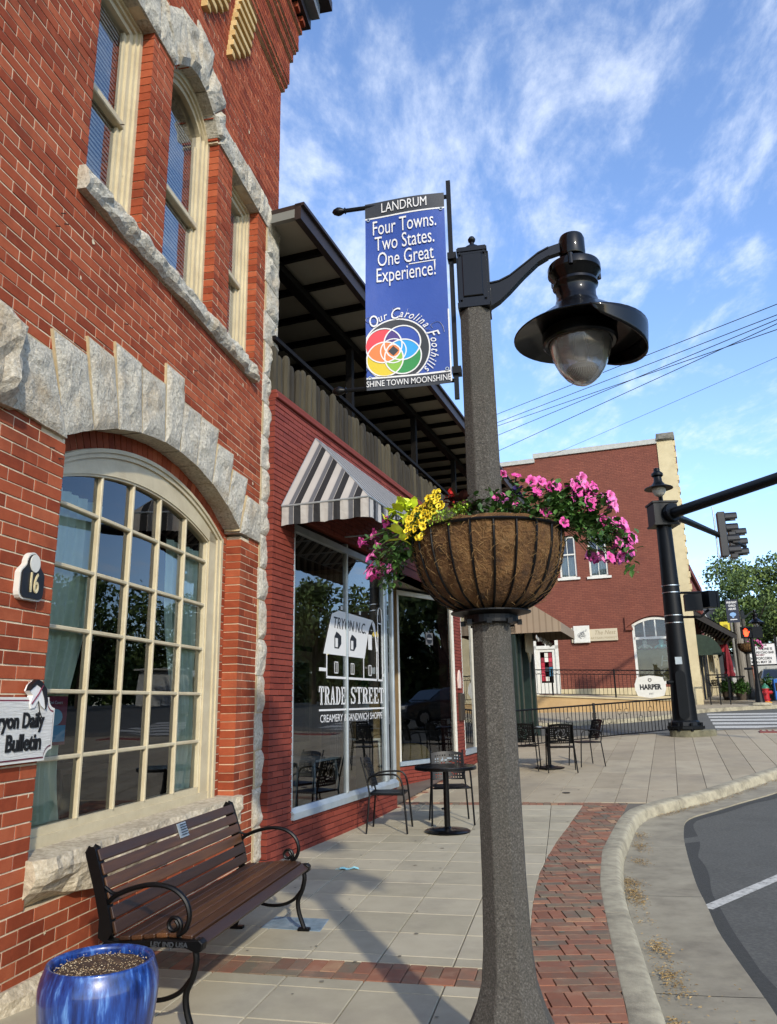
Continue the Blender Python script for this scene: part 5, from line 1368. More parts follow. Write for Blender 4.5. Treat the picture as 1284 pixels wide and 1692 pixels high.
# retaining wall, ramp and its railing
RW = empty('retaining_wall', tuple(ST(QU, QT, 0)), -A2, 'tan stucco retaining wall below the ramp railing', 'wall')
mb = MB(); n = 24; V = []
ytop = lambda x: 1.70 if x < -1 else max(1.40, 1.70-.055*(x+1))
for i in range(n+1):
    x = -9+14.6*i/n; V += [(x, -3.4, 0.6), (x, -3.4, ytop(x)), (x, -3.25, ytop(x)), (x, -3.25, .6)]
mb.add(V, [(4*i+k, 4*i+4+k, 4*i+5+k, 4*i+1+k) for i in range(n) for k in range(3)]); mb.build('wall_face', m_tan, RW)
mb = MB(); V = []
for i in range(n+1):
    x = -9+14.6*i/n; z = ytop(x)+.003; V += [(x, -3.45, z), (x, -3.45, z+.05), (x, -3.15, z+.05)]
mb.add(V, [(3*i+k, 3*i+3+k, 3*i+4+k, 3*i+1+k) for i in range(n) for k in (0, 1)]); mb.build('wall_cap', m_crm, RW)
mb = MB(); V = []
for i in range(n+1):
    x = -9+14.6*i/n; V += [(x, -3.2, ytop(x)-.01), (x, 0, 1.71 if x < 1.5 else max(1.42, 1.71-.08*(x-1.5)))]
mb.add(V, [(2*i, 2*i+2, 2*i+3, 2*i+1) for i in range(n)]); mb.build('ramp_floor', m_conc2, RW)
def railing(name, label, P, h, root_loc, rz, npk, group=None, scroll=False, low=.1, squares=None, post_every=None, thick=.011, cat='railing'):
    r_ = empty(name, root_loc, rz, label, cat, group)
    a, b = Vector(P[0]), Vector(P[1]); up = Vector((0, 0, 1))
    MB().tube([a+up*h, b+up*h], .022, 6).build('top_rail', m_black, r_); MB().tube([a+up*low, b+up*low], .014, 6).build('bottom_rail', m_black, r_)
    if scroll: MB().tube([a+up*(h-.16), b+up*(h-.16)], .014, 6).build('middle_rail', m_black, r_)
    base = MB(); base.box(-thick*.7, thick*.7, -thick*.7, thick*.7, 0, 1); bme = base.mesh('picket'); bme.materials.append(m_black)
    sq = dict(squares or [])
    for i in range(1, npk):
        p = a.lerp(b, i/npk); 
        if i in sq:
            zq = sq[i]; o = link('picket', bme, None, r_, p+up*low); o.scale = (1, 1, zq-.055-low); o = link('picket', bme, None, r_, p+up*(zq+.055)); o.scale = (1, 1, h-zq-.055)
            d = (b-a).normalized()*.06; m_ = MB(); m_.tube([p+up*(zq-.055)-d, p+up*(zq-.055)+d, p+up*(zq+.055)+d, p+up*(zq+.055)-d, p+up*(zq-.055)-d], .008, 4); m_.build('square', m_black, r_)
        else:
            o = link('picket', bme, None, r_, p+up*low); o.scale = (1, 1, (h-(.16 if scroll else 0))-low)
    for i in range((post_every or 1)+1):
        p = a.lerp(b, i/(post_every or 1)); m_ = MB(); m_.box(p.x-.028, p.x+.028, p.y-.028, p.y+.028, p.z-.04, p.z+h+.04); m_.build('post', m_black, r_)
    if scroll:
        n_ = int((b-a).length/.17)
        for i in range(n_):
            c = a.lerp(b, (i+.5)/n_)+up*(h-.08); d = (b-a).normalized()
            m_ = MB(); m_.tube([c+d*.072*cos(k*pi/5)+up*.06*sin(k*pi/5) for k in range(11)], .006, 3, cap=False); m_.build('ring', m_black, r_)
    return r_
RQ = tuple(ST(QU, QT, 0))
railing('ramp_railing', 'long black ramp railing with ring frieze on the tan wall', ((-1.6, -3.3, 1.70), (5.3, -3.3, 1.45)), 1.0, RQ, -A2, 48, scroll=True, post_every=3)
# oval yard sign on the railing
hsn = empty('oval_sign', RQ, -A2, 'white scalloped sign reading HARPER hung on the ramp railing', 'sign')
hc = (4.24, 1.90)
P = []
for k in range(48):
    a = 2*pi*k/48; c, s_ = cos(a), sin(a); r = 1/(abs(c)**3.0+abs(s_)**3.0)**(1/3.0); x, z = .52*r*c, .40*r*s_
    if abs(c) < .82: z = .40*(1 if s_ > 0 else -1)*(1.0-.28*abs(c)**1.5)
    if abs(c) > .86 and abs(s_) < .34: x = .54*(1 if c > 0 else -1)
    P.append((hc[0]+x, hc[1]+z))
MB().prism(P[::-1], -3.42, -3.38).build('board', m_white, hsn)
text('lettering', 'HARPER', .25, m_blacklet, hsn, (hc[0], -3.423, hc[1]-.02), sx=.82, bold=.012)
MB().tube([(hc[0]-.05, -3.425, hc[1]+.22), (hc[0]-.05, -3.425, hc[1]+.28), (hc[0]+.05, -3.425, hc[1]+.28), (hc[0]+.05, -3.425, hc[1]+.22), (hc[0], -3.425, hc[1]+.17), (hc[0]-.05, -3.425, hc[1]+.22)], .014, 4).build('crest', m_blacklet, hsn)
text('lettering', 'est', .13, MATS['grey_ink'], hsn, (hc[0], -3.423, hc[1]-.24), shear=.3)
# fence panel at the end of the near walk
fa, fb = Vector((2.55, 18.12, gz(2.55, 18.12)+.0)), Vector((7.50, 20.87, gz(7.5, 20.87)+.0))
railing('fence_panel', 'black picket fence panels with small squares at the walk end', (fa, fb), .84, (0, 0, 0), 0, 46, squares=[(3, .38), (5, .25), (7, .5), (9, .5), (12, .3), (16, .52), (23, .58), (27, .42), (30, .62), (32, .62), (36, .42), (39, .62)], post_every=2, low=.06, cat='fence')

# ================================================================== TREES
m_leafA = pm('tree_leaves', ['#27371a', '#3f5224', '#586c2f', '#738338'], scale=.8, isl=.55, rough=.7, world=True)
m_bark = pm('tree_bark', ['#3c332a', '#564a3d'], scale=8, rough=.95, bump=.6, bscale=20)
def leaf_mesh(nm, n, clumps, size, seed):
    rs = np.random.RandomState(seed)
    C = np.array([c[:3] for c in clumps]); R = np.array([c[3] for c in clumps]); wgt = R**2/ (R**2).sum()
    k = rs.choice(len(clumps), n, p=wgt); d = rs.normal(size=(n, 3)); d /= np.linalg.norm(d, axis=1)[:, None]
    rr = R[k]*(rs.rand(n)**.35)*(1+.25*rs.normal(size=n)*.4)
    p = C[k]+d*rr[:, None]*np.array([1, 1, .8])
    a = rs.normal(size=(n, 3)); a /= np.linalg.norm(a, axis=1)[:, None]; b = np.cross(a, rs.normal(size=(n, 3))); b /= np.linalg.norm(b, axis=1)[:, None]
    s = size*(.6+.8*rs.rand(n))[:, None]
    V = np.stack([p-a*s, p+b*s*.55, p+a*s, p-b*s*.55], 1).reshape(-1, 3)
    me = bpy.data.meshes.new(nm); me.vertices.add(4*n); me.vertices.foreach_set('co', V.ravel().astype(np.float32)); me.loops.add(4*n); me.loops.foreach_set('vertex_index', np.arange(4*n, dtype=np.int32))
    me.polygons.add(n); me.polygons.foreach_set('loop_start', np.arange(0, 4*n, 4, dtype=np.int32)); me.polygons.foreach_set('loop_total', np.full(n, 4, dtype=np.int32)); me.update(calc_edges=True); me.validate()
    me.materials.append(m_leafA); return me
def tree(u, t, h, rad, n, size, label, seed, group='trees beyond the street'):
    rs = random.Random(seed); p = ST(u, t); r_ = empty('broadleaf_tree', p, rs.uniform(0, 6), label, 'tree', group)
    tr_ = MB(); limbs = []
    tr_.tube([(0, 0, -.3), (.1, 0, h*.25), (-.1, .1, h*.55)], [h*.03, h*.022, h*.012], 8)
    cl_ = []
    for k in range(int(11+rad*2.2)):
        a = rs.uniform(0, 6.28); q = rs.random()**.6*rad*.82; z = h*rs.uniform(.42, .9)-q*.18*h/rad*.4; c = (q*cos(a), q*sin(a), z, rad*rs.uniform(.16, .36)); cl_.append(c)
        tr_.tube([(0, 0, h*.3), (c[0]*.5, c[1]*.5, (h*.3+z)/2+.2), c[:3]], [h*.012, h*.007, .02], 5, cap=False)
    cl_.append((0, 0, h*.86, rad*.3))
    tr_.build('trunk', m_bark, r_); link('crown', leaf_mesh('crown', n, cl_, size, seed), None, r_)
    return r_
specs = [(5.5, 62, 9.2, 4.6, 15000, .13, 'rounded green tree behind the marquee sign at the street end'),
         (9.0, 70, 11.6, 5.6, 16000, .14, 'tallest green tree above the marquee sign'),
         (3.2, 74, 8.6, 4.2, 10000, .14, 'light green tree peeping over the black flat roofed building'),
         (13.5, 64, 9.4, 5.0, 10000, .14, 'dense tree at the right edge behind the parked car'),
         (17, 52, 9.5, 5, 6000, .2, 'broad tree across the main street, mirrored in the shop glass'),
         (20, 42, 9.0, 5, 6000, .2, 'dark tree mirrored in the arched window panes'),
         (21, 32, 8.2, 4.6, 6000, .2, 'tree on the far side of the main street by the parked car'),
         (22, 23, 8.6, 4.6, 6000, .2, 'nearest tree on the far side of the main street'),
         (27, 60, 12, 6, 6000, .24, 'tall tree behind the trees across the main street')]
for i, s_ in enumerate(specs): tree(*s_, seed=11+i)

fs = [(17+3*random.random()+.12*(t_-10), t_, gt(t_)+random.uniform(.4, 6.0), random.uniform(1.4, 2.4)) for t_ in [8+1.6*k for k in range(78)] for _ in (0, 1)]
cl_ = [(*(lambda p: (p.x, p.y))(ST(u+5, t, 0)), z, r) for u, t, z, r in fs]
link('distant_thicket', leaf_mesh('distant_thicket', 46000, cl_, .34, 99), None, kind='stuff')
# ================================================================== LAMP POST
PX, PY = .503, 3.801
KS = .905; PX, PY = .455, 3.44
def pf(name, label, cat, **k):
    e = empty(name, (PX, PY, 1.5*(1-KS)), -A1, label, cat, **k); e.scale = (KS, KS, KS); return e
m_agg = pm('exposed_aggregate', ['#2a2722', '#3f3b34', '#4c4840', '#66625a'], scale=120, rough=.85, detail=3, bump=.9, bscale=170, bdist=.006, stain='#3c3b34', stain_scale=5, stain_amt=.6)
LP = pf('lamp_post', 'tall dark aggregate concrete lamp post with black gooseneck lantern', 'lamp post')
mb = MB(); prof = [(.24, -.2), (.235, -.02), (.195, .08), (.155, .17), (.122, .28), (.108, .42), (.100, .7), (.0975, 1.1), (.092, 2.0), (.085, 3.0), (.0815, 3.60), (.07, 3.61)]
mb.lathe([(r/cos(pi/8)*1.0, z) for r, z in prof], 8, a0=pi/8)
o = mb.build('shaft', m_agg, LP)
bv = o.modifiers.new('soft_edges', 'BEVEL'); bv.width = .006; bv.segments = 2; bv.limit_method = 'ANGLE'; bv.angle_limit = radians(25)
# capital box
mb = MB(); mb.box(-.078, .078, -.078, .078, 3.60, 3.96); mb.box(-.088, .088, -.088, .088, 3.585, 3.615); mb.box(-.084, .084, -.084, .084, 3.93, 3.95); mb.build('capital_box', m_gloss, LP)
mb = MB()
for a, b, c, d in ((-.055, .055, -.088, -.078), (-.055, .055, .078, .088)): mb.bbox(a, b, c, d, 3.65, 3.91, .004)
mb.box(-.088, -.078, -.055, .055, 3.65, 3.91); mb.box(.078, .09, -.06, .06, 3.62, 3.93)
mb.build('cover_plate', m_gloss, LP)
mb = MB()
for x in (-.066, .066):
    for z in (3.64, 3.92): mb.lathe([(.008, 0), (.008, .008), (.003, .01)], 8); 
mb = MB()
for x in (-.066, .066):
    for z in (3.635, 3.915): mb.tube([(x, -.076, z), (x, -.09, z)], .007, 8)
mb.build('screw', m_gloss, LP)
mb = MB(); mb.lathe([(.062, 3.96), (.06, 3.975), (.048, 3.99), (.03, 4.005), (.014, 4.015), (.012, 4.03), (.02, 4.04), (.022, 4.052), (.014, 4.066), (.003, 4.072)], 20); mb.build('finial', m_gloss, LP, smooth=True)
# arm
arm = MB()
path = [(.085, 3.68, .075), (.14, 3.70, .062), (.20, 3.74, .048), (.28, 3.81, .036), (.36, 3.875, .030), (.42, 3.905, .028), (.50, 3.925, .028)]
V = []
for x, z, hh in path:
    V += [(x, -.020, z-hh), (x, .020, z-hh), (x, .020, z+hh), (x, -.020, z+hh)]
arm.add(V, [(4*i+k, 4*i+4+k, 4*i+4+(k+1) % 4, 4*i+(k+1) % 4) for i in range(6) for k in range(4)]+[(0, 1, 2, 3), (27, 26, 25, 24)])
V = []
for x, z, hh in path[:-1]:
    for s in (1,): V += [(x, -.027, z+hh), (x, .027, z+hh), (x, .027, z+hh-.008), (x, -.027, z+hh-.008)]
arm.add(V, [(4*i+k, 4*i+4+k, 4*i+4+(k+1) % 4, 4*i+(k+1) % 4) for i in range(5) for k in range(4)]+[(0, 1, 2, 3), (23, 22, 21, 20)])
V = []
for x, z, hh in path[:-1]: V += [(x, -.027, z-hh), (x, .027, z-hh), (x, .027, z-hh+.008), (x, -.027, z-hh+.008)]
arm.add(V, [(4*i+k, 4*i+4+k, 4*i+4+(k+1) % 4, 4*i+(k+1) % 4) for i in range(5) for k in range(4)]+[(0, 1, 2, 3), (23, 22, 21, 20)])
arm.build('arm', m_gloss, LP)
LC = (.548, 0)
mb = MB(); mb.lathe([(.05, 3.852), (.066, 3.862), (.070, 3.875), (.070, 3.965), (.063, 3.985), (.03, 3.995), (.002, 3.997)], 28, LC); mb.build('hub', m_gloss, LP, smooth=True)
mb = MB(); mb.lathe([(.020, 3.80), (.020, 3.86)], 16, LC); mb.lathe([(.04, 3.79), (.06, 3.795), (.138, 3.80), (.142, 3.79), (.142, 3.757), (.136, 3.75), (.128, 3.735), (.112, 3.71), (.106, 3.70)], 36, LC)
for a in (20, 140, 260): mb.tube([(LC[0]+.142*cos(radians(a)), .142*sin(radians(a)), 3.803), (LC[0]+.142*cos(radians(a)), .142*sin(radians(a)), 3.74)], .013, 8)
mb.lathe([(.106, 3.70), (.120, 3.695), (.122, 3.68), (.112, 3.667), (.106, 3.655), (.106, 3.60), (.112, 3.59), (.115, 3.575), (.125, 3.555), (.16, 3.52)], 36, LC, cap=False)
mb.build('lamp_housing', m_gloss, LP, smooth=True)
mb = MB(); n = 48; V = []
prof = [(.14, 3.535), (.18, 3.51), (.25, 3.455), (.305, 3.415), (.342, 3.395), (.348, 3.388), (.342, 3.384), (.29, 3.398), (.22, 3.415), (.17, 3.42), (.165, 3.40)]
mb.lathe(prof, n, LC, cap=False); mb.build('lamp_shade', m_gloss, LP, smooth=True)
mb = MB(); mb.lathe([(.16, 3.43), (.195, 3.40), (.196, 3.345), (.185, 3.335), (.168, 3.34)], 40, LC, cap=False); mb.build('globe_collar', m_gloss, LP, smooth=True)
# side shield hanging under the shade on its outer side
mb = MB(); V = []
for j in range(6):
    for i in range(19):
        a = radians(-85+155*i/18); f = sin(pi*i/18)**.55; r = .345-.012*(j/5); V.append((LC[0]+r*cos(a), r*sin(a), 3.392-.135*f*j/5))
mb.add(V, [(j*19+i, j*19+i+1, (j+1)*19+i+1, (j+1)*19+i) for j in range(5) for i in range(18)])
o = mb.build('side_shield', m_gloss, LP, smooth=True); so_ = o.modifiers.new('thick', 'SOLIDIFY'); so_.thickness = .006
m_globe = bpy.data.materials.new('prismatic_glass'); m_globe.use_nodes = True; b = m_globe.node_tree.nodes['Principled BSDF']
b.inputs['Base Color'].default_value = (.36, .34, .30, 1); b.inputs['Roughness'].default_value = .12; b.inputs['Transmission Weight'].default_value = .5; b.inputs['IOR'].default_value = 1.3; b.inputs['Alpha'].default_value = .8; b.inputs['Coat Weight'].default_value = .5
mb = MB(); mb.lathe([(.165, 3.405), (.166, 3.36), (.160, 3.31), (.145, 3.25), (.118, 3.19), (.085, 3.145), (.05, 3.118), (.03, 3.108), (.004, 3.106)], 40, LC, cap=False); mb.build('globe', m_globe, LP, smooth=True)
mb = MB()
for k in range(60):
    a = 2*pi*k/60; mb.tube([(LC[0]+r*cos(a), r*sin(a), z) for r, z in ((.10, 3.172), (.075, 3.14), (.045, 3.118))], .0016, 3, cap=False)
mb.build('globe_ribs', m_globe, LP)
mb = MB(); mb.lathe([(.02, 3.12), (.085, 3.17), (.08, 3.2), (.02, 3.215)], 28, LC); mb.lathe([(.03, 3.23), (.045, 3.3), (.03, 3.4)], 16, LC); mb.build('lamp_reflector', pm('frosted_reflector', '#bfc3c4', rough=.3), LP, smooth=True)
# ------------------------------------------------------------------ banner and bracket
BN = pf('street_banner', 'blue vertical town banner hanging left of the concrete lamp post', 'banner')
mb = MB(); mb.box(-.133, -.108, -.012, .012, 3.09, 4.455); mb.build('bracket_bar', m_black, BN)
mb = MB()
for z in (3.20, 4.355): pass
for z in (3.25, 3.95) : mb.box(-.14, -.09, -.03, .03, z-.02, z+.02)
mb.build('clamp', m_black, BN, kind='stuff')
for z in (3.20, 4.355):
    MB().tube([(-.12, 0, z), (-.74, 0, z)], .0125, 8).build('arm', m_black, BN)
    mb = MB(); mb.lathe([(.013, 0), (.02, .006), (.013, .012), (.024, .035), (.026, .05), (.016, .075), (.003, .085)], 14)
    o = mb.build('finial', m_black, BN, smooth=True, loc=(-.735, 0, z), rot=(0, -pi/2, 0))
m_blue = pm('banner_blue', ['#1d3a82', '#24448f'], scale=2, rough=.42, bump=.15, bscale=6, bdist=.02)
m_bkb = pm('banner_black', '#242526', rough=.45)
zA, zB = 3.185, 4.37; xA, xB = -.618, -.146
def bsurf(x, z): return -.018-.008*sin((x-xA)*9+z*2.6)+.008*sin(z*6.2+x*4)*(x-xB)*2
def bpanel(name, x0, x1, z0, z1, off, mat, par=BN, nx=14, nz=26):
    V = [(x0+(x1-x0)*i/nx, bsurf(x0+(x1-x0)*i/nx, z0+(z1-z0)*j/nz)-off, z0+(z1-z0)*j/nz) for j in range(nz+1) for i in range(nx+1)]
    return MB().add(V, [(j*(nx+1)+i, j*(nx+1)+i+1, (j+1)*(nx+1)+i+1, (j+1)*(nx+1)+i) for j in range(nz) for i in range(nx)]).build(name, mat, par, smooth=True)
cloth = bpanel('cloth', xA, xB, zA-.005, zB, 0, m_blue)
bpanel('top_panel', xA, xB, 4.275, zB+.001, .0015, m_bkb, cloth, nz=4); bpanel('bottom_panel', xA, xB, zA-.006, 3.245, .0015, m_bkb, cloth, nz=4)
bpanel('trim', xA, xB, 4.266, 4.275, .002, m_whitelet, cloth, nz=1); bpanel('trim', xA, xB, 3.245, 3.255, .002, m_whitelet, cloth, nz=1)
bpanel('trim', xB-.004, xB+.004, 3.19, 3.62, .0025, m_whitelet, cloth, nx=1)
def blet(body, size, x, z, sx=.8, bold=.0, mat=None, **k):
    o = text('lettering', body, size, mat or m_whitelet, cloth, (0, 0, 0), sx=sx, bold=bold, ext=0, **k)
    me = o.data
    for v in me.vertices:
        px, pz = v.co.x+x, v.co.y+z; v.co = (px, bsurf(px, pz)-.0075, pz)
    o.rotation_euler = (0, 0, 0); o.location = (0, 0, 0); return o
bc = (xA+xB)/2
blet('LANDRUM', .088, bc, 4.321, .66, 0)
for s_, z_, x_ in (('Four Towns.', 4.195, bc-.002), ('Two States.', 4.09, bc-.002), ('One Great', 3.985, bc), ('Experience!', 3.88, bc+.002)): blet(s_, .132, x_, z_, .565, 0)
bpanel('underline', bc+.02, bc+.175, 3.932, 3.938, .003, m_whitelet, cloth, nz=1)
blet('SHINE TOWN MOONSHINE', .050, bc, 3.212, .76, 0)
# emblem: four crossing circles on a dark disc
def circ(cx, cz, r, n=56): return [(cx+r*cos(2*pi*k/n), cz+r*sin(2*pi*k/n)) for k in range(n)]
def bpoly(pts, off, mat, name):
    if parea(pts) > 0: pts = pts[::-1]
    pts = pts[::-1]
    me = bpy.data.meshes.new(name); c = (sum(p[0] for p in pts)/len(pts), sum(p[1] for p in pts)/len(pts))
    V = [(c[0], bsurf(*c)-off, c[1])]
    R_n = 3
    for r in range(1, R_n+1): V += [(c[0]+(p[0]-c[0])*r/R_n, bsurf(c[0]+(p[0]-c[0])*r/R_n, c[1]+(p[1]-c[1])*r/R_n)-off, c[1]+(p[1]-c[1])*r/R_n) for p in pts]
    n = len(pts); Fc = [(0, 1+i, 1+(i+1) % n) for i in range(n)]
    for r in range(R_n-1): Fc += [(1+r*n+i, 1+(r+1)*n+i, 1+(r+1)*n+(i+1) % n, 1+r*n+(i+1) % n) for i in range(n)]
    return MB().add(V, Fc).build(name, mat, cloth)
def clipx(pts, x0=None, z0=None):
    p = poly_clip(pts, xA+.002, 0, 1, 0); return poly_clip(p, 0, 3.256, 0, 1)
def bring(cx, cz, r, wd, off, mat=None, name='ring'):
    mb = MB(); n = 56
    for k in range(n):
        a, b = 2*pi*k/n, 2*pi*(k+1)/n; q = clipx([(cx+(r-wd/2)*cos(a), cz+(r-wd/2)*sin(a)), (cx+(r+wd/2)*cos(a), cz+(r+wd/2)*sin(a)), (cx+(r+wd/2)*cos(b), cz+(r+wd/2)*sin(b)), (cx+(r-wd/2)*cos(b), cz+(r-wd/2)*sin(b))])
        if len(q) >= 3: mb.add([(x, bsurf(x, z)-off, z) for x, z in q], [tuple(range(len(q)))])
    mb.build(name, mat or m_whitelet, cloth)
k_ = 1/ (7.133*277)     # metres per enlarged pixel of the emblem's layout
ec = (xA+.172, 3.408)
def E(x, y): return (ec[0]+(x-500)*.00051, ec[1]-(y-690)*.00051)
bpoly(clipx(circ(*E(500, 690), .188)), .0030, m_bkb, 'dark_disc'); bring(*E(500, 690), .188, .008, .0036)
rr = .103
CC = {'red': E(362, 628), 'blue': E(568, 612), 'yellow': E(372, 790), 'green': E(572, 775)}
emc = {'red': '#c8333a', 'blue': '#1f3f8f', 'yellow': '#c4ac14', 'green': '#1f7a35', 'purple': '#3a2468', 'cyan': '#1f8cc4', 'lime': '#74a028', 'orange': '#c9702f'}
EM = {k: pm('emblem_'+k, c, rough=.45) for k, c in emc.items()}
for i, (k, c) in enumerate(CC.items()): bpoly(circ(*c, rr), .0036+.0003*i, EM[k], 'petal')
def lens(c1, c2, r):
    p = circ(*c1, r, 72); o = []
    for q in p:
        d = (q[0]-c2[0], q[1]-c2[1]); L = hypot(*d)
        if L <= r: o.append((atan2(q[1]-(c1[1]+c2[1])/2, q[0]-(c1[0]+c2[0])/2), q))
    for q in circ(*c2, r, 72):
        if hypot(q[0]-c1[0], q[1]-c1[1]) <= r: o.append((atan2(q[1]-(c1[1]+c2[1])/2, q[0]-(c1[0]+c2[0])/2), q))
    o.sort(); return [q for _, q in o]
for i, (a, b, c) in enumerate((('red', 'blue', 'purple'), ('blue', 'green', 'cyan'), ('yellow', 'green', 'lime'), ('red', 'yellow', 'orange'))): bpoly(lens(CC[a], CC[b], rr), .0050+.0003*i, EM[c], 'overlap')
cm = E(467, 700); bpoly([(cm[0]-.030, cm[1]), (cm[0], cm[1]+.030), (cm[0]+.030, cm[1]), (cm[0], cm[1]-.030)], .0064, m_bkb, 'centre')
for c in CC.values(): bring(*c, rr, .0075, .0068)
bring(*cm, .072, .0065, .0070)
bring(*cm, .037, .005, .0070)
# curved script
import itertools
arc_txt = 'Our Carolina Foothills'; R0 = .218; a_s, a_e = radians(133), radians(-42); wts = [{'O': 1.5, 'C': 1.4, 'F': 1.5, ' ': .55, 'i': .55, 'l': .55, 'r': .75, 't': .7}.get(c, 1) for c in arc_txt]; tot = sum(wts); acc = 0
for ch, wt in zip(arc_txt, wts):
    a = a_s+(a_e-a_s)*(acc+wt/2)/tot; acc += wt
    if ch == ' ': continue
    o = text('lettering', ch, .066 if ch.islower() else .096, m_whitelet, cloth, (0, 0, 0), sx=.78, bold=.0004, shear=.35, ext=0)
    cx, cz = E(500, 690); th = a-pi/2
    for v in o.data.vertices:
        px, pz = v.co.x, v.co.y; X = cx+R0*cos(a)+px*cos(th)-pz*sin(th); Z = cz+R0*sin(a)+px*sin(th)+pz*cos(th); v.co = (X, bsurf(X, Z)-.008, Z)
    o.rotation_euler = (0, 0, 0)
def swirl(pts, nm='flourish'):
    q = catmull([E(*p) for p in pts], 5); MB().tube([(x, bsurf(x, z)-.004, z) for x, z in q], .0022, 4, flat=.4).build(nm, m_whitelet, cloth)
swirl([(215, 270), (170, 285), (170, 320), (230, 350), (330, 345)]); swirl([(520, 180), (470, 190), (480, 260), (545, 315), (600, 300), (640, 210)]); swirl([(880, 500), (840, 490), (830, 470)]); swirl([(910, 480), (890, 440), (960, 410), (1010, 450), (1035, 545)])
for (x, z) in ((xA+.02, 4.262), (xB-.02, 4.262), (xB-.02, 3.262), (xA+.02, 3.25)):
    mb = MB(); mb.tube([(x+.009*cos(k*pi/4), bsurf(x, z)-.005, z+.009*sin(k*pi/4)) for k in range(9)], .0028, 5, cap=False); mb.build('grommet', m_alu, cloth)
MB().tube([(xA+.01, -.02, 3.31), (xA-.006, -.02, 3.27), (xA-.012, -.02, 3.22), (xA+.0, -.02, 3.2)], .002, 4).build('tie', m_black, BN)

# ------------------------------------------------------------------ hanging basket and flowers
HB = pf('flower_basket', 'large black wire basket with coir liner wrapped round the lamp post', 'basket')
m_coir = pm('coir_fibre', ['#32210f', '#563a1c', '#6e4e2a', '#866742'], scale=9, rough=1, detail=8, bump=1.0, bscale=55, bdist=.02, stain='#5a4022', stain_scale=4, stain_amt=.6)
RZ = 2.405
bprof = [(.075, 2.0), (.12, 2.005), (.19, 2.03), (.265, 2.08), (.32, 2.155), (.352, 2.24), (.37, 2.32), (.375, 2.40), (.365, 2.43), (.34, 2.425), (.33, 2.37), (.0, 2.36)]
mb = MB(); n = 64; V = []
pp2 = catmull(bprof[:9], 3)+bprof[9:]
for j, (r, z) in enumerate(pp2):
    for k in range(n):
        a = 2*pi*k/n; q = mnoise.fractal(Vector((cos(a)*3, sin(a)*3, z*7)), 1, 2, 4)*.012; top = .018*mnoise.noise(Vector((cos(a)*5, sin(a)*5, 1))) if r > .33 and z > 2.39 else 0
        V.append(((r+(q if r > .1 else 0))*cos(a), (r+(q if r > .1 else 0))*sin(a), z+top))
mb.add(V, [(i*n+k, i*n+(k+1) % n, (i+1)*n+(k+1) % n, (i+1)*n+k) for i in range(len(pp2)-1) for k in range(n)])
HBZ = -.075
liner = mb.build('coir_liner', m_coir, HB, smooth=True)
mb = MB(); rs = random.Random(5)
for _ in range(1200):
    a = rs.uniform(0, 6.28); z = rs.uniform(2.03, 2.42); 
    if rs.random() < .6: z = 2.3+rs.gauss(0, .07); 
    z = min(max(z, 2.03), 2.42)
    r = interp([(q[1], q[0]) for q in bprof[:8]], z)+.004; L = rs.uniform(.02, .07); a2 = a+rs.uniform(-.12, .12); z2 = z+rs.uniform(-.06, .03); bl = rs.uniform(.004, .02)
    p0, p1, p2 = Vector((r*cos(a), r*sin(a), z)), Vector(((r+bl)*cos((a+a2)/2), (r+bl)*sin((a+a2)/2), (z+z2)/2+.006)), Vector(((interp([(q[1], q[0]) for q in bprof[:8]], max(2.0, z2))+.006)*cos(a2), (interp([(q[1], q[0]) for q in bprof[:8]], max(2.0, z2))+.006)*sin(a2), z2))
    mb.tube([p0, p1, p2], .0009, 3, cap=False)
mb.build('loose_fibres', pm('pale_fibre', ['#6f5330', '#94754a'], isl=.8, rough=1), HB, kind='stuff')
wire = [(r+.010, z) for r, z in bprof[:8]]
wp = catmull(wire, 4)
for k in range(22):
    a = 2*pi*k/22; MB().tube([(r*cos(a), r*sin(a), z) for r, z in wp], .006, 6).build('wire_rib', m_black, HB)
def ringpath(r, z, n=48): return [(r*cos(2*pi*k/n), r*sin(2*pi*k/n), z) for k in range(n+1)]
MB().tube(ringpath(.388, 2.402), .0075, 6, cap=False).build('rim_hoop', m_black, HB)
mb = MB(); mb.lathe([(.112, 1.945), (.135, 1.95), (.135, 1.985), (.20, 2.0), (.2, 2.006), (.11, 2.006)], 32)
for k in range(8):
    a = 2*pi*k/8; mb.box(.14*cos(a)-.012, .14*cos(a)+.012, .14*sin(a)-.012, .14*sin(a)+.012, 1.94, 1.965)
mb.build('base_collar', m_black, HB)
mb = MB(); mb.lathe([(.33, 2.36), (.34, 2.38)], 40); mb.build('soil', pm('dark_soil', ['#1f1610', '#33261a'], scale=40, rough=1, bump=.8), HB)
m_pl = pm('petunia_leaves', ['#27421a', '#3d5f26', '#557a33'], scale=30, isl=.7, rough=.55)
m_stem = pm('green_stem', '#4a6230', rough=.6)
m_pink = pm('pink_petal', ['#b02a70', '#c83f8c', '#d35a9c', '#dc86b6'], scale=25, isl=.55, rough=.6)
m_pinkc = pm('petunia_throat', '#7c1255', rough=.6)
m_ylw = pm('yellow_petal', ['#d9b414', '#ecce2a', '#f0d840'], scale=25, isl=.5, rough=.55)
m_ylc = pm('yellow_throat', '#a8741a', rough=.6)
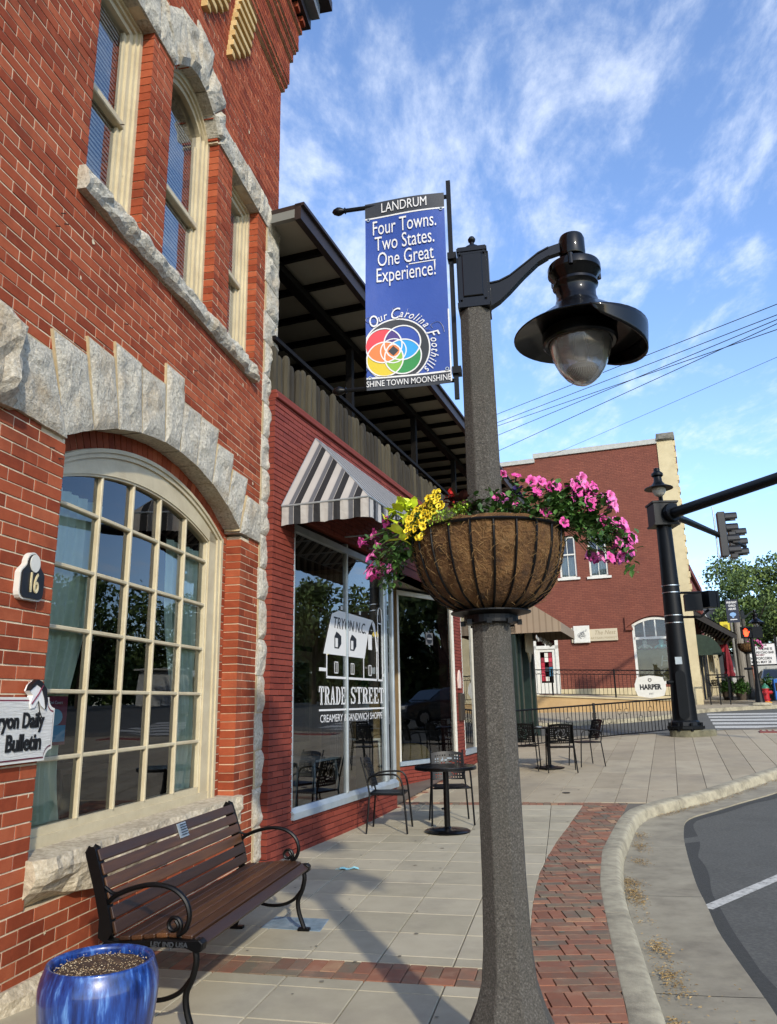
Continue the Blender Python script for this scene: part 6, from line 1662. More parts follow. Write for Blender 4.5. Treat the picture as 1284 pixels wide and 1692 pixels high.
def flower_mesh(name, R, depth, mat, cmat, seed):
    rs = random.Random(seed); mb = MB(); n = 20; V = []
    for j, (rr_, zz) in enumerate(((.10, -depth), (.22, -depth*.35), (.45, -.05*R), (.8, .10*R), (1.0, -.02*R))):
        for k in range(n):
            a = 2*pi*k/n; lobe = 1-.16*(abs(sin(2.5*a)) < .25)*(j > 2)-.07*(abs(sin(2.5*a)) < .55)*(j > 2); r = R*rr_*lobe*(1+rs.uniform(-.04, .04)*(j > 2))
            V.append((r*cos(a), r*sin(a), zz+(R*.14*sin(2.5*a+1.2)*sin(2.5*a+.4) if j == 4 else 0)+rs.uniform(-.03, .03)*R*(j > 2)))
    mb.add(V, [(i*n+k, i*n+(k+1) % n, (i+1)*n+(k+1) % n, (i+1)*n+k) for i in range(4) for k in range(n)]); me = mb.mesh(name, True); me.materials.append(mat); me.materials.append(cmat)
    for i, p in enumerate(me.polygons):
        if i < n: p.material_index = 1
    return me
def leafm(mb, p, d, s, rs, curl=.3):
    d = d.normalized(); up = Vector((0, 0, 1)); sd = d.cross(up); sd = sd.normalized() if sd.length > .01 else Vector((1, 0, 0)); nn = sd.cross(d).normalized()
    w_ = s*.36
    V = [p, p+d*s*.35+sd*w_*.9-nn*s*.02, p+d*s*.38+nn*(-s*.08), p+d*s*.35-sd*w_*.9-nn*s*.02, p+d*s*.75+sd*w_*.6-nn*s*curl*.3, p+d*s*.75-nn*s*(curl*.3+.05), p+d*s*.75-sd*w_*.6-nn*s*curl*.3, p+d*s-nn*s*curl]
    mb.add(V, [(0, 1, 2), (0, 2, 3), (1, 4, 5, 2), (2, 5, 6, 3), (4, 7, 5), (5, 7, 6)])
pinkm = [flower_mesh('flower', .031, .04, m_pink, m_pinkc, i) for i in range(4)]
ylm = [flower_mesh('flower', .0175, .018, m_ylw, m_ylc, 10+i) for i in range(3)]
def zpos(x, y, off): # layout of the bloom positions in the plant's own frame
    L, z = (x-803)/325.0, 2.4-(y-861)/322.0; k = 1+off/3.9
    return Vector((L*k, off, 1.5+(z-1.5)*k))
def face_rot(dirv, rs):
    q = dirv.to_track_quat('Z', 'Y').to_euler(); return q
def plant(name, label, cat, flowers, meshes, rs, root, lsize=(.03, .055), nleaf=9, extra=None, leafmat=None, scale=(.85, 1.15)):
    r_ = pf(name, label, cat); st, lf = MB(), MB()
    for (p) in flowers:
        r0_ = Vector(root(p)); d = p-r0_; mid = r0_+d*.45+Vector((0, 0, .05+.25*abs(d.x)*.5)); pts = [r0_.lerp(mid, t).lerp(mid.lerp(p, t), t) for t in (0, .2, .4, .6, .8, 1)]
        st.tube(pts, .0022, 4, cap=False)
        if meshes:
            out_ = Vector((p.x*1.0+rs.uniform(-.15, .15), -.45+rs.uniform(-.3, .3), .12+rs.uniform(-.25, .3))); s = rs.uniform(*scale)
            o = link('flower', rs.choice(meshes), None, r_, p, face_rot(out_, rs)); o.scale = (s, s, s)
        for _ in range(nleaf):
            t = rs.uniform(.12, .97); i = min(4, int(t*5)); q = pts[i].lerp(pts[i+1], t*5-i); dr_ = Vector((rs.uniform(-1, 1), rs.uniform(-1, .6), rs.uniform(-.4, .8)))
            leafm(lf, q, dr_, rs.uniform(*lsize), rs)
    if extra: extra(lf, st, rs)
    st.build('stems', m_stem, r_); lf.build('foliage', leafmat or m_pl, r_, kind='stuff')
    return r_
rs = random.Random(3)
Zf = lambda x, y, off: zpos(580+x/2.675, 740+y/2.675, off)
right = [(675,112),(600,155),(750,120),(805,150),(857,155),(890,185),(917,185),(942,222),(1020,165),(1003,243),(1050,215),(1075,205),(1050,265),(985,250),(895,310),(1137,245),(1145,280),(1110,350),(1140,360),(1180,370),(1195,405),(1190,440),(1200,465),(1205,495),(1175,520),(1130,515),(1035,505),(1080,500),(870,295),(1000,190),(1035,190),(1060,245),(1120,260),(1150,400),(1165,380),(835,205),(705,245),(655,215),(1012,205),(1065,285),(960,340),(1155,265),(1170,450),(1210,440)]
left = [(85,345),(27,388),(93,400),(75,445),(70,495),(85,525),(65,530),(105,525),(155,520),(150,310),(190,320),(100,500),(50,515),(205,330)]
right += [(x+rs.uniform(-22, 22), y+rs.uniform(-16, 16)) for x, y in right[6:]+right[14:] if rs.random() < .8]
left += [(x+rs.uniform(-16, 16), y+rs.uniform(-16, 16)) for x, y in left if rs.random() < .8]
fr_ = [Zf(x, y, rs.uniform(-.12, .16) if x < 850 else rs.uniform(-.16, .12)) for x, y in right]
def root_r(p): a = rs.uniform(-.9, .35); return (min(max(p.x*.6, .05), .33), rs.uniform(-.2, .15) if p.x < .3 else rs.uniform(-.12, .08), 2.36)
def mound_r(lf, st, rs):
    for _ in range(900):
        x = rs.uniform(-.10, .40); y = rs.uniform(-.36, .25)
        if x*x+y*y > .41**2: continue
        leafm(lf, Vector((x, y, 2.34+rs.random()**1.3*.16*(1-abs(x-.18)*1.2))), Vector((rs.uniform(-1, 1), rs.uniform(-1, .5), rs.uniform(-.5, .9))), rs.uniform(.026, .046), rs)
    for _ in range(620):     # trailing mat over the right hand rim
        t = rs.random(); x = .30+.40*t; z = 2.45-.05*t-.22*t*t+rs.gauss(0, .045); leafm(lf, Vector((x, rs.gauss(-.05, .06), z)), Vector((rs.uniform(-1, 1), rs.uniform(-1, .5), rs.uniform(-.9, .6))), rs.uniform(.028, .055), rs)
plant('pink_petunia', 'large pink petunia trailing over the right side of the basket', 'flowers', fr_, pinkm, rs, root_r, extra=mound_r, nleaf=8)
fl_ = [Zf(x, y, rs.uniform(-.15, .05)) for x, y in left]
def mound_l(lf, st, rs):
    for _ in range(330):
        t = rs.random(); x = -.33-.20*t; z = 2.36-.20*t-.05*t*t+rs.gauss(0, .04); leafm(lf, Vector((x, rs.gauss(-.04, .06), z)), Vector((rs.uniform(-1, 1), rs.uniform(-1, .5), rs.uniform(-.9, .6))), rs.uniform(.025, .05), rs)
plant('pink_petunia', 'smaller pink petunia spilling low over the left side of the basket', 'flowers', fl_, pinkm, rs, lambda p: (-.33, rs.uniform(-.15, .1), 2.34), extra=mound_l, nleaf=8)
yel = [(255,360),(307,380),(337,347),(325,328),(324,302),(337,268),(313,245),(315,272),(345,218),(350,200),(388,215),(404,243),(373,263),(397,173),(352,300),(300,300),(265,290),(255,300),(275,285),(297,318),(270,310),(245,330),(285,345),(360,235),(330,230),(300,265),(375,195),(385,240),(262,320),(290,330)]
yel += [(x+rs.uniform(-16, 16), y+rs.uniform(-16, 16)) for x, y in yel+yel if rs.random() < .8]
fy = [Zf(x, y, rs.uniform(-.30, -.18)) for x, y in yel]
plant('yellow_calibrachoa', 'small yellow trumpet flowers clustered at the basket left front', 'flowers', fy, ylm, rs, lambda p: (-.26, -.2, 2.34), lsize=(.012, .022), nleaf=12, scale=(.85, 1.25))
HB.location.z += -.075*KS
# chartreuse, dark and mossy plants
def leafy(name, label, pts, s, mat, n, spread):
    r_ = pf(name, label, 'plant'); lf = MB()
    for (x, y, off) in pts:
        c = Zf(x, y, off)
        for _ in range(n): leafm(lf, c+Vector((rs.gauss(0, spread), rs.gauss(0, spread), rs.gauss(0, spread))), Vector((rs.uniform(-1, 1), rs.uniform(-1, .4), rs.uniform(-.7, .9))), s*rs.uniform(.7, 1.25), rs, .2)
    lf.build('leaves', mat, r_); return r_
leafy('lime_sweet_potato_vine', 'bright yellow green broad leaved vine at the basket left', [(235, 215, -.1), (255, 235, -.12), (215, 240, -.1), (190, 270, -.1), (170, 292, -.12), (245, 265, -.15), (280, 245, -.12), (230, 385, -.25)], .085, pm('lime_leaf', ['#9aa81c', '#bccb2e', '#cddb4a'], scale=20, isl=.6, rough=.5), 5, .016)
leafy('dark_coleus', 'dark maroon leaved plant beside the post in the basket', [(480, 225, -.15), (510, 225, -.12), (530, 250, -.15), (545, 262, -.18), (500, 245, -.16), (460, 235, -.15)], .075, pm('maroon_leaf', ['#1d0d0b', '#33150f', '#4a1f14'], isl=.7, rough=.5), 6, .018)
leafy('creeping_jenny', 'fine mossy yellow green plant on the front basket rim', [(490, 262, -.33), (505, 258, -.33), (470, 272, -.34), (430, 290, -.35), (410, 292, -.35), (385, 300, -.34), (500, 272, -.34), (450, 283, -.35)], .016, pm('moss_leaf', ['#6f8f22', '#93ad33', '#a8bd4a'], isl=.7, rough=.6), 34, .017)
leafy('red_salvia', 'small red flower spikes behind the yellow flowers', [(440, 190, -.12), (452, 200, -.12), (445, 215, -.12), (460, 212, -.1)], .03, pm('red_petal', ['#8c120e', '#c0201a'], isl=.7, rough=.6), 7, .007)
leafy('purple_petunia', 'single deep purple flower at the basket centre', [(745, 195, -.15), (748, 190, -.16)], .035, pm('purple_petal', ['#1d0d3c', '#34176b'], isl=.7, rough=.6), 8, .006)

# ================================================================== BENCH
BR_ = (P1.x, P1.y, 0)
BE = empty('park_bench', BR_, pi/2-A1, 'dark wood slat bench with black cast iron ends under the arched window', 'bench')
m_wood = pm('oiled_dark_wood', ['#1c1008', '#2f1c0f', '#432915', '#644022'], scale=2.2, stretch=(1.2, 14, 14), rough=.42, isl=.45, bump=.25, bscale=14, bdist=.003, detail=8, rvar=.08)
s0b, s1b = -3.83, -2.09
def slat(c, ang, wd, th, name='slat'):    # c=(off,z) centre; angle of the width direction
    mb = MB(); ca, sa = cos(ang), sin(ang); P = []
    for a, b in ((-.5, -.5), (.5, -.5), (.5, .5), (-.5, .5)):
        o_, z_ = c[0]+a*wd*ca-b*th*sa, c[1]+a*wd*sa+b*th*ca; P.append((-o_, z_))
    e = .004; V = []
    for s_ in (s0b, s1b):
        for k in range(4):
            y_, z_ = P[k]; V.append((s_, y_, z_))
    mb.add(V, [(0, 1, 5, 4), (1, 2, 6, 5), (2, 3, 7, 6), (3, 0, 4, 7), (3, 2, 1, 0), (4, 5, 6, 7)])
    o = mb.build(name, m_wood, BE); b_ = o.modifiers.new('edge', 'BEVEL'); b_.width = .005; b_.segments = 2; return o
seatp = [(1.105, .405), (1.045, .428), (.98, .433), (.915, .430), (.85, .424), (.785, .417), (.72, .412)]
for i, (o_, z_) in enumerate(seatp):
    ang_ = [-.55, -.12, -.02, .06, .09, .10, .06][i]; slat((o_, z_), ang_, .058, .022)
backp = [(.662, .455), (.643, .520), (.622, .586), (.600, .652), (.577, .717), (.552, .781)]
for i, (o_, z_) in enumerate(backp): slat((o_, z_), pi/2+.30+.02*i, .058, .020)
mb = MB(); 
def pbox(mb, cx, off, z, w_, h_, t):     # little plate lying on the back slats
    a = pi/2+.38; ca, sa = cos(a), sin(a); V = []
    for dx in (-w_/2, w_/2):
        for u in (-h_/2, h_/2):
            for v in (0, t): V.append((cx+dx, -(off+u*ca+v*sa), z+u*sa-v*ca))
    mb.add(V, [(0, 1, 3, 2), (4, 6, 7, 5), (0, 4, 5, 1), (2, 3, 7, 6), (1, 5, 7, 3), (0, 2, 6, 4)])
pq = MB(); pbox(pq, -2.93, .572, .765, .115, .085, .006); pq.build('plaque', m_alu, BE)
pq = MB()
for k in (-.028, -.014, 0, .014, .028): pbox(pq, -2.93, .572+.012+k*-.33, .765+.006+k, .085, .005, .003)
pq.build('plaque_lettering', m_blacklet, BE)
def bench_end(s):
    e = empty('cast_iron_end', parent=BE)
    T = lambda o_, z_, ds=0: (s+ds, -o_, z_)
    # upright
    mb = MB(); P = [(.635, .40), (.66, .44), (.64, .52), (.60, .65), (.565, .75), (.54, .815), (.515, .825), (.50, .80), (.525, .73), (.565, .62), (.60, .50), (.60, .42)]
    hw = .028
    V = [(s-hw, -o_, z_) for o_, z_ in P]+[(s+hw, -o_, z_) for o_, z_ in P]; n_ = len(P)
    mb.add(V, [tuple(range(n_)), tuple(range(2*n_-1, n_-1, -1))]+[(i, (i+1) % n_, (i+1) % n_+n_, i+n_) for i in range(n_)])
    P = [(.60, .375), (.72, .375), (.9, .385), (1.05, .385), (1.11, .365), (1.135, .375), (1.14, .41), (1.12, .425), (1.05, .42), (.9, .42), (.72, .40), (.64, .41)]
    V = [(s-hw, -o_, z_) for o_, z_ in P]+[(s+hw, -o_, z_) for o_, z_ in P]; n_ = len(P)
    mb.add(V, [tuple(range(n_-1, -1, -1)), tuple(range(n_, 2*n_))]+[(i, (i+1) % n_, (i+1) % n_+n_, i+n_) for i in range(n_)])
    o = mb.build('side_rail', m_black, e); b_ = o.modifiers.new('edge', 'BEVEL'); b_.width = .006; b_.segments = 2
    def cv(pts, r, name, fl=.8):
        q = catmull(pts, 5); MB().tube([T(*p) for p in q], r, 8, flat=fl).build(name, m_black, e, smooth=True)
    cv([(.615, .56), (.66, .60), (.75, .635), (.86, .655), (.96, .64), (1.03, .59), (1.055, .52), (1.035, .46), (1.0, .435)], .0155, 'armrest')
    cv([(.60, .64), (.65, .61), (.70, .62)], .010, 'armrest_brace')
    cv([(.985, .50), (1.0, .475), (.98, .455), (.955, .465), (.95, .49), (.97, .51), (1.0, .505), (1.015, .475), (1.0, .44)], .012, 'scroll')
    cv([(1.09, .385), (1.10, .33), (1.085, .26), (1.055, .19), (1.06, .12), (1.085, .05), (1.10, .015)], .016, 'front_leg', 1.0)
    cv([(.64, .39), (.66, .32), (.665, .24), (.64, .15), (.62, .07), (.60, .015)], .016, 'rear_leg', 1.0)
    cv([(.66, .26), (.72, .19), (.82, .155), (.93, .155), (1.02, .19), (1.075, .25)], .011, 'leg_brace', 1.0)
    MB().box(s-.02, s+.02, -1.14, -1.06, 0, .018).build('foot', m_black, e); MB().box(s-.02, s+.02, -.66, -.57, 0, .018).build('foot', m_black, e)
    return e
bench_end(s0b-.0); bench_end(s1b+.0)
t_ = text('lettering', 'LEY IND USA', .030, pm('worn_casting', '#34373a', rough=.4), BE, (s0b-.032, -.97, .400), sx=1.1, bold=.0008, rot=(pi/2, 0, -pi/2), ext=.002)

# ================================================================== BLUE POT
pp = P1+D1*(-4.385)+N1*.925
PT = empty('glazed_pot', (pp.x, pp.y, 0), 0, 'blue streaked glazed planter with bare soil beside the bench', 'planter')
m_glaze = pm('blue_glaze', ['#081334', '#10285f', '#1d4184', '#5c86bc'], scale=5, stretch=(7, 7, .9), rough=.3, coat=.55, detail=8, bump=.05, bscale=10)
mb = MB(); pr = [(.14, 0), (.165, .02), (.195, .12), (.222, .25), (.236, .37), (.232, .43), (.218, .472), (.214, .487), (.208, .492), (.196, .488), (.19, .475), (.192, .44), (.19, .40)]
mb.lathe(catmull(pr, 3), 64); mb.build('pot_body', m_glaze, PT, smooth=True)
mb = MB(); V = []; n = 40
for j in range(9):
    for k in range(n):
        a = 2*pi*k/n; r = .196*j/8; V.append((r*cos(a), r*sin(a), .462-.02*(j/8)**2*0+.012*mnoise.fractal(Vector((r*cos(a)*14, r*sin(a)*14, 0)), 1, 2, 4)-.02*(j == 8)))
mb.add(V, [(i*n+k, i*n+(k+1) % n, (i+1)*n+(k+1) % n, (i+1)*n+k) for i in range(8) for k in range(n)]); mb.build('soil', pm('potting_soil', ['#2a1a10', '#44301f', '#5b432c'], scale=30, rough=1, bump=1, bscale=90, bdist=.01), PT)
pb_ = MB(); rs = random.Random(9)
for _ in range(800):
    a = rs.uniform(0, 6.28); r = .185*sqrt(rs.random()); 
    if rs.random() < .35*(sin(a) > .2): continue
    x, y = r*cos(a), r*sin(a); z = .468+.012*mnoise.fractal(Vector((x*14, y*14, 0)), 1, 2, 4); s = rs.uniform(.0012, .0035)
    pb_.add([(x-s, y, z), (x, y-s, z), (x+s, y, z), (x, y+s, z), (x, y, z+s)], [(0, 1, 4), (1, 2, 4), (2, 3, 4), (3, 0, 4)])
pb_.build('perlite', pm('perlite', ['#6a5034', '#a08a66', '#c4b494'], isl=.9, rough=.9), PT, kind='stuff')

# ================================================================== CAFE TABLES AND CHAIRS
def make_table(label, loc, group):
    t = empty('cafe_table', loc, 0, label, 'table', group)
    R = .375; mb = MB()
    for k in range(13):
        r0_, r1_ = .045+.0245*k, .045+.0245*k+.0185
        n = 44; V = []
        for z in (.735, .742):
            for r in (r0_, r1_): V += [(r*cos(2*pi*i/n), r*sin(2*pi*i/n), z) for i in range(n)]
        Fc = []
        for i in range(n):
            j = (i+1) % n; Fc += [(2*n+i, 3*n+i, 3*n+j, 2*n+j), (i, j, n+j, n+i), (i, 2*n+i, 2*n+j, j), (n+i, n+j, 3*n+j, 3*n+i)]
        mb.add(V, Fc)
    for k in range(24):
        a = 2*pi*k/24; c, s_ = cos(a), sin(a); w_ = .004; mb.add([(.03*c-w_*s_, .03*s_+w_*c, .734), (.36*c-w_*s_, .36*s_+w_*c, .734), (.36*c+w_*s_, .36*s_-w_*c, .734), (.03*c+w_*s_, .03*s_-w_*c, .734)], [(0, 1, 2, 3)])
    mb.lathe([(.001, .736), (.05, .736), (.05, .741), (.001, .741)], 20)
    mb.lathe([(.36, .742), (.372, .742), (R, .735), (R, .705), (.368, .702), (.362, .705), (.36, .735)], 56, cap=False)
    mb.build('table_top', m_gloss, t)
    mb = MB(); mb.lathe([(.036, .03), (.036, .72)], 20); mb.lathe([(.12, .70), (.036, .73)], 16); mb.tube([(-.036, -.02, .26), (-.06, -.04, .26)], .012, 8); mb.build('pedestal', m_gloss, t, smooth=True)
    mb = MB(); mb.lathe([(.27, 0), (.272, .012), (.255, .022), (.15, .032), (.05, .045), (.036, .06)], 48); mb.build('base', m_gloss, t, smooth=True)
    return t
def make_chair(label, loc, rz, group):
    t = empty('metal_chair', loc, rz, label, 'chair', group)    # sits facing +y of its frame is the front at -y
    # back panel, perforated, curved
    nx, nz = 26, 18; W_, z0_, z1_ = .42, .50, .845; V = []; 
    for j in range(nz+1):
        v = j/nz
        for i in range(nx+1):
            u = i/nx-.5; V.append((u*W_, .20+.10*v-.035*(4*u*u), z0_+(z1_-z0_)*v-.02*(4*u*u)*(v)))
    Fc = []
    for j in range(nz):
        for i in range(nx):
            u, v = (i+.5)/nx-.5, (j+.5)/nz-.5; d = hypot(u*W_, v*(z1_-z0_)); a = atan2(v, u)
            hole = (i % 2 == 1 and j % 2 == 1 and 1 < i < nx-1 and 0 < j < nz-1 and d > .125)
            if .112 < d < .120 or d < .03: hole = False
            elif .03 < d < .105: hole = ((a*3/pi+d*22) % 1.0) < .42
            if not hole: Fc.append((j*(nx+1)+i, j*(nx+1)+i+1, (j+1)*(nx+1)+i+1, (j+1)*(nx+1)+i))
    o = MB().add(V, Fc).build('backrest', m_black, t); s = o.modifiers.new('thick', 'SOLIDIFY'); s.thickness = .005
    mb = MB(); V = []; n = 8
    for j in range(n+1):
        for i in range(n+1):
            u, v = i/n-.5, j/n-.5; V.append((u*.43*(1-.08*(v > .2)), v*.42, .445-.018*(1-4*u*u)*(1-4*v*v)-.012*(v < -.4)))
    o = mb.add(V, [(j*(n+1)+i, j*(n+1)+i+1, (j+1)*(n+1)+i+1, (j+1)*(n+1)+i) for j in range(n) for i in range(n)]).build('seat', m_black, t, smooth=True); s = o.modifiers.new('thick', 'SOLIDIFY'); s.thickness = .012
    for sx in (-1, 1):
        MB().tube([(sx*.255, .24, 0), (sx*.225, .20, .44), (sx*.215, .235, .60), (sx*.212, .31, .86)], .011, 8).build('rear_leg', m_black, t, smooth=True)
        q = catmull([(sx*.262, -.25, 0), (sx*.25, -.215, .40), (sx*.245, -.19, .57), (sx*.242, -.14, .645), (sx*.24, -.05, .66), (sx*.235, .08, .655), (sx*.222, .19, .63), (sx*.218, .225, .57)], 4)
        MB().tube(q, .0115, 8).build('front_leg', m_black, t, smooth=True)
    mb = MB(); mb.tube([(-.235, -.20, .43), (.235, -.20, .43)], .009, 6); mb.tube([(-.225, .19, .43), (.225, .19, .43)], .009, 6)
    mb.tube([(-.24, -.2, .43), (-.225, .19, .43)], .009, 6); mb.tube([(.24, -.2, .43), (.225, .19, .43)], .009, 6); mb.build('seat_frame', m_black, t)
    return t
g1, g2 = 'black cafe tables on the walk', 'black metal chairs at the cafe tables'
def zl(x, y): return (x, y, gz(x, y)+.003)
make_table('round black cafe table nearest the post before the shop window', zl(.63, 9.62), g1)
ch = make_chair('black metal chair against the shop window, left of the near table', zl(-.06, 9.80), radians(90-8), g2)
def chair_at(label, x, y, rz):
    c = copy_tree(ch); c['label'] = label; c.location = zl(x, y); c.rotation_euler = (0, 0, rz); return c
chair_at('black metal chair on the far side of the near table', .72, 10.22, radians(2))
# the further table is square
t2c = (2.93, 14.9)
t2 = empty('cafe_table', zl(*t2c), -A2, 'square black cafe table further along the walk', 'table', g1)
mb = MB(); mb.box(-.40, .40, -.40, .40, .715, .735)
for i in range(15): pass
mb.build('table_top', m_black, t2)
mb = MB(); mb.tube([(0, 0, 0.03), (0, 0, .72)], .035, 10); mb.build('pedestal', m_black, t2); mb = MB(); mb.lathe([(.27, 0), (.27, .015), (.1, .03), (.04, .06)], 30); mb.build('base', m_black, t2)
chair_at('black metal chair nearest the viewer at the further table', 3.04, 14.35, radians(180-8))
chair_at('black metal chair on the right of the further table', 3.66, 15.0, radians(-78))
chair_at('black metal chair at the left of the further table, half behind the post', 2.45, 14.75, radians(165))
# small glass on the table
MB().lathe([(.05, .737), (.06, .76), (.05, .765)], 12).build('ash_tray', m_alu, None, loc=zl(2.75, 14.8))
o = COL.objects['ash_tray']; props(o, 'small metal dish standing on the further cafe table', 'dish')

# ================================================================== TRAFFIC POLE
TP = (7.321, 19.641); TZ = gz(*TP)
m_tp = pm('pole_black', ['#070a0c', '#0b0e11'], rough=.45, spec=.2)
isl_ = MB(); Q = []
for k in range(24):
    a = 2*pi*k/24; Q.append((TP[0]+(.62 if cos(a) > 0 else .52)*cos(a)+.1, TP[1]+.36*sin(a)-.05))
slab(isl_, Q, lambda x, y: TZ+.0, top=.15, th=.35, b=.025); props(isl_.build('pole_footing', pm('mossy_concrete', ['#4a4838', '#66624d', '#7b775f'], scale=5, rough=.95, bump=.5)), 'weathered round concrete footing under the traffic pole', 'footing')
T = empty('traffic_signal_pole', (TP[0], TP[1], TZ+.12), 0, 'thick black traffic signal pole with mast arm and small lantern', 'signal pole')
mb = MB(); mb.lathe([(.305, .02), (.30, .25), (.27, 1.0), (.235, 2.5), (.20, 4.5), (.185, 5.9)], 32); mb.build('shaft', m_tp, T, smooth=True)
mb = MB(); mb.lathe([(.45, 0.05), (.45, .12), (.36, .13), (.34, .22), (.30, .26)], 12)
for k in range(8):
    a = 2*pi*k/8; mb.tube([(.40*cos(a), .40*sin(a), .0), (.40*cos(a), .40*sin(a), .2)], .035, 8)
mb.build('base_flange', m_tp, T)
for z in (3.62, 3.44, 2.85, 2.66): MB().lathe([(.225+.012, z), (.237, z+.02)], 32).build('steel_band', pm('bright_steel', '#b5b9ba', rough=.25, metal=.9), T)
dirc = (Vector((0, 0, 0))-Vector((TP[0], TP[1], 0))).normalized(); az_c = atan2(dirc.y, dirc.x)
mb = MB(); c0 = Vector((cos(az_c), sin(az_c), 0)); sd = Vector((-sin(az_c), cos(az_c), 0))
for j in range(2):
    V = []
    R_ = .30-.02*j
mb.tube([c0*.27+Vector((0, 0, .75)), c0*.30+Vector((0, 0, .75))], .12, 16) ; mb.tube([c0*.25+Vector((0, 0, .62)), c0*.31+Vector((0, 0, .62))], .12, 16); V = []
for s_ in (-.12, .12):
    for z in (.4, 1.35):
        for d in (.22, .305): V.append(c0*d+sd*s_+Vector((0, 0, z)))
mb = MB(); mb.add(V, [(0, 1, 3, 2), (4, 6, 7, 5), (1, 5, 7, 3), (0, 4, 5, 1), (2, 3, 7, 6)])
q = [c0*.305+sd*.12*cos(a)+Vector((0, 0, 1.35+.12*sin(a))) for a in [pi*k/8 for k in range(9)]]; mb.add(q+[p-c0*.08 for p in q], [tuple(range(9))]+[(i, i+9, i+10, i+1) for i in range(8)])
q = [c0*.305+sd*.12*cos(a)+Vector((0, 0, .4-.12*sin(a))) for a in [pi*k/8 for k in range(9)]]; mb.add(q+[p-c0*.08 for p in q], [tuple(range(8, -1, -1))]+[(i, i+1, i+10, i+9) for i in range(8)])
mb.build('hand_hole_cover', m_tp, T)
V = []
for s_ in (-.08, .08):
    for z in (1.62, 1.80):
        for d in (.22, .275): V.append(c0*d+sd*s_+Vector((0, 0, z)))
MB().add(V, [(0, 1, 3, 2), (4, 6, 7, 5), (1, 5, 7, 3), (0, 4, 5, 1), (2, 3, 7, 6)]).build('plate', m_alu, T)
mb = MB(); mb.box(-.31, .31, -.27, .27, 5.25, 5.85); mb.box(-.34, .34, -.30, .30, 5.22, 5.27); mb.box(-.34, .34, -.30, .30, 5.82, 5.87); mb.build('arm_clamp_box', m_tp, T)
# mast arm comes back towards the right of the viewer
dA = Vector((sin(radians(158)), cos(radians(158)), 0)); 
mb = MB(); mb.tube([dA*.25+Vector((0, 0, 5.50)), dA*6+Vector((0, 0, 5.54)), dA*12+Vector((0, 0, 5.70))], [.14, .115, .09], 20); mb.build('mast_arm', m_tp, T, smooth=True)
mb = MB(); mb.tube([dA*.30+Vector((0, 0, 5.53)), dA*.42+Vector((0, 0, 5.54))], .25, 12); mb.build('arm_flange', m_tp, T)
dB = Vector((3.4, 4.36, 0)).normalized()
mb = MB(); mb.tube([dB*.2+Vector((0, 0, 5.62)), dB*2+Vector((0, 0, 5.75)), dB*8.8+Vector((0, 0, 6.0))], [.12, .10, .07], 12); mb.build('second_arm', m_tp, T, smooth=True)
# lantern on top
tl = Vector((-.12, -.25, 0))
mb = MB(); mb.tube([(0, 0, 5.8), (0, 0, 6.35)], .06, 8); mb.tube([(0, 0, 6.35), (-.05, -.1, 6.62), (-.10, -.2, 6.68)], .035, 8)
mb.lathe([(.04, 6.78), (.08, 6.76), (.08, 6.68), (.11, 6.66), (.15, 6.62), (.15, 6.56), (.10, 6.52), (.11, 6.40), (.18, 6.30), (.36, 6.22), (.37, 6.20), (.2, 6.21)], 28, (tl.x, tl.y)); mb.build('lantern', m_tp, T, smooth=True)
mb = MB(); mb.lathe([(.18, 6.21), (.17, 6.12), (.12, 6.03), (.04, 5.98), (.0, 5.98)], 24, (tl.x, tl.y), cap=False); mb.build('lantern_globe', pm('milky_globe', '#a6a59b', rough=.2), T, smooth=True)
# pedestrian signals seen from the side
def ped_box(par, x, y, z, dirv, s=.42):
    a = atan2(dirv.y, dirv.x); mb = MB(); mb.bbox(-s/2, s/2, -.12, .14, -s/2, s/2, .02); mb.box(-s/2, s/2, -.2, -.12, s/2-.03, s/2); mb.box(-s/2, -s/2+.02, -.2, -.12, -s/2, s/2); mb.box(s/2-.02, s/2, -.2, -.12, -s/2, s/2)
    return mb.build('pedestrian_signal', m_tp, par, loc=(x, y, z), rot=(0, 0, a+pi/2))
ped_box(T, .50, -.10, 3.18, Vector((.3, 1, 0))); ped_box(T, .92, .0, 3.26, Vector((1, .4, 0)))
mb = MB(); mb.tube([(.1, 0, 3.45), (.95, 0, 3.45)], .035, 6); mb.tube([(.1, 0, 2.82), (.7, 0, 2.82), (.92, 0, 3.0)], .035, 6); mb.build('signal_bracket', m_tp, T)
mb = MB(); mb.tube([(-.24, -.12, 1.18), (-.40, -.16, 1.18)], .05, 8); mb.build('push_button', m_tp, T)
# signal heads on the second arm
m_sb = pm('signal_black', '#101112', rough=.45)
def head(name, n, base, az, label, rod=True):
    r_ = empty(name, (TP[0]+base[0], TP[1]+base[1], TZ), 0, label, 'traffic light', 'traffic lights on the far arm'); r_.rotation_euler = (0, 0, az)
    zt = base[2]; h = .36
    mb = MB(); mb.bbox(-.17, .17, 0, .22, zt-n*h, zt, .02); mb.build('housing', m_sb, r_)
    for k in range(n):
        z = zt-h*(k+.5); mb = MB(); V = []
        for j in range(2):
            for i in range(13):
                a = radians(-30+240*i/12); V.append((.165*cos(a), -.36*j, z+.165*sin(a)))
        mb.add(V, [(i, i+1, 14+i, 13+i) for i in range(12)]); o = mb.build('visor', m_sb, r_); s = o.modifiers.new('thick', 'SOLIDIFY'); s.thickness = .008
        MB().tube([(0, -.01, z), (0, -.02, z)], .145, 16).build('lens', pm('unlit_lens', '#1a1c1c', rough=.3), r_)
    if rod: MB().tube([(-.05, .32, zt+.2), (-.05, .32, zt-n*h-.05)], .03, 6).build('mounting_rod', m_alu, r_); MB().tube([(-.05, .32, zt-n*h-.03), (0, .1, zt-n*h-.03)], .02, 5).build('bracket', m_alu, r_)
    return r_
azh = radians(76)
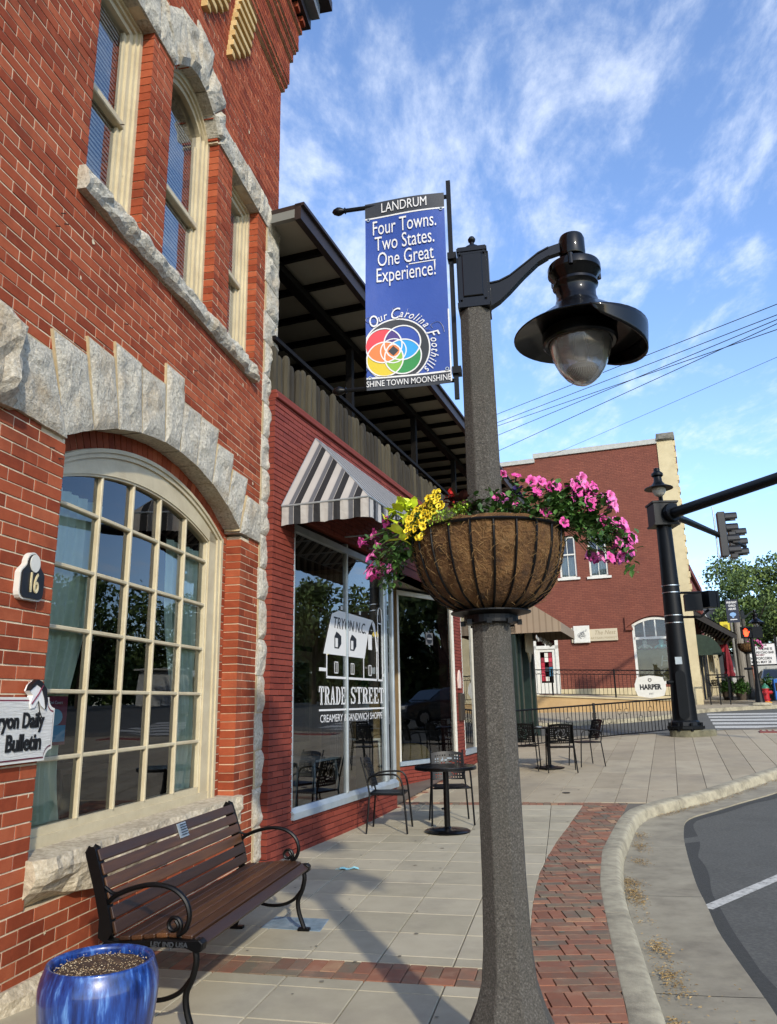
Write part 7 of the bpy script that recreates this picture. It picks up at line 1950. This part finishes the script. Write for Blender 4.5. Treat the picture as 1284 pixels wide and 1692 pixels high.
head('traffic_light', 4, (3.55, 4.2, 6.72), azh, 'black four lens traffic light, nearer of the two on the arm')
head('traffic_light', 3, (5.0, 6.7, 6.75), azh, 'black three lens traffic light partly behind the nearer one')
# utility wires
m_wire = pm('cable_black', '#1a1b1d', rough=.6)
wl = ['topmost utility cable against the sky', 'second utility cable from the top', 'third utility cable from the top', 'fourth utility cable, crossing the ones above it', 'fifth utility cable, steepest of the bundle', 'thin lowest cable running apart from the bundle']
WE = [[(0.0, 35.9, 13.37), (6.34, 20.5, 10.76), (10.65, 10.05, 8.98)], [(-0.04, 35.9, 12.97), (6.3, 20.5, 10.46), (10.61, 10.05, 8.76)], [(-0.01, 35.9, 13.03), (6.28, 20.5, 10.22), (10.54, 10.05, 8.31)],
      [(-0.11, 35.9, 12.11), (6.27, 20.5, 10.15), (10.6, 10.05, 8.82)], [(-0.03, 35.9, 11.1), (6.28, 20.5, 9.81), (10.57, 10.05, 8.94)], [(1.48, 35.9, 10.48), (6.6, 20.5, 9.07), (10.08, 10.05, 8.11)]]
for k, pts in enumerate(WE):
    q = catmull(pts, 10)
    props(MB().tube(q, .010 if k < 5 else .005, 5).build('utility_cable', m_wire), wl[k], 'cable', 'utility cables over the street')
# ================================================================== FAR STREET
def stp(name, u, t, label, cat, rz=0, group=None, dz=0): p = ST(u, t); return empty(name, (p.x, p.y, p.z+dz), -A2+rz, label, cat, group)
# lamp post like the near one, with basket and banner
def dup_at(src, u, t, label, rz=0):
    c = copy_tree(src); p = ST(u, t); c.location = (p.x, p.y, p.z+.14); c.rotation_euler = (0, 0, -A2+rz); c['label'] = label
    return c
dup_at(LP, 3.18, 36.24, 'far concrete lamp post behind the crossing signal')
dup_at(HB, 3.18, 36.24, 'far wire flower basket on the post behind the crossing signal')
fpet = [o for o in COL.objects if o.name.startswith('pink_petunia')][0]
dup_at(fpet, 3.18, 36.24, 'pink flowers in the far basket by the marquee sign')
LP['group'] = 'concrete lamp posts'; HB['group'] = 'wire flower baskets on the lamp posts'; fpet['group'] = 'pink petunias in the baskets'
for o in COL.objects:
    if o.parent is None and o.get('label', '').startswith('far concrete lamp'): o['group'] = 'concrete lamp posts'
    if o.parent is None and o.get('label', '').startswith('far wire'): o['group'] = 'wire flower baskets on the lamp posts'
    if o.parent is None and o.get('label', '').startswith('pink flowers in'): o['group'] = 'pink petunias in the baskets'
    if o.parent is None and o.get('label', '').startswith('smaller pink'): o['group'] = 'pink petunias in the baskets'
db = stp('street_banner', 3.18, 36.24, 'dark navy PREVENT CHILD ABUSE banner on the far lamp post', 'banner')
MB().box(-.62, -.13, -.015, .005, 3.25, 4.25).build('cloth', pm('navy_banner', '#10182c', rough=.5), db)
MB().box(-.125, -.10, -.012, .012, 3.1, 4.4).build('bracket_bar', m_black, db)
for s_, z_ in (('PREVENT', 4.12), ('CHILD', 3.98), ('ABUSE', 3.84)): text('lettering', s_, .12, m_whitelet, db, (-.37, -.018, z_), sx=.85, bold=.005)
mb = MB(); mb.prism([(-.37+.13*cos(k*pi/10), 3.60+.09*sin(k*pi/10)) for k in range(20)][::-1], -.02, -.016); mb.prism([(-.40, 3.45), (-.34, 3.45), (-.33, 3.55), (-.41, 3.55)], -.02, -.016); mb.build('emblem', pm('pale_blue_print', '#7fa5cc'), db)
MB().box(-.5, -.22, -.02, -.016, 3.36, 3.40).build('small_print', m_whitelet, db)
yb = stp('street_banner', 2.66, 38.2, 'yellow vertical banner on the pole before the cream shopfront', 'banner')
MB().box(-.30, .12, -.015, .005, 2.55, 3.38).build('cloth', pm('yellow_banner', ['#cdbb1e', '#dccb3a'], rough=.5), yb)
MB().prism([(-.09+.12*cos(k*pi/10), 2.72+.12*sin(k*pi/10)) for k in range(20)][::-1], -.02, -.016).build('emblem', EM['cyan'], yb)
MB().tube([(.17, 0, 0), (.17, 0, 4.0)], .06, 8).build('pole', pm('grey_post', '#77746b'), yb)
mb = MB(); mb.box(-.16, .02, -.02, -.016, 2.95, 3.25); mb.build('print', pm('ochre_print', '#8a7a1a'), yb)
rsn = stp('round_emblem_sign', 2.45, 40.0, 'small red sign with a white round emblem by the cream shopfront', 'sign')
MB().box(-.28, .22, -.03, .03, 2.1, 2.9).build('board', pm('sign_red', '#9c1422'), rsn); MB().prism([(-.03+.19*cos(k*pi/10), 2.62+.19*sin(k*pi/10)) for k in range(20)][::-1], -.04, -.031).build('disc', m_white, rsn)
MB().tube([(0, 0, 0), (0, 0, 2.1)], .03, 6).build('post', m_black, rsn)
up = stp('utility_pole', 3.1, 38.4, 'grey weathered wooden utility pole beside the far lamp post', 'pole')
mb = MB(); mb.lathe([(.22, -.2), (.20, 1.5), (.17, 3.55), (.165, 4.1)], 14); mb.build('shaft', pm('grey_pole_wood', ['#5f5a50', '#7d766a', '#918a7c'], scale=3, stretch=(10, 10, .6), rough=.95, bump=.6), up)
pl2 = stp('crossing_signal', 3.07, 32.47, 'slim black pole carrying a lit red hand crossing signal', 'crossing signal')
mb = MB(); mb.lathe([(.20, 0), (.17, .12), (.12, .5), (.08, 1.0), (.065, 2.6)], 12); mb.build('pole', m_tp, pl2)
mb = MB(); mb.lathe([(.42, .0), (.36, .08), (.1, .1)], 8); mb.build('footing', m_kerb, pl2)
mb = MB(); mb.bbox(-.36, .02, -.14, .1, 2.50, 2.92, .02); mb.box(.04, .40, -.1, .22, 2.50, 2.92); mb.box(-.38, .04, -.24, -.14, 2.88, 2.93); mb.build('signal_box', m_tp, pl2)
hm = MB(); hp = [(-.24, 2.56), (-.14, 2.56), (-.10, 2.66), (-.06, 2.74), (-.08, 2.76), (-.13, 2.70), (-.135, 2.84), (-.155, 2.845), (-.165, 2.72), (-.175, 2.87), (-.195, 2.87), (-.20, 2.72), (-.215, 2.86), (-.235, 2.855), (-.235, 2.71), (-.255, 2.81), (-.275, 2.80), (-.27, 2.66)]
hm.prism(hp[::-1], -.150, -.142); hm.build('hand', pm('lit_hand', '#ff4a24', emit=('#ff3a18', 2.2)), pl2)
MB().tube([(-.4, 0, 1.35), (-.1, 0, 1.35)], .05, 6).build('push_button', m_tp, pl2)
# hydrant
hy = stp('fire_hydrant', 3.42, 33.6, 'red fire hydrant with green cap beside the crossing signal', 'hydrant')
mb = MB(); mb.lathe([(.17, 0), (.17, .04), (.12, .05), (.115, .12), (.15, .13), (.15, .16), (.115, .17), (.11, .50), (.14, .51), (.14, .55)], 18); mb.build('barrel', pm('hydrant_red', ['#9c1218', '#b31a1f'], rough=.4), hy)
mb = MB(); mb.lathe([(.15, .55), (.14, .60), (.10, .66), (.05, .70), (.03, .75), (.0, .75)], 18); mb.build('cap', pm('hydrant_green', '#2f6a4f', rough=.4), hy)
mb = MB()
for a in (-pi/2, 0, pi): mb.tube([(.08*cos(a), .08*sin(a), .40), (.22*cos(a), .22*sin(a), .40)], .065, 12); mb.tube([(.21*cos(a), .21*sin(a), .40), (.25*cos(a), .25*sin(a), .40)], .03, 6)
mb.build('nozzle', MATS['hydrant_red'], hy); MB().lathe([(.18, .0), (.18, .03), (.12, .06)], 12).build('base_ring', pm('hydrant_yellow', '#c9962a'), hy)
# blue news box
nb_ = stp('newspaper_box', 4.05, 34.6, 'blue newspaper box at the right edge behind the hydrant', 'newspaper box')
MB().bbox(-.22, .3, -.22, .22, .05, .85, .02).build('cabinet', pm('box_blue', '#1d5fa8', rough=.4), nb_); MB().box(-.18, .24, -.225, -.2, .4, .72).build('window', m_dark, nb_)
# planters
def bush(u, t, label, n=900, w_=.5, h=.6):
    b_ = stp('leafy_planter', u, t, label, 'planter', group='leafy planters by the far lamp post'); mb = MB(); mb.lathe([(.2, 0), (.27, .3), (.26, .32), (.22, .3)], 14); mb.build('pot', pm('brown_pot', '#4a3f33'), b_)
    mb = MB(); rs = random.Random(int(u*100+t))
    for _ in range(n):
        a = rs.uniform(0, 6.28); r = rs.random()**.6*w_; z = .25+rs.random()*h*(1.1-r/w_*.5); leafm(mb, Vector((r*cos(a)*.6, r*sin(a)*.6, z)), Vector((cos(a)*rs.uniform(.2, 1), sin(a)*rs.uniform(.2, 1), rs.uniform(-.2, 1))), rs.uniform(.07, .14), rs)
    mb.build('leaves', m_pl, b_, kind='stuff')
bush(2.75, 35.9, 'leafy planter between the umbrella table and the far lamp post'); bush(3.75, 35.3, 'leafy planter behind the fire hydrant', w_=.6, h=.75); bush(2.3, 37.5, 'leafy planter behind the closed red umbrella')
# table, closed umbrella
ut = stp('umbrella_table', 2.3, 35.9, 'small dark outdoor table round the closed red umbrella', 'table'); mb = MB(); mb.box(-.5, .6, -.4, .4, .93, .98); mb.build('table_top', m_black, ut)
for x in (-.0, .55): MB().box(x-.03, x+.03, -.03, .03, 0, .93).build('leg', m_black, ut)
um = stp('closed_umbrella', 2.36, 35.9, 'tall closed dark red patio umbrella', 'umbrella')
mb = MB(); n = 24; V = []
for j, (r, z) in enumerate([(.03, 2.35), (.06, 2.25), (.10, 1.9), (.13, 1.6), (.15, 1.3), (.12, 1.25), (.19, 1.08), (.17, .98), (.03, 1.02)]):
    for k in range(n): a = 2*pi*k/n; q = r*(1+.22*cos(a*6)*(.3+.7*min(1, j/4))); V.append((q*cos(a), q*sin(a), z-(.04*cos(a*6) if j == 7 else 0)))
mb.add(V, [(i*n+k, i*n+(k+1) % n, (i+1)*n+(k+1) % n, (i+1)*n+k) for i in range(8) for k in range(n)]); mb.build('canopy', pm('wine_red_cloth', ['#5e0c16', '#7c1420'], rough=.85), um, smooth=True)
MB().tube([(0, 0, .05), (0, 0, 2.4)], .025, 8).build('pole', m_black, um); mb = MB(); mb.lathe([(.35, 0), (.35, .12), (.1, .16)], 16); mb.build('base', m_black, um)
# cream shopfront building along the far walk
nb2 = stp('red_neighbour_building', 1.05, 34.6, 'lower red brick building with dentilled cornice just past the cream pier', 'building', rz=-radians(5.2))
mb = MB(); mb.box(-6, 0, 0, 9.3, -.3, 5.85); mb.build('wall', m_rw2, nb2)
mb = MB(); mb.box(-.1, .14, -.02, 9.3, 5.6, 5.88); mb.box(-.1, .08, -.02, 9.3, 5.2, 5.3); mb.build('cornice', m_rw2, nb2)
for k in range(17): MB().box(-.05, .1, .1+.54*k, .38+.54*k, 4.3, 5.15).build('dentil', m_rw2, nb2)
MB().box(-.05, .06, 1, 8.5, .1, 2.6).build('shopfront', m_dark, nb2)
for k in range(4): MB().box(.0, .09, 1.0+2.4*k, 1.14+2.4*k, .1, 2.6).build('mullion', m_crm, nb2)
cbm = stp('cream_building', 1.62, 44.2, 'cream stucco shop building with black awning beyond the lower red building', 'building', rz=-radians(5.2))
hol = [(.8, 2.2, .9, 2.5), (3.0, 4.0, .15, 2.5), (5.0, 7.0, .9, 2.5), (8.5, 11.0, .9, 2.5), (12.5, 14.5, .9, 2.5)]
mb = MB()
for a, b, c, d in rects_minus(0, 18, -.3, 4.3, hol): mb.box(0, .3, a, b, c, d)
mb.box(-6, .3, -.0, .3, -.3, 4.3); mb.build('wall', m_crm, cbm)
mb = MB()
for a, b, c, d in hol: mb.box(-.02, .06, a, a+.08, c, d); mb.box(-.02, .06, b-.08, b, c, d); mb.box(-.02, .06, a, b, d-.08, d); mb.box(-.02, .06, a, b, c, c+.08)
mb.build('window_frames', m_black, cbm)
for a, b, c, d in hol: MB().add([(.1, a, c), (.1, b, c), (.1, b, d), (.1, a, d)], [(0, 1, 2, 3)]).build('pane', m_glass2, cbm)
MB().box(-6, -.4, 3, 16, -.1, 4).build('interior', m_dark, cbm)
mb = MB(); mb.box(-6, .4, -.1, 18, 4.3, 4.42); mb.build('coping', m_cap, cbm)
MB().add([(.3, 0, 2.95), (1.3, 0, 2.35), (1.3, 7, 2.35), (.3, 7, 2.95), (1.3, 0, 2.15), (1.3, 7, 2.15), (.3, 0, 2.6)], [(0, 1, 2, 3), (1, 4, 5, 2), (0, 6, 4, 1)]).build('black_awning', pm('black_canvas', ['#121212', '#1c1b1a'], rough=.9), cbm)
MB().box(.3, .5, -.02, 5, 3.1, 3.4).build('name_board', pm('faded_board', '#8f8b76'), cbm)
bkb = stp('black_flat_building', 3.6, 60, 'black clad flat roofed building below the trees', 'building')
MB().box(-6, .5, 0, 12, -.3, 5.9).build('wall', pm('charcoal_cladding', ['#23262b', '#2c3036'], scale=2, rough=.7), bkb); MB().box(-6, .55, -.05, 12, 5.9, 6.05).build('coping', pm('dark_coping', '#3a3d40'), bkb); MB().box(-3.9, -3.1, 1, 2, 6.05, 6.6).build('roof_vent', m_dark, bkb)
mb = MB(); mb.box(.5, .52, 2, 5, 1, 3); mb.build('window', m_glass2, bkb)
# marquee sign
mq = stp('marquee_sign', 5.2, 53, 'white letter board sign with black changeable letters', 'sign')
MB().box(-.98, 1.06, -.06, .06, 1.85-.1, 3.02).build('letter_board', pm('sign_white', '#d7d5d0'), mq)
mb = MB(); mb.box(1.06, 1.16, -.1, .1, 0, 3.5); mb.box(-1.08, -.98, -.1, .1, 0, 3.2); mb.box(-1.05, 1.1, -.08, .08, 1.68, 1.76); mb.box(-1.05, 1.1, -.08, .08, 3.02, 3.08); mb.build('frame', m_black, mq)
MB().box(1.2, 1.3, .0, .2, 0, 3.4).build('side_post', pm('pale_post', '#8f8f88'), mq)
for s_, z_, sz, m_ in (('PRESENTATION CLUB', 2.93, .13, m_maroon), ('THE NEXT PHONE IS', 2.70, .21, m_blacklet), ('PSYCHO - PSYCHO BAR', 2.48, .20, m_blacklet), ('COMING NEXT', 2.33, .12, m_maroon), ('EVENT POPCORN', 2.12, .22, m_blacklet), ('COMING MAY 28', 1.90, .21, m_blacklet)): text('lettering', s_, sz, m_, mq, (.05, -.07, z_), sx=.85, bold=.004)
ws = stp('white_board', 7.0, 53.5, 'plain white roadside board at the right edge beyond the marquee', 'sign'); MB().box(-.6, 1.2, -.05, .05, .4, 2.8).build('board', MATS['sign_white'], ws); MB().box(-.5, -.4, 0, .1, 0, .5).build('leg', m_black, ws)
shed = stp('low_shop', 7.5, 62, 'low white and rust coloured shop behind the marquee sign', 'building'); MB().box(-4.5, 9, 0, 6, -.3, 2.6).build('wall', pm('white_siding', ['#a8a9a5', '#bdbdb8'], scale=4), shed); MB().box(-2.6, -1.8, -.03, 0, 0, 2.2).build('door', pm('rust_door', '#8a4326'), shed); MB().box(-4.8, 9.3, -.5, 6, 2.6, 2.75).build('roof', m_cap, shed)
MB().box(2, 4, -.03, 0, .9, 2).build('window', m_glass2, shed)
# cars
m_tyre = pm('tyre_rubber', '#141414', rough=.9); m_rim = pm('alloy_rim', '#8f9294', metal=.8, rough=.3); m_cgl = pm('car_glass', '#12171a', rough=.08, spec=.8)
def make_car(label, u, t, col, rz=0):
    c = stp('parked_car', u, t, label, 'car', rz=rz, group='cars parked in the main street', dz=-.13)
    side = [(-2.2, .32), (-2.25, .55), (-2.2, .82), (-1.75, .92), (-1.05, .98), (-.45, 1.38), (.1, 1.45), (.75, 1.44), (1.35, 1.28), (1.85, .98), (2.2, .92), (2.25, .6), (2.2, .32), (1.85, .28), (-1.85, .28)]
    V = []; n = len(side)
    prof = [(-.86, .86, 1), (-.90, 1, .985), (.90, 1, .985), (.86, .86, 1)]
    def wz(z): return .90 if z < .98 else .90-.24*(z-.98)/.47
    V = [(-wz(z), y, z) for y, z in side]+[(wz(z), y, z) for y, z in side]
    o = MB().add(V, [tuple(range(n-1, -1, -1)), tuple(range(n, 2*n))]+[(i, (i+1) % n, (i+1) % n+n, i+n) for i in range(n)]).build('body', pm('car_paint_'+label.split()[0], col, rough=.25, metal=.3, coat=.8), c)
    b_ = o.modifiers.new('edge', 'BEVEL'); b_.width = .05; b_.segments = 3
    for s_ in (-1, 1):
        g = [(-.95, 1.0), (-.42, 1.33), (.1, 1.385), (.05, 1.0)]; h = [(.12, 1.0), (.17, 1.385), (.75, 1.37), (1.3, 1.2), (1.6, 1.01)]
        for q in (g, h): V = [(s_*(wz(z)+.006), y, z) for y, z in q]; MB().add(V, [tuple(range(len(q)))]).build('side_window', m_cgl, c)
    MB().add([(-.80, -1.07, 1.0), (.80, -1.07, 1.0), (.66, -.5, 1.375), (-.66, -.5, 1.375)], [(0, 1, 2, 3)]).build('windscreen', m_cgl, c)
    MB().add([(-.76, 1.83, 1.03), (.76, 1.83, 1.03), (.66, 1.40, 1.29), (-.66, 1.40, 1.29)], [(0, 1, 2, 3)]).build('rear_window', m_cgl, c)
    for y in (-1.4, 1.38):
        for x in (-.80, .80):
            wv = MB(); wv.lathe([(.02, -.11), (.30, -.11), (.335, -.08), (.335, .08), (.30, .11), (.02, .11)], 24); o = wv.build('wheel', m_tyre, c, loc=(x, y, .335), rot=(0, pi/2, 0))
            rm = MB(); rm.lathe([(.02, -.118), (.2, -.118), (.2, .118), (.02, .118)], 10); rm.build('rim', m_rim, o)
    for x in (-.68, .68): MB().bbox(x-.17, x+.17, -2.26, -2.15, .66, .80, .02).build('headlight', m_white, c); MB().box(x-.15, x+.15, 2.19, 2.25, .75, .88).build('tail_light', pm('tail_red', '#7a1010'), c)
    return c
make_car('grey car parked at the right edge by the marquee sign', 5.15, 44.0, '#5c6468')
make_car('silver car parked across the main street, mirrored in the shop windows', 9.6, 17.2, '#7c8488')
make_car('dark car parked across the main street, mirrored beside the silver one', 9.9, 23.6, '#23282f')
# black posts on the corner of the far walk
cr = stp('corner_railing', 1.35, 33.0, 'short black railing at the foot of the cream pier', 'railing')
for x in (0, .35, .7): MB().box(x-.02, x+.02, -.5, -.46, 0, 1.15).build('post', m_black, cr)
MB().box(-.02, .72, -.5, -.46, 1.1, 1.15).build('top_rail', m_black, cr)
chf = copy_tree(ch); chf.location = ST(1.9, 39.5); chf['label'] = 'far black metal chair under the awnings past the cream pier'; chf['group'] = g2; chf.rotation_euler = (0, 0, 1)
chf = copy_tree(ch); chf.location = ST(2.3, 44.5); chf['label'] = 'farthest black metal chair in front of the cream shopfront'; chf['group'] = g2; chf.rotation_euler = (0, 0, 2.2)
